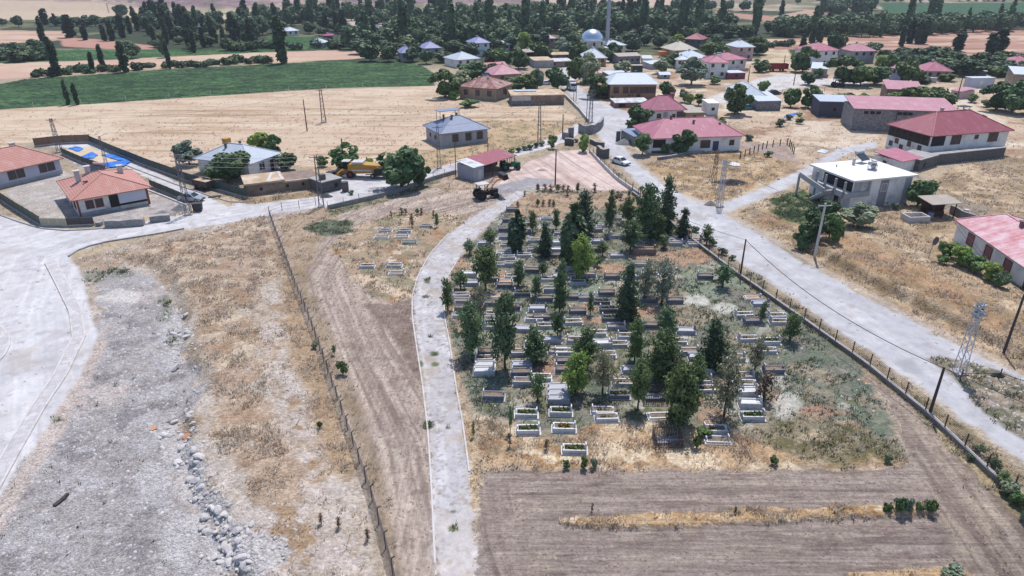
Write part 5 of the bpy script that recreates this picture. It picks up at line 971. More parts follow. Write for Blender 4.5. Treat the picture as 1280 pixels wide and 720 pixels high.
h = House('pink_house', 'house with pale magenta hip roof behind a dark tree row', (617, 105), (652, 103), 11.0, 3.0).walls(TANP).hip(R_MAUVE, 2.6, 0.6); h.chim(h.L*.5, h.D*.5, 6.0, 0.4); h.win('f', 0.3, 1.2, 1.2, 1.2, None, None, 1, True)
h = House('pink_house', 'lower red roofed wing just behind the pale magenta hip roof', (612, 97), (636, 95), 8.0, 2.8).walls(PLASTER).gable(roof_mat('coral_sheet', (206, 114, 120), (220, 152, 156), 0.5), 1.8); h.win('f', 0.3, 1.2, 1.0, 1.1, None, None, 1, True)
for lb, A, B, D, hw, wm, rm, rise in [
 ('two storey white house under lilac blue roof with columns among trees', (593, 71), (612, 70), 9, 5.6, PLASTER, R_LILAC, 2.2), ('single storey house with light blue roof and dark chimney left of the lilac one', (571, 85), (599, 83), 10, 3.0, PLASTER, R_BLUE, 2.4), ('small farmhouse with lilac blue roof at the crop field corner', (502, 77), (517, 76.5), 9, 3.4, GREYP, R_LILAC, 2.3), ('farmhouse with lilac blue roof sunk in dark trees above the crop corner', (531, 72), (551, 71), 9, 3.8, GREYP, R_LILAC, 2.4),
 ('small red roofed house deep among trees near the mosque', (675, 61), (694, 60.5), 9, 4.6, TANP, R_WORN, 2.2), ('open brown barn with dusty flat roof below the small red roof', (656, 74), (676, 73), 8, 2.8, WOODD, R_DUST, 1.0), ('white gabled hut among the dark trees', (627, 64), (637, 63), 7, 2.8, PLASTER, R_WHITE, 1.6),
 ('dwelling with broad white hip roof in front of the silver dome', (731, 83), (757, 83), 12, 3.2, BROWNP, R_WHITE, 3.0), ('cream house with white roof and flat dormer right of the minaret', (762, 71), (781, 70), 10, 4.6, CREAM, R_WHITE, 1.8),
 ('dark walled house with crimson hip roof at the wood edge', (855, 60), (876, 61), 10, 4.2, DARKBLOCK, R_CRIM, 2.4), ('tan house with wide beige hip roof above the white ones', (841, 74), (870, 73), 12, 3.6, TANP, R_BEIGE, 3.0), ('white house with bright white hip roof below the beige one', (857, 83), (884, 82), 11, 3.0, PLASTER, R_WHITE, 2.4), ('low white shed with sloping sheet roof left of the grey green tree', (845, 86), (862, 86), 7, 3.4, PLASTER, R_WHITE, 1.2),
 ('white two storey house with pink hip roof and solar tank', (883, 98), (908, 98), 9, 5.4, PLASTER, R_PINK, 2.0), ('long white house with pink roof adjoining the two storey one', (899, 90), (931, 88), 10, 4.2, PLASTER, R_PINK, 2.0), ('tall pinkish house with white hip roof and balcony', (920, 76), (940, 75.5), 10, 5.4, PINKP, R_WHITE, 2.2),
 ('large white house with pink roof left of the pale pink hip roof', (1015, 84), (1044, 82.5), 11, 6.0, PLASTER, R_PINK, 2.6), ('lilac walled house with pale pink hip roof beyond the orchard', (1064, 79.5), (1091, 79), 11, 4.8, GREYP, R_MAUVE, 2.6), ('lavender blue two storey house with pink roof between dark trees', (1111, 102), (1124, 103.5), 8, 4.6, LAV, R_MAUVE, 1.4), ('low cottage with lilac pink hip roof behind a pale wall', (1156, 99), (1187, 99.5), 10, 2.8, PINKP, R_PINK, 2.6), ('far house with lilac roof peeping over dark bushes', (1131, 78), (1147, 78), 9, 2.6, DARKBLOCK, R_MAUVE, 2.2), ('house with rosy roof cut by the frame edge', (1258, 91), (1300, 92), 12, 3.0, PLASTER, R_PINK, 2.4),
 ('tiny blue two storey house among the far poplars', (286, 41), (296, 41), 7, 5.4, LAV, R_LILAC, 0.8), ('far blue roofed hut between the poplars', (248, 40), (258, 40), 8, 3.0, LAV, R_LILAC, 0.8), ('small hut with magenta roof in the garden plots', (404, 51), (414, 51), 6, 2.6, DARKBLOCK, roof_mat('magenta_sheet', (190, 70, 140), (200, 100, 150), 0.4), 0.8), ('pale hut with white roof in the garden plots', (389, 60), (405, 60), 7, 2.4, GREYP, R_WHITE, 1.8), ('far house with grey blue roof over the tree tops', (456, 44), (472, 44), 9, 3.6, GREYP, R_SLATE, 1.6), ('small white building with tilted white roof by the tall poplar', (360, 45), (374, 44), 8, 2.6, PLASTER, R_WHITE, 1.8), ('low pale sheds row far behind the poplars', (310, 29), (340, 28), 8, 3.0, GREYP, R_WHITE, 1.2), ('long grey roofed shed beside the small orange field', (674, 28), (699, 28), 10, 3.0, GREYP, R_SLATE, 1.4)]:
    h = House('village_house' if 'shed' not in lb and 'barn' not in lb else 'village_shed', lb, A, B, D, hw, 'house' if 'shed' not in lb and 'barn' not in lb and 'hut' not in lb else 'shed').walls(wm).hip(rm, rise, 0.6)
    n = 3 if h.L > 8 else 2
    for i in range(n):
        h.win('f', (i+0.5)/n, hw-1.7, 1.1, 1.2, None, None, 1, True)
        if hw > 5: h.win('f', (i+0.5)/n, 0.9, 1.1, 1.2, None, None, 1, True)
    h.chim(h.L*0.45, h.D*0.55, hw+rise+0.4, 0.5, DARKBLOCK if 'dark' in lb else None)
    if 'balcony' in lb or 'columns' in lb: h.slab('balcony', 'f', 0.2, h.L*.6, 2.7, 2.9, 0, 1.2, PALECONC)
    if 'adjoining' in lb: h.slab('porch_wall', 'f', h.L*.3, h.L, 0, 1.2, 2.0, 2.2, CRIMW if 'CRIMW' in globals() else PINKP)
    if 'solar' in lb: heater(on_roof(h, h.L*.7, h.D*.6, 1.4), h.rz, 'solar tank on the pink hip roof of the two storey house', s=0.8)
# canopies, little sheds and flat roofed boxes of the village
def shed(name, label, A, B, D, hw, wm, rm, kind='flat', cat='shed', z2=None, wins=1):
    h = House(name, label, A, B, D, hw, cat).walls(wm)
    if kind == 'flat': h.flat(rm, 0.15, 0.15)
    elif kind == 'mono': h.mono(rm, hw+.05, z2 or hw+0.6, 0.2)
    else: h.gable(rm, z2 or 1.0)
    for i in range(wins): h.win('f', (i+0.5)/wins, hw*0.4, 0.8, 0.8, None, DARKW, 0, True)
    return h
shed('mud_barn', 'long mud barn with blue grey sheet front by the village street', (668, 85), (692, 84.5), 12, 2.6, GREYP, EARTHROOF, 'flat', 'barn', None, 0)
shed('mud_barn', 'barn with white corrugated roof beside the blue grey sheet one', (686, 84.5), (715, 83.5), 7, 2.2, ADOBE, R_SCRAP, 'mono', 'barn', 2.6, 2)
shed('mud_barn', 'second earth roofed barn row behind the white corrugated roof', (690, 76), (716, 75), 9, 2.2, ADOBE, EARTHROOF, 'flat', 'barn', None, 2); shed('small_hut', 'little mud hut by the street barns', (650, 81), (665, 80.5), 4, 1.6, ADOBE, EARTHROOF, 'flat')
shed('ruined_house', 'shadowed grey stone ruin with broken roof below the minaret', (773, 81), (800, 80), 9, 3.2, STONEW, R_DUST, 'gable', 'ruin', 0.8, 4); shed('small_shed', 'small white block shed right of the shadowed ruin', (803, 81), (815, 81), 6, 2.4, PLASTER, R_WHITE, 'mono'); shed('small_shed', 'pale sheet shed under the round greyish tree', (813, 87), (832, 86), 7, 2.0, GREYP, R_WHITE, 'mono', 'shed', 2.4)
shed('goods_container', 'dark green container in the village yard', (790, 91.5), (803, 91.5), 3, 2.6, mat('dark_green_sheet', (56, 76, 62), 0.6, 0.15, 1.0), R_DUST, 'flat', 'container', None, 0)
shed('small_shed', 'low red brick shed with dusty roof left of the green container', (756, 95.5), (773, 96), 5, 2.0, mat('red_brick_wall', (150, 92, 74), 0.9, 0.2, 0.8), R_DUST, 'mono'); shed('small_shed', 'tiny white roofed coop on the dry slope', (825, 98.5), (837, 98.5), 4, 1.4, GREYP, R_WHITE, 'gable', 'coop', 0.7, 1); shed('small_shed', 'white wall stump by the village street', (746, 99), (756, 100), 3, 2.2, PLASTER, PALECONC)
shed('school_annex', 'annex with plain white sheet roof behind the brown school', (761, 106), (786, 105), 8, 3.2, BROWNP, R_WHITE, 'mono', 'annex', 3.4, 1)
shed('small_shed', 'open red shed with white flat roof below the pink twin roofs', (909, 99), (931, 98.5), 6, 2.0, mat('maroon_wall', (138, 72, 84), 0.8, 0.12, 1.0), R_WHITE, 'flat'); shed('small_shed', 'white porch hut beside the large white house', (1010, 83.5), (1022, 83.5), 5, 2.6, PLASTER, R_WHITE, 'mono'); shed('garden_canopy', 'white sheet canopy on a wall before the big dark tree', (1013, 96), (1032, 97), 9, 3.0, PINKP, R_WHITE, 'gable', 'canopy', 1.6, 1)
shed('container_cabin', 'white metal container cabin on the dry slope', (1212, 110), (1241, 109.5), 3.2, 3.0, mat('white_cabin_sheet', (206, 208, 222), 0.5, 0.06, 1.0), R_WHITE, 'flat', 'cabin', None, 0).door('f', 0.48, 1.4, 2.2, PLASTER)
shed('stone_barn', 'stone barn with pale sheet gable at the frame edge above the bush trees', (1262, 113), (1310, 116), (1253, 106), 5.0, TANP, R_WHITE, 'mono', 'barn', 6.0, 1)
h = shed('long_wall_house', 'long low pale wall with coping in front of the lilac cottage', (1140, 103), (1170, 103.5), 1.0, 1.5, PALECONC, PALECONC, 'flat', 'wall', None, 0)
shed('low_shed', 'dark low shed with white roof strip behind the container cabin', (1196, 96), (1232, 97), 6, 2.2, DARKBLOCK, R_WHITE, 'mono', 'shed', 2.5, 0)
shed('timber_shed', 'dark timber shed with white sheet roof on the slope', (1022, 146), (1061, 147), 7.5, 4.0, mat('dark_planks', (84, 84, 100), 0.8, 0.2, 1.5), R_BLUE, 'mono', 'shed', 4.5, 1)
shed('small_shed', 'little shed with bluish roof left of the leafy dark trees', (946, 138.5), (975, 138), 9, 2.6, STONEW, R_WHITE, 'mono', 'barn', 3.6, 0)
h = House('grey_barn', 'grey barn with white hip roof behind the large courtyard tree', (925, 134), (955, 134), 14, 3.0, 'barn').walls(STONEW).hip(R_WHITE, 2.6, 0.5)
shed('flat_annex', 'white flat roofed annex by the courtyard', (884, 144), (897, 144), 6, 3.0, PLASTER, R_FLAT, 'flat', 'annex')
# brown school
h = House('school_building', 'brown two level school with large white sheet roof and red framed windows', (762, 125), (819, 124.7), (771, 117), 4.6, 'school').walls(BROWNP).hip(R_WHITE, 2.4, 0.8, 0.5)
for u in (0.13, 0.34, 0.53, 0.72, 0.89): h.win('f', u, 2.0, 2.6 if u > 0.4 else 1.5, 1.7, FRAMER, None, 2)
h.win('f', 0.06, 0.3, 0.6, 0.7, FRAMER); h.door('f', 0.62, 1.2, 1.7)
for x in (0.4, 0.62): h.chim(h.L*x, h.D*.6, 7.4, 0.6, DARKBLOCK)
h = House('stone_pen', 'low stone pen roofed with broken white sheets in front of the brown school', (769, 135), (811, 134), 5.5, 1.4, 'pen').walls(mat('red_stone', (146, 104, 98), 0.9, 0.25, 0.8)).mono(R_SCRAP, 1.45, 1.7, 0.2); h.slab('gap', 'f', h.L*.1, h.L*.3, 0.3, 1.1, 0, 0.04, DARKW)
# two magenta roofed houses
h = House('magenta_house', 'upper white house with magenta hip roof and flat topped annex', (810, 154), (853, 153), (818, 147), 3.2).walls(PLASTER).hip(R_PINK, 3.0, 0.7); h.win('f', 0.9, 1.0, 1.5, 1.6, FRAMEB); h.win('f', 0.3, 1.1, 1.2, 1.2, None, None, 1, True); h.door('f', 0.72); h.chim(h.L*.25, h.D*.35, 5.0, 0.3, DARKBLOCK); h.slab('wall_stain', 'f', h.L*.42, h.L*.55, 0.1, 2.6, 0, 0.05, GREYP); h.chim(h.L*.8, h.D*.6, 6.5, 0.8, R_CRIM)
shed('flat_annex', 'brown block annex with dusty flat roof beside the upper magenta roof', (856, 153), (879, 152.5), 10, 2.3, BROWNP, R_DUST, 'flat', 'annex')
h = House('magenta_house', 'long white house with broad magenta roof and a round dark tree at its door', (814, 192), (924, 188), 12.0, 3.3).walls(PLASTER).hip(R_PINK, 2.8, 0.6, 0.75)
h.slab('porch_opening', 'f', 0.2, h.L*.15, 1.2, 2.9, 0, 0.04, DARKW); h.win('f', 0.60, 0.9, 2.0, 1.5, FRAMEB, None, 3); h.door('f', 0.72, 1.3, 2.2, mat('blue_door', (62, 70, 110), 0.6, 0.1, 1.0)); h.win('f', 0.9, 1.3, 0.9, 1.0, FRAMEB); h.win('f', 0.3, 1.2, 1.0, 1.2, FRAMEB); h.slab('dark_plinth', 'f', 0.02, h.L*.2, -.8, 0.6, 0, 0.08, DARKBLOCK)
h.chim(h.L*.3, h.D*.5, 6.6, 0.35, DARKBLOCK); h.chim(h.L*.53, h.D*.35, 5.8, 0.35, DARKBLOCK); h.chim(h.L*.82, h.D*.3, 5.2, 0.25, DARKBLOCK)
shed('lean_to', 'lean-to with dark blue grey sheet roof beside the long magenta roof', (792, 182), (813, 180), 6, 2.0, STONEW, R_SLATE, 'mono', 'shed', 2.4, 0)
# --- right
h = House('stone_barn', 'long grey stone barn with pale pink sheet roof in two lengths', (1063, 163), (1190, 168), 10.0, 5.2, 'barn').walls(STONEW).mono(R_MAUVE, 5.25, 6.6, 0.3)
for i, u in enumerate((0.12, 0.18, 0.24, 0.45, 0.5, 0.55, 0.75, 0.8, 0.85)): h.win('f', u, 4.0, 1.0, 0.7, None, DARKW, 0, True)
h.slab('drain_pipe', 'f', h.L*.42, h.L*.424, 0.2, 5.1, 0.02, 0.14, DARKW)
shed('brick_barn', 'shorter brown barn with pale pink roof behind the long stone barn', (1106, 126), (1150, 128), 8, 3.4, ADOBE, R_MAUVE, 'mono', 'barn', 4.8, 2)
shed('small_shed', 'small pink roofed shed beside the climbing track', (1187, 122), (1199, 124), 6, 2.2, PINKP, R_MAUVE, 'mono')
h = House('large_house', 'large two storey white house with crimson hip roof and open upper veranda', (1157, 200), (1253, 192), (1098, 184.5), 5.0).walls(PLASTER).hip(R_CRIM, 3.4, 0.6)
LD, LL = h.D, h.L
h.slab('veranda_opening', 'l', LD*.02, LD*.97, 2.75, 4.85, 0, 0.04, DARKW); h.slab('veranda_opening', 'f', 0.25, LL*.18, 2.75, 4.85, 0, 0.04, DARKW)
for k in range(7): h.slab('veranda_post', 'l', LD*(.02+k*.158)-.12, LD*(.02+k*.158)+.12, 2.75, 4.9, 0.04, 0.12, WOODD)
h.slab('veranda_rail', 'l', LD*.02, LD*.97, 3.5, 3.6, 0.04, 0.1, WOODD)
h.win('f', 0.32, 2.9, 2.3, 1.7, FRAMEB, None, 3); h.win('f', 0.58, 3.7, 0.8, 0.7, FRAMEB); h.win('f', 0.80, 2.9, 2.3, 1.7, FRAMEB, None, 3); h.win('f', 0.07, 0.3, 1.1, 0.9, FRAMEB)
for u, z in ((0.12, 0.8), (0.25, 1.6), (0.38, 0.6), (0.55, 1.7), (0.8, 1.5)): h.win('l', u, z, 0.8, 0.9, FRAMEB)
h.chim(LL*.42, LD*.62, 8.8, 0.5)
r = House('retaining_wall', 'dark grey retaining wall along the foot of the large crimson roofed house', (1168, 206), (1254, 197), 1.2, 2.0, 'wall').walls(DARKBLOCK).flat(CONC, 0.05, 0.1)
h = House('small_annex', 'small white annex with pink roof below the veranda', (1124, 216), (1149, 211), (1107, 204), 2.2, 'annex').walls(PLASTER).mono(R_PINK, 2.25, 2.9, 0.3); h.win('l', 0.4, 0.9, 0.6, 0.6, FRAMEB)
h = House('garage', 'grey block garage joined to the retaining wall', (1147, 214), (1170, 207), 5.0, 2.1, 'garage').walls(DARKBLOCK).flat(CONC, 0.1, 0.15); h.win('f', 0.3, 0.5, 0.8, 0.8, None, DARKW, 0, True)
# white flat roofed house with veranda and stair
h = House('flat_roof_house', 'white house with bright flat roof, corner veranda and outside stair', (1060, 262), (1133, 254), (1017, 240), 4.7).walls(PLASTER)
h.flat(R_FLAT, 0.5, 0.28); LL, LD = h.L, h.D
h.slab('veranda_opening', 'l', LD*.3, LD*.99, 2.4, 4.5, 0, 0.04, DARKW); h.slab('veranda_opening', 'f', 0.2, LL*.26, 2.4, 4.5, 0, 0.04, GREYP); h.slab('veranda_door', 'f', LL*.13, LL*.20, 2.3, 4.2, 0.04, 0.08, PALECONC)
for u in (.3, .52, .76, .985): h._slab('l', LD*u-.15, LD*u+.15, 0, 4.7, 1.3, 1.6).build('veranda_post', GREYP, h.root)
h._slab('f', LL*.26, LL*.26+.25, 2.3, 4.7, 0.02, 0.3).build('veranda_post', GREYP, h.root)
h.slab('balcony', 'l', LD*.28, LD, 2.1, 3.0, 0.3, 1.6, GREYP); h.slab('balcony_front', 'f', -1.55, LL*.28, 2.1, 2.95, 0.05, 0.35, GREYP)
h.slab('stained_panel', 'f', LL*.46, LL*.60, 0, 4.6, 0, 0.03, mat('stained_plaster', (150, 144, 150), 0.9, 0.2, 0.8)); h.win('f', 0.53, 2.6, 1.0, 1.2, FRAMEW); h.slab('dark_end', 'f', LL*.88, LL*.985, 0, 4.6, 0, 0.03, GREYP)
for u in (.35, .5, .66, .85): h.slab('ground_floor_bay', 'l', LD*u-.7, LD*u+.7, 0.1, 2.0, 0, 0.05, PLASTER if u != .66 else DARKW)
O = h; st = MB()
for k in range(9): st.box((-2.2, LD*.30-0.2+k*0.42*-1+3.2, 0.25+k*0.27), (1.2, 0.44, 0.5+k*0.02))
st.build('stair', CONC, h.root)
b = MB(); b.hexa([(-3.0, LD*.95, -0.5), (-2.7, LD*.95, -0.5), (-2.7, LD*.95+.3, -0.5), (-3.0, LD*.95+.3, -0.5), (-3.0, LD*.95, 3.6), (-2.7, LD*.95, 3.6), (-2.7, LD*.95+.3, 3.6), (-3.0, LD*.95+.3, 3.6)]); b.hexa([(-3.0, LD*.30, 2.1), (-2.75, LD*.30, 2.1), (-2.75, LD*.96, 3.2), (-3.0, LD*.96, 3.2), (-3.0, LD*.30, 3.0), (-2.75, LD*.30, 3.0), (-2.75, LD*.96, 4.0), (-3.0, LD*.96, 4.0)]); b.build('stair_parapet', GREYP, h.root)
h.chim(LL*.68, LD*.5, 6.2, 0.5); h.chim(LL*.75, LD*.62, 6.0, 0.4); h.chim(LL*.55, LD*.8, 6.0, 0.35); h.chim(LL*.22, LD*.75, 5.4, 0.15, STEEL, False)
heater(on_roof(h, LL*.74, LD*.86, 0.3), h.rz+.2, 'solar water heater on the bright flat roof'); heater(on_roof(h, LL*.62, LD*.45, 0.3), h.rz+2.2, 'collapsed solar heater frame on the flat roof near its edge', s=0.7)
# cottage at the right edge
h = House('pink_cottage', 'white walled cottage with worn pink roof and reddish shutters behind vines', (1191, 300), (1300, 375), 9.5, 3.0).walls(PLASTER).hip(R_WORN, 1.9, 0.4, 0.5)
for u in (0.20, 0.42, 0.64): h.win('f', u, 0.9, 1.5, 1.5, FRAMEB, SHUT, 0)
h.door('f', 0.85, 1.0, 2.1, FRAMEB); h.chim(h.L*.33, h.D*.45, 5.4, 0.5, mat('sooty_chimney', (140, 104, 104), 0.9, 0.2, 1.0))
r = empty('pergola_shed', at(1176, 273), 0.2, 'open timber shelter with brown sheet roof beside the stone trough', 'shelter')
for x in (-1.8, 0, 2.2):
    for y in (0, 2.4): b = MB(); b.bar((x, y, -.3), (x, y, 2.5), 0.13); b.build('post', WOODD, r)
b = MB(); b.hexa([(-2.6, -.4, 2.45), (2.9, -.4, 2.35), (2.9, 3, 2.75), (-2.6, 3, 2.85), (-2.6, -.4, 2.55), (2.9, -.4, 2.45), (2.9, 3, 2.85), (-2.6, 3, 2.95)]); b.build('roof', R_DUST, r); b = MB(); b.box((0.2, 2.5, 1.1), (4.2, 0.12, 2.2)); b.box((-.2, 1.2, 0.5), (2.4, 1.0, 0.7)); b.build('back_wall', WOODD, r)
A, B_ = at(1129, 274), at(1157, 278); r = empty('water_trough', (A+B_)/2, 0.0, 'empty white concrete water trough on the dry grass', 'trough'); b = MB(); w, d = 3.4, 2.2
for c, s_ in (((0, -d/2+.1, .45), (w, .2, 1.1)), ((0, d/2-.1, .45), (w, .2, 1.1)), ((-w/2+.1, 0, .45), (.2, d-.4, 1.1)), ((w/2-.1, 0, .45), (.2, d-.4, 1.1)), ((0, 0, .2), (w-.4, d-.4, .2))): b.box(c, s_)
b.build('basin', PALECONC, r); b = MB(); b.box((0, -d/2-.06, .02), (w+.3, .1, .4)); b.build('ledge', CONC, r); r.rotation_euler = (0, 0, 0.1)
# mosque
p = at(742, 73); r = empty('mosque', p, 0.1, 'mosque with shiny silver dome half hidden by trees', 'mosque'); b = MB(); b.box((0, 5, 1.9), (12, 12, 5.0)); b.build('wall', CREAM, r)
b = MB(); b.tube((0, 5, 4.3), (0, 5, 6.9), 5.0, 5.0, 24); b.build('drum', CREAM, r)
b = MB(); n = 24; rr = 4.7; rings = [(rr*math.cos(t), 6.9+rr*0.95*math.sin(t)) for t in np.linspace(0, 1.52, 9)]
for (r0, z0), (r1, z1) in zip(rings[:-1], rings[1:]):
    for k in range(n):
        a0, a1 = 2*math.pi*k/n, 2*math.pi*(k+1)/n; b.face([(r0*math.cos(a0), 5+r0*math.sin(a0), z0), (r0*math.cos(a1), 5+r0*math.sin(a1), z0), (r1*math.cos(a1), 5+r1*math.sin(a1), z1), (r1*math.cos(a0), 5+r1*math.sin(a0), z1)])
dm = b.build('dome', mat('polished_lead', (204, 214, 230), 0.30, 0.06, 0.6, metal=0.75), r, None, True); b = MB(); b.tube((0, 5, 11.2), (0, 5, 13.0), 0.12, 0.03, 6); b.build('finial', STEEL, dm)
for k in range(8): b = MB(); a = k*math.pi/4; b.box((4.85*math.cos(a), 5+4.85*math.sin(a), 5.7), (0.5, 0.9, 1.4), a); b.build('window', GLASS, r)
p = at(758, 68); hh = 33; r = empty('minaret', p, 0.0, 'tall pale grey slender minaret beside the silver dome', 'minaret'); MW = mat('minaret_stone', (166, 168, 178), 0.8, 0.1, 0.4)
b = MB(); b.box((0, 0, 2.5), (3.0, 3.0, 6)); b.build('base', MW, r); b = MB(); b.tube((0, 0, 5.5), (0, 0, 24), 0.9, 0.78, 14); b.build('shaft', MW, r); b = MB(); b.tube((0, 0, 23.2), (0, 0, 24.4), 0.8, 1.5, 14); b.tube((0, 0, 24.4), (0, 0, 25.4), 1.5, 1.5, 14); b.build('balcony', MW, r); b = MB(); b.tube((0, 0, 25.4), (0, 0, 29), 0.9, 0.85, 12); b.tube((0, 0, 29), (0, 0, 34), 1.0, 0.05, 12); b.build('spire', R_SLATE, r)
# ------------------------------------------------------------------ graves
MARBLE = mat('white_marble', (212, 211, 213), 0.5, 0.10, 1.0, (180, 178, 180), 0.45, rand=0.12)
GRANITE = mat('grey_granite', (182, 182, 190), 0.5, 0.10, 1.2, (156, 156, 164), 0.4, rand=0.1)
DKGRAN = mat('dark_grey_stone', (118, 120, 132), 0.5, 0.12, 1.2, (96, 98, 108), 0.4, rand=0.1)
BROWNST = mat('brown_tuff', (150, 128, 118), 0.8, 0.15, 1.2, (124, 106, 98), 0.5)
BEDSOIL = mat('bed_soil', (128, 110, 96), 0.95, 0.3, 2.0, (160, 138, 116), 0.5)
REDSOIL = mat('reddish_soil', (180, 146, 122), 0.95, 0.25, 2.0, (206, 170, 140), 0.5)
BEDGRN = leaf_mat('bed_plants', (62, 82, 42), (96, 108, 58), 0.15, 3.0, 0.2)
FLOWER = leaf_mat('orange_flowers', (186, 116, 52), (150, 136, 70), 0.1, 4.0, 0.2)
def plants_mesh(seed, w, d, z, m, n=130):
    rng = np.random.default_rng(seed); c = np.stack([(rng.random(n)-.5)*w, (rng.random(n)-.5)*d, z+0.18*rng.random(n)*(0.4+rng.random(n))], 1); q = rng.normal(size=(n, 3)); q[:, 2] += 1.0; q /= np.linalg.norm(q, axis=1, keepdims=True)
    return crown_mesh('plants', quads_from(c, q, 0.09, 1.2, rng), m)
def grave_proto(kind):
    """list of (name, mesh) parts; long side along x"""
    out = []; w, d = 2.1, 1.0
    def add(n, b, m): o = b.build(n, m); out.append((n, o.data)); bpy.data.objects.remove(o)
    def ring(b, w, d, t, z0, z1):
        for c, s_ in (((0, -d/2+t/2), (w, t)), ((0, d/2-t/2), (w, t)), ((-w/2+t/2, 0), (t, d-2*t)), ((w/2-t/2, 0), (t, d-2*t))): b.box((c[0], c[1], (z0+z1)/2), (s_[0], s_[1], z1-z0))
    stone = {'white': MARBLE, 'planted': MARBLE, 'flower': MARBLE, 'low': MARBLE, 'grey': GRANITE, 'dark': DKGRAN, 'darkplant': DKGRAN, 'slab': GRANITE, 'tier': MARBLE, 'brown': BROWNST, 'earth': PALECONC, 'green': mat('greenish_stone', (150, 164, 160), 0.6, 0.1, 1.0)}[kind]
    hk = {'low': 0.26, 'white': 0.42, 'planted': 0.5, 'flower': 0.5, 'grey': 0.55, 'dark': 0.62, 'darkplant': 0.55, 'slab': 0.5, 'tier': 0.62, 'brown': 0.8, 'earth': 0.22, 'green': 0.35}[kind]
    b = MB(); b.box((0, 0, -0.05), (w+0.28, d+0.28, 0.3)); add('plinth', b, stone if kind not in ('dark', 'darkplant') else GRANITE)
    b = MB(); ring(b, w, d, 0.15 if kind != 'brown' else 0.2, 0.1, hk); add('kerb', b, stone)
    b = MB(); b.box((0, 0, 0.1+(hk-0.16)/2), (w-0.302, d-0.302, max(0.06, hk-0.2))); add('bed', b, {'slab': GRANITE, 'tier': MARBLE, 'earth': REDSOIL, 'low': BEDSOIL}.get(kind, BEDSOIL))
    b = MB(); s = 1 if kind not in ('dark', 'darkplant', 'white') else -1
    if kind not in ('earth', 'brown'):
        x = s*(w/2-0.06); b.hexa([(x-.07, -.3, hk), (x+.07, -.3, hk), (x+.07, .3, hk), (x-.07, .3, hk), (x-.05, -.22, hk+.5), (x+.05, -.22, hk+.5), (x+.05, .22, hk+.5), (x-.05, .22, hk+.5)]); add('headstone', b, MARBLE if kind != 'slab' else DKGRAN)
        b = MB(); b.box((-x, 0, hk+.12), (.1, .3, .24)); add('footstone', b, stone)
    else: b.box((w/2-.1, 0, hk+.15), (.14, .4, .5)); add('headstone', b, stone)
    if kind in ('planted', 'darkplant'): out.append(('plants', plants_mesh(5, 1.6, .55, hk-0.08, BEDGRN)))
    if kind == 'flower': out.append(('plants', plants_mesh(6, 1.0, .55, hk-0.08, BEDGRN))); out.append(('flowers', plants_mesh(7, .9, .5, hk, FLOWER, 60)))
    if kind == 'white': out.append(('plants', plants_mesh(8, 1.4, .5, hk-0.16, BEDGRN, 40)))
    return out
GP = {}
GLOOK = {'white': ('white marble kerb grave', 'white marble graves'), 'planted': ('white grave with green plants', 'planted white graves'), 'flower': ('white grave with orange flowers', 'flowered graves'), 'low': ('low white kerb grave', 'low kerb graves'), 'grey': ('grey stone grave', 'grey stone graves'), 'dark': ('dark stone grave', 'dark stone graves'), 'darkplant': ('dark grave with plants', 'dark planted graves'), 'slab': ('grey slab covered grave', 'slab covered graves'), 'tier': ('tall white stepped grave', 'white stepped graves'), 'brown': ('long brown stone tomb', 'brown tombs'), 'earth': ('bare earth grave in thin kerb', 'earth graves'), 'green': ('greenish stone grave', 'greenish graves')}
def grave(kind, px, py, sc=1.0, rz=None, wx=1.0):
    p = at(px, py); GP.setdefault(kind, grave_proto(kind)); r = empty('grave', p, (RNG.random()-0.5)*0.10 if rz is None else rz, None, 'grave'); sc *= 0.92; r.scale = (sc*wx, sc, sc*(0.85+0.25*RNG.random()))
    for n, me in GP[kind]: link(n, me, r)
    return item(r, *GLOOK[kind], px, py, 'grave')
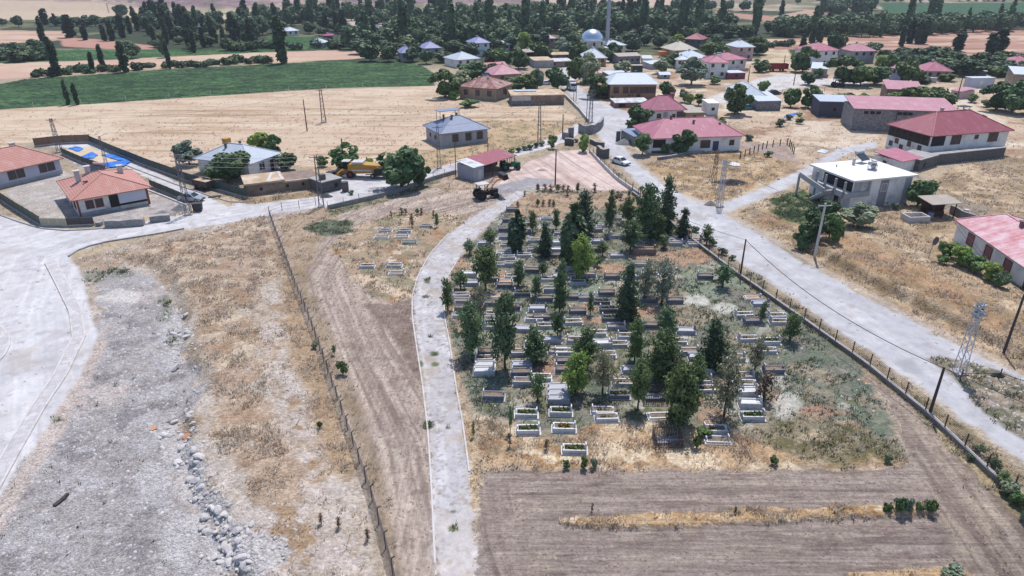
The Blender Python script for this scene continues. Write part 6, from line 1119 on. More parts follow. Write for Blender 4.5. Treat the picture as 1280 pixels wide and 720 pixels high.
G = '''dark 636 275;grey 659 279;dark 631 287;grey 632 296;dark 656 290;slab 606 304;white 634 305;white 684 272;low 630 314;white 655 318;white 635 321;tier 697 304;tier 697 313;dark 697 319;white 769 272;white 797 274;white 754 281;dark 734 297;slab 747 301;grey 769 295;grey 701 291;slab 771 319;slab 839 299;grey 844 304
slab 848 301;white 866 299;grey 868 305;dark 881 346;tier 587 343;slab 589 354;dark 615 349;earth 631 350;dark 631 357;dark 665 338;white 686 348;darkplant 653 367;dark 681 374;earth 617 369;dark 616 379;white 576 368;grey 578 376;dark 579 386;white 577 393;white 617 392;dark 677 397;tier 711 334;white 736 329;low 709 343;grey 735 343;dark 758 366
darkplant 752 377;dark 722 389;darkplant 760 387;darkplant 763 398;dark 811 376;dark 843 376;earth 941 371;slab 950 379;white 929 393;dark 940 402;white 970 395;white 973 402;slab 857 414;white 934 423;planted 962 427;white 957 438;white 615 399;white 616 407;slab 653 411;white 681 407;dark 609 441;white 606 448;tier 606 457;tier 605 465;grey 650 441;slab 652 456;dark 652 466;white 697 438;white 746 416;tier 753 430;white 705 439
dark 707 462;white 757 443;dark 812 407;white 778 478;dark 617 496;slab 698 484;slab 698 491;slab 698 499;planted 701 515;planted 658 517;flower 705 535;planted 660 538;planted 718 562;darkplant 773 494;white 753 513;white 758 522;low 824 519;grey 929 470;white 931 479;tier 933 491;tier 937 506;planted 940 521;white 893 537;low 896 549;dark 966 463;white 878 461;low 876 474
white 482 287;low 477 295;white 506 288;low 502 294;green 512 302;white 533 281;white 459 332;white 493 331;low 496 340;dark 716 371;grey 668 312;dark 707 452;slab 672 386;grey 716 315;dark 741 312;white 622 330;grey 640 330;white 641 345;slab 700 345;white 722 352;grey 690 362;white 668 398;dark 640 384;white 716 402;grey 733 372;slab 790 345;white 812 340;grey 800 330;dark 765 346;white 783 420;grey 770 408;white 772 430;slab 790 462;grey 860 440;white 846 426;slab 872 446;white 880 486;grey 918 448;white 730 305;grey 745 287;slab 782 296;white 814 286;dark 640 262;white 668 300;grey 706 298;white 720 425;slab 690 425;white 668 432;grey 655 478;white 676 472'''
for e in G.replace('\n', ';').split(';'):
    k, x, y = e.split(); grave(k, float(x), float(y)+2)
grave('brown', 805, 317, 1.25, 0.0, 1.3)
# rusty cages round two old graves
RUST = mat('rusty_iron', (96, 78, 74), 0.8, 0.25, 3.0)
for px, py, lb in ((834, 553, 'rusty iron cage round an old grave in the dry straw'), (818, 498, 'rusty iron cage half hidden under the biggest bushy pine')):
    r = empty('grave_cage', at(px, py), 0.02, lb, 'cage'); b = MB(); w, d, z = 2.2, 1.7, 1.0
    for i in range(12):
        for y in (-d/2, d/2): b.bar((-w/2+i*w/11, y, 0), (-w/2+i*w/11, y, z), 0.035)
    for i in range(1, 9):
        for x in (-w/2, w/2): b.bar((x, -d/2+i*d/9, 0), (x, -d/2+i*d/9, z), 0.035)
    for zz in (0.15, 0.9):
        for y in (-d/2, d/2): b.bar((-w/2, y, zz), (w/2, y, zz), 0.05)
        for x in (-w/2, w/2): b.bar((x, -d/2, zz), (x, d/2, zz), 0.05)
    b.build('grille', RUST, r); b = MB(); b.box((0, 0, 0.1), (1.8, 0.9, 0.4)); b.build('kerb', DKGRAN, r)
# ------------------------------------------------------------------ fences and walls
DARKM = mat('dark_fence_metal', (70, 62, 66), 0.6, 0.15, 2.0); GREENM = mat('dark_green_mesh', (62, 78, 76), 0.6, 0.15, 1.0); RUSTP = mat('weathered_post', (86, 72, 68), 0.8, 0.2, 2.0)
def path_pts(px, step):
    w = [at(*p) for p in px]; out = [w[0]]; acc = 0
    L = [0]
    for a, b in zip(w[:-1], w[1:]): L.append(L[-1]+math.hypot(b.x-a.x, b.y-a.y))
    n = max(1, round(L[-1]/step))
    pts = []
    for i in range(n+1):
        s = L[-1]*i/n; k = max(j for j in range(len(L)) if L[j] <= s+1e-6); k = min(k, len(w)-2); t = (s-L[k])/max(L[k+1]-L[k], 1e-6); q = w[k].lerp(w[k+1], t); q.z = hz(q.x, q.y); pts.append(q)
    return pts
def fence(name, label, px, h, step, base=None, panel=None, wires=5, pm=DARKM, bm=CONC, pw=0.07, wm=DARKM, wr=0.02, tip=0.0, cat='fence', bth=0.25, lit_top=None):
    P_ = path_pts(px, step); o = P_[0].copy(); r = empty(name, o, 0, label, cat); Q_ = [p-o for p in P_]; bh = base or 0.0
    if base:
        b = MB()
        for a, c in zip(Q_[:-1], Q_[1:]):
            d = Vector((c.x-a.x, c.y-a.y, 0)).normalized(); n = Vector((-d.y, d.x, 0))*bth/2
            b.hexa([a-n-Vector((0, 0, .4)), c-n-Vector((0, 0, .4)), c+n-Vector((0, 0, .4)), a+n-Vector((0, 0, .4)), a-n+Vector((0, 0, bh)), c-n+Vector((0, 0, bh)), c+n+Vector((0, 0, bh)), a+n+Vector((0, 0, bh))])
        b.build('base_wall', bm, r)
        if lit_top:
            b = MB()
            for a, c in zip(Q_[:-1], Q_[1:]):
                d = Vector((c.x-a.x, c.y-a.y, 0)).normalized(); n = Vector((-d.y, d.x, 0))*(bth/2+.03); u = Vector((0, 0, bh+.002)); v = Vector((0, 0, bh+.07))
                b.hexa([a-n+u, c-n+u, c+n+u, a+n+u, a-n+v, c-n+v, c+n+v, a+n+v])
            b.build('coping', lit_top, r)  # pale strip puts the sunlit tone of the wall top into colour
    me = None
    for i, q in enumerate(Q_[:100]):
        if me is None:
            b = MB(); b.bar((0, 0, -0.3), (0, 0, h-bh), pw)
            if tip: b.bar((0, 0, h-bh-.02), (tip*0.7, 0, h-bh+tip*0.5), pw*0.9)
            x = b.build('post', pm, r, q+Vector((0, 0, bh))); me = x.data
        else: link('post', me, r, q+Vector((0, 0, bh)))
    b = MB()
    for a, c in zip(Q_[:-1], Q_[1:]):
        if panel: 
            d = Vector((c.x-a.x, c.y-a.y, 0)).normalized(); n = Vector((-d.y, d.x, 0))*0.02
            lo, hi_ = Vector((0, 0, bh+.03)), Vector((0, 0, h-.06)); e = d*(pw/2+.002)
            b.hexa([a+e-n+lo, c-e-n+lo, c-e+n+lo, a+e+n+lo, a+e-n+hi_, c-e-n+hi_, c-e+n+hi_, a+e+n+hi_])
        else:
            for k in range(wires): z = bh+(h-bh)*(k+0.6)/wires; b.bar(a+Vector((0, 0, z)), c+Vector((0, 0, z)), wr)
    b.build('mesh_panel' if panel else 'wire_mesh', panel or wm, r); return r
fence('cemetery_fence', 'long wire fence on a pale concrete plinth between graveyard and road', [(790, 242), (820, 264), (860, 298), (925, 347), (1004, 402), (1080, 456), (1160, 521), (1230, 588), (1300, 648)], 1.7, 2.55, 0.42, None, 7, RUSTP, mat('shade_dark_concrete', (138, 126, 118), 0.95, 0.25, 1.0), 0.08, DARKM, 0.018, 0, 'fence', 0.2, PALECONC)  # base wall coloured darker to carry the shade on its near face
fence('plot_wall', 'low concrete wall with posts along the pink plot edge', [(737, 190), (752, 206), (771, 225), (800, 245)], 1.6, 3.2, 0.6, None, 4, RUSTP, PALECONC, 0.08, DARKM, 0.015, 0, 'wall', 0.3)
fence('field_fence', 'dark leaning wire fence with bent tips beside the dirt track', [(337, 270), (345, 293), (356, 322), (368, 356), (388, 405), (404, 450), (424, 508), (443, 562), (462, 616), (478, 670), (492, 722), (510, 800)], 1.5, 2.4, None, mat('sagging_mesh', (96, 84, 88), 0.7, 0.2, 2.0) if False else None, 6, DARKM, CONC, 0.07, DARKM, 0.024, 0.35)
fence('corner_fence', 'row of thin leaning posts along the lane corner', [(337, 270), (352, 264), (368, 262), (382, 260), (395, 258)], 1.5, 3.0, None, None, 3, RUSTP, CONC, 0.07)
fence('lane_wall', 'grey block plinth with short posts along the lane by the walnut tree', [(410, 262), (440, 255), (480, 246), (520, 233), (545, 224), (570, 217)], 1.5, 3.0, 0.75, None, 3, DARKM, BLOCK, 0.06, DARKM, 0.014, 0, 'wall', 0.3)
fence('roadside_fence', 'thin wire fence between straw field and lane behind the canopy', [(530, 218), (570, 206), (620, 196), (660, 186), (705, 175)], 1.3, 3.5, None, None, 3, DARKM, CONC, 0.06)
fence('yard_fence', 'dark green panel fence curving along the left road below the lilac house', [(-30, 228), (0, 250), (26, 267), (52, 283)], 1.7, 2.4, 0.3, GREENM, 0, DARKM)
fence('gate_railing', 'beige slatted gate railing in front of the terracotta roofed house', [(52, 283), (84, 283.5)], 1.4, 1.6, 0.25, mat('beige_railing', (176, 170, 146), 0.7, 0.12, 3.0), 0, CREAM)
fence('yard_fence', 'dark panel fence in the shade of the terracotta roofed house', [(85, 283.5), (118, 282)], 1.4, 2.0, 0.25, mat('dark_panel', (84, 80, 82), 0.7, 0.15, 2.0), 0, DARKM)
fence('yard_fence', 'brown panel fence at the far end of the tarpaulin yard', [(44, 184), (80, 180), (113, 179)], 2.0, 2.6, 0.3, mat('brown_panel', (140, 112, 92), 0.8, 0.15, 1.0), 0, RUSTP)
fence('yard_fence', 'long dark green panel fence between white yard and straw field', [(113, 179), (150, 195), (190, 211), (236, 228), (275, 239), (309, 249)], 1.8, 2.5, 0.35, GREENM, 0, DARKM)
fence('yard_fence', 'panel fence separating the tarpaulin yard from the tiled houses', [(78, 193), (105, 205), (132, 214)], 1.5, 2.4, 0.35, GREENM, 0, DARKM)
fence('yard_fence', 'green panel fence with white kerb right of the tiled house', [(188, 234), (210, 243), (233, 253)], 1.5, 2.2, 0.3, GREENM, 0, DARKM)
fence('field_edge_fence', 'faint wire fence along the near edge of the green crop', [(-20, 139), (60, 133), (150, 127), (300, 117), (430, 111), (543, 108)], 1.5, 12, None, None, 2, PALECONC, CONC, 0.12)
fence('island_fence', 'broken pipe fence on the weedy island between the roads', [(1200, 475), (1226, 477), (1258, 473), (1300, 492)], 1.2, 3.4, None, None, 1, DARKM, CONC, 0.08, DARKM, 0.05)
fence('garden_fence', 'sparse post fence along the orchard lane', [(960, 118), (1000, 116), (1060, 113), (1120, 112)], 1.3, 5, None, None, 2, RUSTP, CONC, 0.1)
fence('garden_fence', 'timber post fence round the bare purple plot', [(925, 198), (960, 184), (985, 181), (992, 192)], 1.5, 2.0, None, None, 2, WOODD, CONC, 0.16)
def wall(name, label, px, h, th, m, cap=None, cat='wall'):
    P_ = path_pts(px, 1.2); o = P_[0].copy(); b = MB(); Q_ = [p-o for p in P_]; al = 0; N_ = []
    for i in range(len(Q_)):
        d = (Q_[min(i+1, len(Q_)-1)]-Q_[max(i-1, 0)]); N_.append(Vector((-d.y, d.x, 0)).normalized()*th/2)
    for i in range(len(Q_)-1):
        a, c, na, nc = Q_[i], Q_[i+1], N_[i], N_[i+1]; L = (c-a).length; ha = h*(1+0.06*math.sin(i*2.1)); hc = h*(1+0.06*math.sin((i+1)*2.1)); dn = Vector((0, 0, -.4))
        for s_ in (-1, 1):
            q = [a+na*s_+dn, c+nc*s_+dn, c+nc*s_+Vector((0, 0, hc)), a+na*s_+Vector((0, 0, ha))]; uv = [(al, -.4), (al+L, -.4), (al+L, hc), (al, ha)]
            b.face(q if s_ < 0 else q[::-1], 0, uv if s_ < 0 else uv[::-1])
        b.face([a-na+Vector((0, 0, ha)), c-nc+Vector((0, 0, hc)), c+nc+Vector((0, 0, hc)), a+na+Vector((0, 0, ha))], 1); al += L
    for q, n, hh in ((Q_[0], N_[0], h), (Q_[-1], N_[-1], h*(1+0.06*math.sin((len(Q_)-1)*2.1)))): b.face([q-n+Vector((0, 0, -.4)), q+n+Vector((0, 0, -.4)), q+n+Vector((0, 0, hh)), q-n+Vector((0, 0, hh))])
    return tag(b.build(name, [m, cap or m], None, o), label, cat)
wall('stone_wall', 'curved rubble stone wall at the bend of the village road', [(724, 165), (732, 168.5), (741, 167), (750, 162), (753, 157)], 2.1, 0.6, STONEW, CONC)
wall('stone_wall', 'low dark block wall stub behind the lime green tree', [(738, 179), (747, 183), (755, 184)], 1.0, 0.6, DARKBLOCK, CONC); wall('stone_wall', 'dark block wall stub beside the white car', [(747, 193), (754, 198), (760, 197)], 1.9, 0.7, DARKBLOCK, CONC)
wall('stone_wall', 'pair height block stub at the straw field corner', [(704, 173), (710, 174.5)], 1.5, 0.6, STONEW, CONC); wall('stone_wall', 'taller block stub next to the field corner one', [(710, 172), (717, 172)], 2.3, 0.7, STONEW, CONC); wall('stone_wall', 'block stub closing the pink plot entrance', [(706, 181), (717, 182)], 1.5, 0.7, DARKBLOCK, CONC)
wall('stone_wall', 'low dark wall along the straw field beside the village road', [(706, 121), (715, 130), (725, 140), (735, 153)], 0.9, 0.35, CONC, PALECONC); wall('stone_wall', 'grey garden wall between pergola and pink cottage', [(1187, 266), (1203, 274), (1219, 280)], 1.3, 0.3, BLOCK, CONC)
wall('stone_wall', 'low curved terrace wall below the long magenta house', [(822, 200), (842, 197), (860, 193), (880, 192)], 0.6, 0.4, STONEW, CONC)
wall('block_stack', 'long stack of grey blocks beside the road before the tiled house', [(133, 284), (156, 283), (181, 281)], 1.1, 0.9, BLOCK, CONC, 'blocks'); wall('block_stack', 'shorter stack of grey blocks right of the long one', [(188, 278), (213, 275)], 1.0, 0.9, BLOCK, CONC, 'blocks'); wall('block_stack', 'little heap of blocks at the gate railing end', [(121, 282), (128, 282)], 0.6, 0.7, BLOCK, CONC, 'blocks')
wall('gate_pillar', 'dark gate pillar by the gravel heap, the one nearer the road', [(770, 176), (775, 176)], 2.1, 0.7, DARKBLOCK, DARKBLOCK, 'pillar'); wall('gate_pillar', 'dark gate pillar by the gravel heap, the one beside the leaning tree', [(777, 173), (781, 173)], 1.7, 0.7, DARKBLOCK, DARKBLOCK, 'pillar')
# kerbs and pavement
def ribbon(name, px, off0, off1, z1, m, kind='structure', step=2.0):
    P_ = path_pts(px, step); b = MB(); N_ = []
    for i in range(len(P_)):
        d = P_[min(i+1, len(P_)-1)]-P_[max(i-1, 0)]; N_.append(Vector((d.y, -d.x, 0)).normalized())
    for i in range(len(P_)-1):
        a, c, na, nc = P_[i], P_[i+1], N_[i], N_[i+1]
        q = [a+na*off0-Vector((0, 0, .15)), c+nc*off0-Vector((0, 0, .15)), c+nc*off1-Vector((0, 0, .15)), a+na*off1-Vector((0, 0, .15)), a+na*off0+Vector((0, 0, z1)), c+nc*off0+Vector((0, 0, z1)), c+nc*off1+Vector((0, 0, z1)), a+na*off1+Vector((0, 0, z1))]
        b.hexa(q)
    return tag(b.build(name, m), kind=kind)
PAVE = block_mat('paving', (206, 200, 200), (176, 168, 168), 0.6, 0.6, 0.12, 0.3)
KL = [(70, 326), (86, 355), (103, 387), (108, 420), (84, 470), (60, 505), (40, 540), (15, 585), (-20, 650)]
ribbon('kerb', KL, 0.0, 0.18, 0.14, PALECONC); ribbon('pavement', KL, 0.185, 1.15, 0.125, PAVE); ribbon('kerb', KL, 1.155, 1.32, 0.16, PALECONC)
ribbon('kerb', [(85, 321), (100, 311), (130, 303), (200, 292), (230, 286)], 0, 0.22, 0.2, CONC)
ribbon('kerb', [(0, 406), (14, 420), (13, 438), (-6, 458)], 0, 0.2, 0.14, PALECONC); ribbon('pavement', [(0, 406), (14, 420), (13, 438), (-6, 458)], 0.205, 1.2, 0.125, PAVE)
ribbon('kerb', [(-20, 262), (20, 277), (50, 286), (85, 289), (130, 286), (190, 280)], -0.2, 0.0, 0.14, CONC)
ribbon('kerb', [(152, 204), (190, 219), (230, 234), (270, 247), (290, 253), (318, 252)], 0, 0.2, 0.14, CONC)
ribbon('kerb', [(186, 238), (210, 247), (234, 257)], 0, 0.25, 0.2, PALECONC)
ribbon('kerb', [(p[0], p[1]) for p in PATH_L[1:12]], -0.14, 0.0, 0.09, PALECONC); ribbon('kerb', [(p[0]-0.5, p[1]) for p in PATH_R[4:12]], -0.14, 0.0, 0.09, PALECONC)
# ------------------------------------------------------------------ poles and cables
WOODP = mat('weathered_pole_wood', (86, 74, 66), 0.9, 0.2, 2.0); GALV = mat('pale_lattice_steel', (188, 190, 198), 0.5, 0.1, 1.0); RUSTL = mat('rusty_lattice_steel', (134, 104, 94), 0.7, 0.2, 2.0); GREYL = mat('grey_lattice_steel', (116, 112, 118), 0.6, 0.15, 2.0); PORC = mat('porcelain', (210, 210, 214), 0.4, 0.05, 1.0)
TIPS = {}
def pole(key, kind, px, py, top, label, m=None, arm=0, lamp=False, thick=1.0):
    p = at(px, py); h = top_h(p, top); d = hz(p.x, p.y)
    r = empty('utility_pole' if kind != 'lattice' else 'lattice_pylon', p, 0.15, label, 'pole' if kind != 'lattice' else 'pylon'); m = m or WOODP; b = MB()
    if kind == 'wood': b.tube((0, 0, -.5), (0, 0, h), 0.15*thick, 0.10*thick, 8); b.build('shaft', m, r)
    elif kind == 'concrete': b.tube((0, 0, -.5), (0, 0, h), 0.2*thick, 0.13*thick, 8); b.build('shaft', m, r)
    else:
        w0, w1 = 0.42*thick, 0.2*thick; n = max(4, int(h/0.9)); L = lambda t: w0+(w1-w0)*t; tk = 0.075*thick
        C_ = lambda i, k: (L(i/n)*(1, -1, -1, 1)[k], L(i/n)*(1, 1, -1, -1)[k], h*i/n)
        for i in range(n):
            for k in range(4):
                b.bar(C_(i, k), C_(i+1, k), tk); a, c = (k, (k+1) % 4) if i % 2 else ((k+1) % 4, k); b.bar(C_(i, a), C_(i+1, c), tk*0.62)
        b.build('lattice_shaft', m, r); b = MB(); b.box((0, 0, 0.0), (w0*2+.4, w0*2+.4, 0.3)); b.build('footing', CONC, r)
    for a in range(arm):
        z = h-0.35-a*0.8; b = MB(); b.bar((-1.0, 0, z), (1.0, 0, z), 0.1); o = b.build('crossarm', m, r)
        b = MB()
        for x in (-0.9, 0, 0.9): b.tube((x, 0, z+.04), (x, 0, z+.26), 0.055, 0.04, 6)
        b.build('insulator', PORC, o)
    if lamp: b = MB(); b.bar((0, 0, h-.2), (1.1, 0, h+.35), 0.07); o = b.build('lamp_arm', m, r); b = MB(); b.box((1.35, 0, h+.38), (0.7, 0.26, 0.14)); b.build('lamp_head', PORC, o)
    TIPS[key] = p+Vector((0, 0, h-0.1)); return r
pole('a', 'lattice', 75, 190, 148, 'grey lattice pylon behind the lilac tiled house', GREYL, 1)
pole('b', 'lattice', 134, 210, 170, 'slim lattice lamp post in the blue tarpaulin yard', GREYL, 0, True, 0.6)
pole('c', 'lattice', 236, 268, 192, 'tall grey lattice pylon beside the silver car', GREYL, 2)
pole('d', 'wood', 384, 164, 124, 'plain wooden pole standing in the straw field'); pole('e', 'lattice', 405, 153, 111, 'rusty lattice pylon in the straw field', RUSTL, 1, False, 1.2)
pole('f', 'lattice', 402, 258, 194, 'grey lattice pylon at the lane wall end', GREYL, 1, False, 0.9); pole('g', 'wood', 431, 215, 173, 'wooden pole behind the yellow combine'); pole('h', 'wood', 459, 208, 196, 'short thin post near the combine rear')
pole('i', 'lattice', 549, 210, 157, 'lattice pylon in front of the lone blue grey roofed house', GREYL, 1, False, 0.8); pole('j', 'wood', 570, 222, 178, 'thin dark pole beside the metal shed', DARKM, 0, False, 0.6); pole('k', 'wood', 610, 192, 172, 'thin post with white lamp at the lone house corner', DARKM, 0, True, 0.6)
pole('l', 'lattice', 674, 180, 128, 'lattice pylon at the field edge left of the village road', GREYL, 1, False, 0.9); pole('m', 'wood', 703, 172, 143, 'leaning wooden pole at the block stubs'); pole('n', 'wood', 694, 231, 187, 'tall dark pole on the pink plot', DARKM)
pole('o', 'lattice', 738, 153, 112, 'thick lattice pylon beside the curved stone wall', GREYL, 2, False, 1.1); pole('p', 'wood', 733, 152, 118, 'slim pole close to the thick pylon', DARKM, 0, False, 0.7); pole('q', 'wood', 717, 128, 106, 'slim pole along the village street', DARKM, 0, False, 0.7); pole('q2', 'wood', 720, 126, 100, 'second slim pole on the village street verge', DARKM, 0, True, 0.7)
pole('r', 'lattice', 892, 227, 187, 'rusty lattice pylon on the dry mound', RUSTL, 1, False, 0.9); pole('s', 'lattice', 899, 258, 200, 'pale lattice pylon at the side road corner', GALV, 1)
pole('t', 'concrete', 1018, 322, 254, 'pale concrete pole beside the garden trees', PALECONC, 1); pole('u', 'wood', 925, 346, 299, 'dark wooden pole on the graveyard wall', None, 0, False, 0.9); pole('v', 'wood', 1161, 520, 459, 'black pole on the graveyard wall near the weedy island', DARKM, 0, False, 1.0)
pole('w', 'lattice', 1198, 466, 377, 'pale lattice mast on the weedy island', GALV, 0, False, 0.95); pole('x', 'wood', 1257, 434, 368, 'dark pole on the dry slope at the frame edge', DARKM); pole('y', 'wood', 1196, 124, 94, 'dark pole by the climbing track', WOODP, 0, False, 1.1)
pole('z', 'wood', 979, 86, 69, 'wooden pole behind the red trailer', WOODP, 0, False, 1.2); pole('z2', 'wood', 992, 106, 92, 'post beside the small orchard tree', WOODP, 0, False, 1.2); pole('z3', 'wood', 935, 102, 82, 'rusty pole by the white flat roofed red shed', RUSTL, 0, False, 1.3); pole('z4', 'wood', 727, 76, 50, 'thin white pole left of the white hip roof', PALECONC, 0, False, 1.0); pole('z5', 'lattice', 136, 16, 4, 'distant pylon on the bare hill foot', GREYL, 1, False, 1.0); pole('z6', 'wood', 885, 98, 78, 'pole in front of the pink twin roofs', PALECONC, 0, False, 1.0)
CABLE = mat('cable', (60, 58, 62), 0.6, 0.1, 1.0); CABLEP = mat('aluminium_cable', (190, 192, 196), 0.5, 0.1, 1.0)
b = MB(); p0 = TIPS['w']-Vector((0, 0, 0.2))
for k in range(14): a = k*2.4; b.box((0.45*math.cos(a)*(0.5+0.5*(k % 3)/2), 0.3*math.sin(a), -0.2-0.17*(k % 8)), (0.34, 0.3, 0.26), a)
o = b.build('floodlight_cluster', GALV, None, p0); tag(o, 'cluster of white floodlights topping the pale lattice mast', 'floodlights')
def cable(a, b_, sag, label, r=0.022, m=None, n=14):
    a = TIPS[a].copy() if isinstance(a, str) else a; b_ = TIPS[b_].copy() if isinstance(b_, str) else b_; mb = MB(); o = a.copy(); pts = []
    for i in range(n+1): t = i/n; q = a.lerp(b_, t); q.z -= sag*4*t*(1-t); pts.append(q-o)
    for p, q in zip(pts[:-1], pts[1:]): mb.bar(p, q, r)
    return tag(mb.build('power_cable', m or CABLE, None, o), label, 'cable', None)
cable('u', 'v', 1.4, 'thin cable hanging over the road between the two graveyard wall poles', 0.05); cable('n', 'u', 1.6, 'thin cable from the pink plot pole to the graveyard wall pole', 0.03); cable('v', TIPS['v']+Vector((22, -26, 0.4)), 0.8, 'cable running off the frame from the black wall pole', 0.04)
for k in range(3):
    o = Vector((0, 0, -0.8*k)); c = cable(TIPS['c']+o, TIPS['f']+o*0.8, 0.6, f'{["upper", "middle", "lower"][k]} pale cable from the tall pylon past the blue hip roof', 0.035, CABLEP); c['group'] = 'pale cables across the blue hip roof'
for k in range(2): c = cable(TIPS['x']+Vector((0, 0, -0.5*k)), at(1180, 322)+Vector((0, 0, 5.5-0.5*k)), 0.4, f'{["upper", "lower"][k]} cable reaching the dark pole at the frame edge', 0.03); c['group'] = 'cables at the frame edge'
cable('a', 'b', 0.6, 'thin cable between pylon and lamp post over the tarpaulin yard', 0.025); cable('a', 'e', 2.0, 'long thin cable across the straw field', 0.025); cable('i', 'l', 1.0, 'thin cable over the straw field corner', 0.03); cable('l', 'o', 0.8, 'short thin cable near the curved stone wall', 0.03); cable('s', 't', 1.0, 'thin cable from the side road corner to the concrete pole', 0.03); cable('r', 's', 0.3, 'short cable between the rusty and pale pylons', 0.03); cable('t', at(1075, 262)+Vector((0, 0, 4)), 0.3, 'thin cable from the concrete pole to the flat roofed house', 0.03)
# ------------------------------------------------------------------ vehicles and loose things
RUB = mat('tyre_rubber', (38, 38, 40), 0.85, 0.15, 2.0); CARW = mat('white_car_paint', (228, 228, 230), 0.25, 0.03, 0.5); CARS = mat('silver_car_paint', (176, 180, 188), 0.28, 0.04, 0.5, metal=0.5); CARB = mat('dark_car_paint', (52, 54, 64), 0.25, 0.05, 0.5); AUTO = mat('car_glass', (28, 32, 38), 0.08, 0.05, 1.0, spec=0.6); LAMP = mat('lamp_lens', (226, 226, 220), 0.2, 0.02, 1.0); TAIL = mat('tail_lens', (150, 34, 34), 0.3, 0.05, 1.0)
def wheel(r, x, y, rad, w, hub=STEEL, rim=0.55):
    b = MB(); b.tube((x, y-w/2, rad), (x, y+w/2, rad), rad, None, 16); o = b.build('wheel', RUB, r, None); b = MB(); b.tube((x, y-w/2-.012, rad), (x, y+w/2+.012, rad), rad*rim, None, 12); b.build('rim', hub, o); return o
def car(px, py, rz, paint, label, L=4.1, W_=1.66, H_=1.42, name='parked_car'):
    r = empty(name, at(px, py), rz, label, 'car'); w = W_/2; l = L/2; b = MB()
    prof = [(-l, .28), (l-.1, .28), (l, .45), (l-.04, .68), (l*.5, .86), (l*.44, .9), (-l*.62, .93), (-l+.06, .88), (-l, .55)]
    b.prism(prof, -w, w); b.build('body', paint, r)
    b = MB(); t = H_; q = [(l*.46, -w+.06, .9), (l*.46, w-.06, .9), (-l*.70, w-.06, .92), (-l*.70, -w+.06, .92), (l*.12, -w+.2, t-.06), (l*.12, w-.2, t-.06), (-l*.46, w-.2, t-.04), (-l*.46, -w+.2, t-.04)]
    b.face([q[0], q[1], q[5], q[4]]); b.face([q[1], q[2], q[6], q[5]]); b.face([q[2], q[3], q[7], q[6]]); b.face([q[3], q[0], q[4], q[7]]); b.face([q[4], q[5], q[6], q[7]]); b.build('window', AUTO, r)
    b = MB(); b.hexa([(l*.14, -w+.18, t-.075), (l*.14, w-.18, t-.075), (-l*.47, w-.18, t-.055), (-l*.47, -w+.18, t-.055), (l*.10, -w+.22, t), (l*.10, w-.22, t), (-l*.44, w-.22, t), (-l*.44, -w+.22, t)][::1]); 
    for s in (-1, 1):
        for (x0, z0, x1, z1) in ((l*.46, .9, l*.12, t-.05), (-l*.70, .92, -l*.46, t-.04), (-l*.14, .9, -l*.16, t-.04)): b.bar((x0, s*(w-.05), z0), (x1, s*(w-.19), z1), 0.07)
    b.build('roof', paint, r)
    for x in (l*.60, -l*.60):
        for s in (-1, 1): wheel(r, x, s*(w-.08), .31, .2)
    for s in (-1, 1): b = MB(); b.box((l-.03, s*(w-.28), .62), (.1, .36, .14)); b.build('headlight', LAMP, r); b = MB(); b.box((-l+.02, s*(w-.25), .72), (.1, .32, .16)); b.build('taillight', TAIL, r)
    b = MB(); b.box((l-.02, 0, .38), (.14, W_*.9, .14)); b.box((-l+.02, 0, .40), (.14, W_*.9, .14)); b.build('bumper', DARKM, r); return r
car(775.5, 205, R(-52), CARW, 'white car driving on the road past the pink plot', name='car'); car(240, 251, R(-8), CARS, 'silver car parked beside the tall grey lattice pylon'); car(742, 120, R(175), CARS, 'grey car parked in the shade by the brown school'); car(755, 122, R(90), CARB, 'dark car parked against the brown school'); car(934, 137, R(20), mat('teal_car_paint', (70, 140, 150), 0.3, 0.05, 0.5), 'teal car under the large dark courtyard tree'); car(776, 85, R(10), CARB, 'blue black car before the shadowed ruin'); car(968, 118, R(10), CARB, 'dark car beside the orchard lane'); car(1060, 122, R(170), CARB, 'dark car among the low garden trees'); car(681, 106, R(200), CARW, 'white car in the yard behind the dark tree row')
YEL = mat('harvester_yellow', (190, 142, 62), 0.5, 0.12, 0.8, (176, 130, 60), 0.4); REDP = mat('red_machine_paint', (146, 46, 44), 0.5, 0.12, 0.8); GRNP = mat('green_machine_paint', (44, 110, 78), 0.5, 0.12, 0.8); BLK = mat('black_machine', (40, 40, 44), 0.6, 0.2, 1.0); ORG = mat('orange_machine_paint', (206, 128, 60), 0.5, 0.12, 0.8)
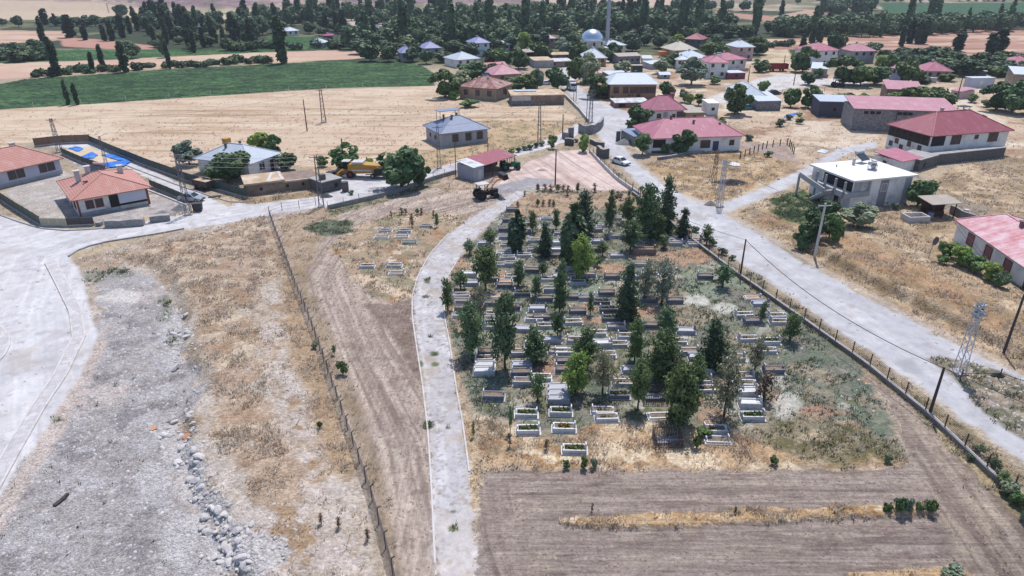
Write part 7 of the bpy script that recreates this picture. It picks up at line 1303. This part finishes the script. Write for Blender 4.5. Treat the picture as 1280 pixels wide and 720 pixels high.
# combine harvester
r = empty('combine_harvester', at(452, 221), R(-4), 'yellow combine harvester parked nose to the small leafy tree', 'harvester'); r.scale = (.82, .82, .82); b = MB(); b.prism([(-2.6, 1.0), (4.2, 1.3), (4.4, 2.6), (3.6, 3.0), (0.5, 3.3), (-2.6, 3.2)], -1.35, 1.35); b.build('body', YEL, r); b = MB(); b.box((-0.4, 0, 3.45), (2.6, 2.4, 0.5)); b.build('grain_tank', PALECONC, r); b = MB(); b.box((-3.2, 0, 2.8), (1.2, 1.7, 1.6)); b.build('cab', AUTO, r); b = MB(); b.box((-3.2, 0, 3.72), (1.8, 2.1, 0.14)); b.build('cab_roof', PALECONC, r); b = MB(); b.box((0.6, -1.42, 1.9), (4.6, 0.1, 0.35)); b.build('side_panel', PALECONC, r)
b = MB(); b.hexa([(-5.6, -2.4, .3), (-4.6, -2.4, .3), (-4.6, 2.4, .3), (-5.6, 2.4, .3), (-5.3, -2.4, 1.2), (-4.5, -2.4, 1.5), (-4.5, 2.4, 1.5), (-5.3, 2.4, 1.2)]); b.bar((-4.6, 0, .9), (-2.6, 0, 1.7), 1.0, .7); b.build('header', YEL, r); b = MB(); b.tube((-5.5, -2.3, 1.3), (-5.5, 2.3, 1.3), 0.5, None, 6); b.build('reel', BLK, r); b = MB(); b.bar((1.5, -1.6, 3.1), (5.6, -1.7, 3.0), 0.3); b.build('unloading_auger', YEL, r)
for s in (-1, 1): wheel(r, -2.2, s*1.25, .85, .55, REDP); wheel(r, 2.9, s*1.1, .55, .4, PALECONC)
r = empty('hay_baler', at(484, 222), R(3), 'dark trailed machine behind the yellow combine under the walnut tree', 'baler'); b = MB(); b.prism([(-2.4, .6), (2.0, .6), (2.2, 1.6), (0.6, 2.2), (-2.2, 1.8)], -1, 1); b.build('body', BLK, r); b = MB(); b.box((0, 0, 2.2), (1.6, 1.4, .3)); b.build('hopper', PALECONC, r); b = MB(); b.bar((-2.4, 0, .7), (-4.0, 0, .6), .14); b.build('drawbar', BLK, r)
for s in (-1, 1): wheel(r, .3, s*1.1, .5, .3, REDP)
def tractor(px, py, rz, paint, label, canopy=None, loader=False):
    r = empty('tractor', at(px, py), rz, label, 'tractor'); b = MB(); b.prism([(0.3, .6), (2.2, .6), (2.3, 1.35), (0.5, 1.5)], -.38, .38); b.build('hood', paint, r); b = MB(); b.box((-.6, 0, .9), (2.0, .6, .6)); b.build('chassis', BLK, r); b = MB(); b.box((-.6, 0, 1.35), (.5, .55, .25)); b.box((-.85, 0, 1.65), (.12, .55, .6)); b.build('seat', BLK, r)
    b = MB()
    for x in (-1.2, .3):
        for s in (-1, 1): b.bar((x, s*.6, 1.0), (x, s*.6, 2.5), .08)
    b.build('cab_frame', BLK, r); b = MB(); b.box((-.45, 0, 2.55), (2.0, 1.6, .12)); b.build('cab_roof', canopy or PALECONC, r); b = MB(); b.tube((1.5, .2, 1.4), (1.5, .2, 2.2), .05, None, 6); b.build('exhaust', BLK, r)
    for s in (-1, 1):
        b = MB(); b.box((-.9, s*.85, 1.55), (1.3, .5, .1)); b.build('mudguard', paint, r); wheel(r, -.9, s*.85, .78, .45, paint, .4); wheel(r, 1.7, s*.75, .48, .28, paint, .4)
    if loader:
        b = MB()
        for s in (-1, 1): b.bar((.4, s*.62, 1.4), (2.0, s*.62, 3.0), .14); b.bar((2.0, s*.62, 3.0), (3.2, s*.62, 3.1), .14)
        b.build('loader_arm', ORG, r); b = MB(); b.hexa([(3.0, -1.1, 2.8), (3.9, -1.1, 3.0), (3.9, 1.1, 3.0), (3.0, 1.1, 2.8), (2.9, -1.1, 3.7), (3.6, -1.1, 3.8), (3.6, 1.1, 3.8), (2.9, 1.1, 3.7)]); b.build('bucket', BLK, r); b = MB(); b.box((2.3, 0, .25), (.25, 2.6, .5)); b.build('grader_blade', GREYP, r)
    return r
t = tractor(606, 248, R(28), BLK, 'black and orange loader tractor with raised bucket on the dirt', PALECONC, True); t.scale = (1.05, 1.05, 1.05)
tractor(1046, 109, R(5), mat('purple_tractor_paint', (84, 62, 104), 0.5, 0.1, 0.8), 'purple tractor with white sunshade by the huge dark tree', PALECONC); tractor(1199, 148, R(200), GRNP, 'dark green tractor behind the crimson roof', BLK).scale = (1.4, 1.4, 1.2)
r = tractor(636, 212, R(15), GRNP, 'green farm machine under the red canopy end', GRNP)
def trailer(px, py, rz, paint, label, L=4.2, W_=2.0, h=.9, name='farm_trailer', load=None):
    r = empty(name, at(px, py), rz, label, 'trailer'); b = MB(); z = .75
    b.box((0, 0, z), (L, W_, .14)); b.build('bed', paint, r); b = MB()
    for c, d in (((0, -W_/2+.04, z+.07+h/2), (L, .08, h)), ((0, W_/2-.04, z+.07+h/2), (L, .08, h)), ((-L/2+.04, 0, z+.07+h/2), (.08, W_-.16, h)), ((L/2-.04, 0, z+.07+h/2), (.08, W_-.16, h))): b.box(c, d)
    b.build('side_board', paint, r); b = MB(); b.bar((L/2, 0, .6), (L/2+1.3, 0, .5), .12); b.build('drawbar', BLK, r)
    if load: b = MB(); b.hexa([(-L/2+.1, -W_/2+.1, z+.08), (L/2-.1, -W_/2+.1, z+.08), (L/2-.1, W_/2-.1, z+.08), (-L/2+.1, W_/2-.1, z+.08), (-L/2+.2, -W_/2+.2, z+h), (L/2-.2, -W_/2+.2, z+h), (L/2-.2, W_/2-.2, z+h), (-L/2+.2, W_/2-.2, z+h)]); b.build('load', load, r)
    for s in (-1, 1): wheel(r, -L*.22, s*(W_/2+.05), .42, .22, BLK); wheel(r, L*.25, s*(W_/2+.05), .42, .22, BLK)
    return r
trailer(256, 236, R(-30), mat('rusty_dark_paint', (84, 66, 66), 0.7, 0.2, 1.0), 'dark rusty trailer with dusty load beside the green panel fence', 3.8, 2.0, .9, load=EARTHROOF); trailer(970, 89, R(2), REDP, 'red farm trailer at the stubble patch by the village', 8.0, 2.4, 1.3).scale = (1, 1, 1.3); trailer(1215, 154, R(-8), REDP, 'red trailer behind the crimson roofed large house', 5, 2.2, 1.2)
r = empty('white_truck', at(714, 112), R(-80), 'white box truck driving on the village street', 'truck'); b = MB(); b.box((-.9, 0, 1.9), (4.2, 2.2, 2.3)); b.build('cargo_box', PALECONC, r); b = MB(); b.prism([(1.3, .6), (3.0, .6), (3.0, 1.5), (2.7, 2.4), (1.3, 2.5)], -1.0, 1.0); b.build('cab', CARW, r); b = MB(); b.box((2.93, 0, 1.85), (.12, 1.7, .6)); b.build('windscreen', AUTO, r)
for s in (-1, 1): wheel(r, -1.6, s*.95, .45, .3); wheel(r, 2.0, s*.95, .45, .3)
r = empty('orange_hopper', at(828, 72), 0.0, 'orange grain hopper in the village yard behind the round greyish tree', 'hopper'); b = MB(); b.hexa([(-1.6, -1, 1.2), (1.6, -1, 1.2), (1.6, 1, 1.2), (-1.6, 1, 1.2), (-2.2, -1.4, 2.6), (2.2, -1.4, 2.6), (2.2, 1.4, 2.6), (-2.2, 1.4, 2.6)]); b.build('bin', ORG, r); b = MB()
for x in (-1.3, 1.3):
    for y in (-.8, .8): b.bar((x, y, -.2), (x, y, 1.3), .14)
b.build('leg_frame', RUST, r)
# blue tarpaulins with grain drying
BLUE = mat('blue_tarpaulin', (44, 112, 206), 0.45, 0.15, 0.6, (90, 150, 224), 0.4); GRAINM = mat('drying_grain', (206, 186, 158), 0.95, 0.1, 0.8)
def sheet(name, label, px, m, z0=0.05, amp=0.12, cat='tarpaulin', th=0.03):
    P_ = np.array([tuple(at(*p))[:2] for p in px]); lo, hi = P_.min(0), P_.max(0); st = max((hi-lo).max()/26, 0.2); xs = np.arange(lo[0], hi[0]+st, st); yy = np.arange(lo[1], hi[1]+st, st); X_, Y_ = np.meshgrid(xs, yy); F_ = np.stack([X_.ravel(), Y_.ravel()], 1); sd = sd_poly(F_, P_)+0.35*st*fbm(F_[:, 0]/1.5, F_[:, 1]/1.5, 4, 2); ins = (sd > 0).reshape(X_.shape)
    Z_ = height(F_[:, 0], F_[:, 1])+z0+amp*np.clip(fbm(F_[:, 0]/1.1, F_[:, 1]/1.1, 9, 3)+0.3, 0, 1)*sstep(0, 1.0, sd)
    V_ = np.stack([F_[:, 0], F_[:, 1], Z_], 1); W_ = X_.shape[1]; q = []
    for i in range(X_.shape[0]-1):
        for j in range(W_-1):
            if ins[i, j] or ins[i+1, j+1] or ins[i, j+1]: q.append((i*W_+j, i*W_+j+1, (i+1)*W_+j+1, (i+1)*W_+j))
    u, inv = np.unique(np.array(q), return_inverse=True); o = P_.mean(0); VV = V_[u]-np.array([o[0], o[1], 0]); n = len(VV); top = inv.reshape(-1, 4); bot = top[:, ::-1]+n
    me = np_mesh(name, np.concatenate([VV, VV-np.array([0, 0, th])]), np.concatenate([top, bot]), None, True, [m]); return tag(link(name, me, None, (o[0], o[1], 0)), label, cat)
sheet('grain_spread', 'pale grain spread out to dry in the white yard', [(82, 188), (108, 184), (140, 196), (152, 206), (130, 208), (104, 200)], GRAINM, 0.05, 0.1, 'grain')
sheet('tarpaulin', 'crumpled blue tarpaulin at the far end of the drying grain', [(86, 186), (96, 184), (104, 187), (98, 190)], BLUE, 0.2, 0.35); sheet('tarpaulin', 'blue tarpaulin folded in the middle of the drying grain', [(104, 196), (114, 191), (122, 195), (116, 199), (106, 199)], BLUE, 0.2, 0.35); sheet('tarpaulin', 'blue tarpaulin strip along the back of the drying grain', [(126, 194), (140, 194), (160, 200), (162, 203), (146, 200)], BLUE, 0.2, 0.35); sheet('tarpaulin', 'large blue tarpaulin nearest the lamp post', [(130, 205), (150, 202), (163, 203), (154, 209), (134, 210)], BLUE, 0.2, 0.4)
sheet('tarpaulin', 'blue and white tarpaulin lying on the slope by the dark timber shed', [(980, 147), (988, 143), (997, 141), (990, 147)], BLUE, 0.1, 0.4); sheet('tarpaulin', 'white plastic sheet on the dry mound', [(911, 206), (916, 203), (924, 205), (925, 208), (918, 208)], MARBLE, 0.1, 0.5, 'plastic sheet'); sheet('tarpaulin', 'small white plastic sheet beside the side road', [(1021, 190), (1027, 187), (1036, 189), (1032, 192)], MARBLE, 0.1, 0.5, 'plastic sheet')
sheet('plastic_sack', 'orange plastic sack lying on the rubble band', [(188, 537), (192, 535), (197, 537), (192, 539)], mat('faded_orange_sack', (196, 146, 112), 0.7, 0.2, 2.0), 0.1, 0.35, 'sack'); sheet('plastic_sack', 'torn orange sack spread at the straw edge of the rubble', [(224, 545), (232, 543), (240, 546), (233, 548)], mat('faded_orange_sack', (196, 146, 112), 0.7, 0.2, 2.0), 0.06, 0.3, 'sack')
b = MB(); rb = np.random.default_rng(5); p = at(914, 229)
for k in range(260):
    a, d, e = rb.random()*6.28, rb.random()**0.6, rb.normal()*0.25; c = Vector((math.cos(a)*d*2.6, math.sin(a)*d*1.5, 0.1+0.7*(1-d)*rb.random())); u = rb.random()*6.28; v = Vector((math.cos(u), math.sin(u), e))*(0.35+0.5*rb.random()); b.bar(c-v, c+v, 0.05)
tag(b.build('brushwood', mat('dead_brush', (120, 112, 112), 0.95, 0.4, 3.0), None, p), 'grey heap of dead brushwood on the dry mound', 'brushwood')
def mound(name, label, px, py, wpx, hm, m, cat, dy=0.6):
    p = at(px, py); r_ = wpx*mpp(p)/2; n = 28; xs = np.linspace(-1.1, 1.1, n); X_, Y_ = np.meshgrid(xs, xs); d = np.hypot(X_, Y_); Z_ = hm*np.clip(1-d, 0, 1)**0.9*(1+0.25*fbm(X_*2.5+px, Y_*2.5, 5, 4))-0.05*(d > 1)-0.06
    V_ = np.stack([X_.ravel()*r_, Y_.ravel()*r_*dy, Z_.ravel()], 1); Q_ = np.arange(n*n).reshape(n, n); q = np.stack([Q_[:-1, :-1], Q_[:-1, 1:], Q_[1:, 1:], Q_[1:, :-1]], -1).reshape(-1, 4); return tag(link(name, np_mesh(name, V_, q, None, True, [m]), None, p), label, cat)
GRAVM = mat('grey_gravel', (142, 138, 138), 0.95, 0.25, 3.0, bump=0.6, bscale=10)
mound('gravel_heap', 'dark grey gravel heap at the gate pillars', 780, 180, 24, 1.3, GRAVM, 'heap'); mound('rubble_heap', 'pale rubble heap at the foot of the side road pylon', 888, 256, 18, 0.9, GRAVM, 'heap'); mound('rubble_heap', 'grey rubble heap beside the tall lattice pylon', 226, 262, 26, 1.0, GRAVM, 'heap'); mound('earth_heap', 'low earth heap with stones in front of the tiled house', 205, 268, 26, 0.7, GRAVM, 'heap'); mound('rubble_heap', 'dark rubble heap at the mud ruin end', 408, 246, 18, 0.8, DARKBLOCK, 'heap'); mound('earth_heap', 'small pinkish earth heap on the levelled plot', 678, 213, 16, 0.5, mat('pink_earth', (186, 160, 150), 0.95, 0.15, 2.0), 'heap'); mound('rubble_heap', 'whitish rubble along the climbing track behind the crimson roof', 1245, 158, 20, 0.8, EARTHROOF, 'heap')
o = mound('tyre_mound', 'dark round tyre shaped lump lying on the weedy island', 1247, 470, 20, 0.5, RUB, 'tyre')
r = empty('satellite_dish', at(1160, 323), 0.4, 'grey satellite dish on a leaning pole in the dry grass', 'dish'); b = MB(); b.tube((0, 0, -.2), (.25, 0, 2.3), .05, None, 6); b.build('pole', STEEL, r); b = MB()
for k in range(16):
    for j, (r0, r1, y0, y1) in enumerate(((0, .3, 0, -.04), (.3, .6, -.04, -.16))):
        a0, a1 = k*math.pi/8, (k+1)*math.pi/8; pts = [(.25+r0*math.cos(a0), y0-.05, 2.5+r0*math.sin(a0)), (.25+r1*math.cos(a0), y1-.05, 2.5+r1*math.sin(a0)), (.25+r1*math.cos(a1), y1-.05, 2.5+r1*math.sin(a1)), (.25+r0*math.cos(a1), y0-.05, 2.5+r0*math.sin(a1))]
        b.face(pts if j else [pts[0], pts[1], pts[2]])
b.build('reflector', mat('dish_grey', (110, 106, 112), 0.5, 0.1, 1.0), r)
def barrel(px, py, label, m, s=1.0): p = at(px, py); b = MB(); b.tube((0, 0, -.05), (0, 0, 1.1*s), .38*s, None, 12); b.tube((0, 0, .35*s), (0, 0, .4*s), .4*s, None, 12); b.tube((0, 0, .72*s), (0, 0, .77*s), .4*s, None, 12); o = b.build('barrel', m, None, p); return tag(o, label, 'barrel')
barrel(432, 239, 'dark steel barrel between the block shed and combine', DARKBLOCK, 1.6); barrel(1162, 274, 'blue grey barrel beside the stone trough', R_SLATE); barrel(1206, 270, 'white drum by the garden wall', PALECONC)
r = empty('dust_bin', at(248, 264), 0.2, 'dark rubbish container at the road edge near the silver car', 'bin'); b = MB(); b.box((0, 0, .75), (1.3, .9, 1.1), 0, 0, 1.12); b.build('body', DARKM, r); b = MB(); b.box((0, 0, 1.36), (1.5, 1.05, .1)); b.build('lid', DARKM, r)
r = empty('steel_truss', at(484, 238), R(12), 'white steel truss lying on the lane beside the walnut tree', 'truss'); b = MB()
for y in (0, 1.6): b.bar((-3.2, y, .15), (3.2, y, .15), .1)
for k in range(8): x = -3.2+k*.914; b.bar((x, 0, .15), (x, 1.6, .15), .08); b.bar((x, 0, .16), (min(x+.914, 3.2), 1.6, .16), .06)
b.build('lattice', PALECONC, r)
for px, py, l in ((268, 247, 2.0), (1085, 196, 4), (1075, 192, 3), (1100, 200, 3.5), (75, 628, 0.9)): p = at(px, py); b = MB(); b.box((0, 0, .08), (l, .3, .16), 0.5+px*.01); b.box((l*.1, .5, .1), (l*.7, .2, .2), 0.7+px*.01); o = b.build('beam_pile', DARKM if px < 300 else CONC, None, p); tag(o, {268: 'dark planks on the kerb before the mud ruin', 1085: 'concrete beams lying beside the side road, middle pile', 1075: 'concrete beams lying beside the side road, upper pile', 1100: 'concrete beams lying beside the side road by the annex', 75: 'dark plank lying on the grey gravel'}[px], 'beams')
# ------------------------------------------------------------------ rocks
def rock_mesh(seed):
    rng = np.random.default_rng(seed); import bmesh
    bm = bmesh.new(); bmesh.ops.create_icosphere(bm, subdivisions=2, radius=1)
    ax = [Vector(rng.normal(size=3)).normalized() for _ in range(9)]; cut = [0.55+0.35*rng.random() for _ in range(9)]
    for v in bm.verts:
        for a, c in zip(ax, cut):
            d = v.co.dot(a)
            if d > c: v.co -= a*(d-c)
        v.co.z *= 0.65; v.co.x *= 1.2
    me = bpy.data.meshes.new('rock'); bm.to_mesh(me); bm.free(); me.materials.append(STONE); return me
RM = [rock_mesh(s) for s in range(8)]
def rocks(poly, n, r0, r1, label, group, seed, power=2.5):
    rng = np.random.default_rng(seed); pl = np.array(poly, float); lo, hi = pl.min(0), pl.max(0); k = 0
    while k < n:
        q = lo+(hi-lo)*rng.random(2)
        if sd_poly(q[None], pl)[0] < 0: continue
        p = at(*q); s = r0+(r1-r0)*rng.random()**power; o = link('rock', RM[k % 8]); o.location = p+Vector((0, 0, s*0.06)); o.rotation_euler = (rng.normal()*0.25, rng.normal()*0.25, rng.random()*6.28); o.scale = (s, s*(0.7+0.4*rng.random()), s*(0.7+0.5*rng.random())); tag(o, label, 'rock', group); k += 1
rocks([(228, 512), (250, 518), (246, 560), (262, 600), (288, 640), (305, 680), (330, 720), (268, 720), (250, 660), (226, 600), (196, 566), (200, 540)], 135, 0.10, 0.46, 'pale angular rock in the rubble band between gravel and straw', 'rocks of the rubble band', 1, 1.8)
rocks([(212, 372), (240, 378), (248, 420), (232, 470), (214, 470), (206, 420)], 36, 0.08, 0.6, 'pale rock on the broken bank edge above the gravel', 'rocks on the bank edge', 2)
rocks([(175, 545), (235, 515), (262, 560), (290, 630), (330, 690), (340, 720), (225, 720), (200, 640)], 72, 0.06, 0.26, 'small pale stone strewn on the gravel around the rubble band', 'small stones around the rubble band', 7, 2.0)
rocks([(272, 640), (330, 650), (380, 700), (400, 720), (290, 720)], 34, 0.08, 0.36, 'whitish rock scattered among the straw at the rubble foot', 'rocks at the rubble foot', 3)
rocks([(240, 290), (280, 280), (290, 292), (240, 300)], 14, 0.08, 0.3, 'small rock beside the left road kerb', 'rocks beside the road kerb', 4)
rocks([(880, 236), (930, 228), (935, 246), (905, 254), (882, 250)], 20, 0.1, 0.4, 'grey rock dumped on the dry mound by the pylons', 'rocks on the dry mound', 5)
rocks([(1040, 185), (1090, 180), (1110, 195), (1085, 205), (1050, 200)], 18, 0.1, 0.4, 'pale rock beside the side road by the large house', 'rocks by the large house', 6)
# ------------------------------------------------------------------ the air
m = bpy.data.materials.new('thin_haze'); m.use_nodes = True; t = m.node_tree; t.nodes.remove(t.nodes['Principled BSDF'])
pv = t.nodes.new('ShaderNodeVolumePrincipled'); pv.inputs['Color'].default_value = (0.80, 0.87, 1.0, 1); pv.inputs['Density'].default_value = 0.00013; pv.inputs['Anisotropy'].default_value = 0.2
t.links.new(pv.outputs[0], t.nodes['Material Output'].inputs['Volume'])
zmin = float(V[:, 2].min())-1.0; xm = float(np.abs(V[:, 0]).max())+20; b = MB(); zt = float(V[:, 2].max())+20
b.box((0, (V[:, 1].max()+V[:, 1].min())/2, (zmin+zt)/2), (2*xm, float(V[:, 1].max()-V[:, 1].min())+60, zt-zmin)); tag(b.build('haze', m), kind='stuff')
finish_labels()
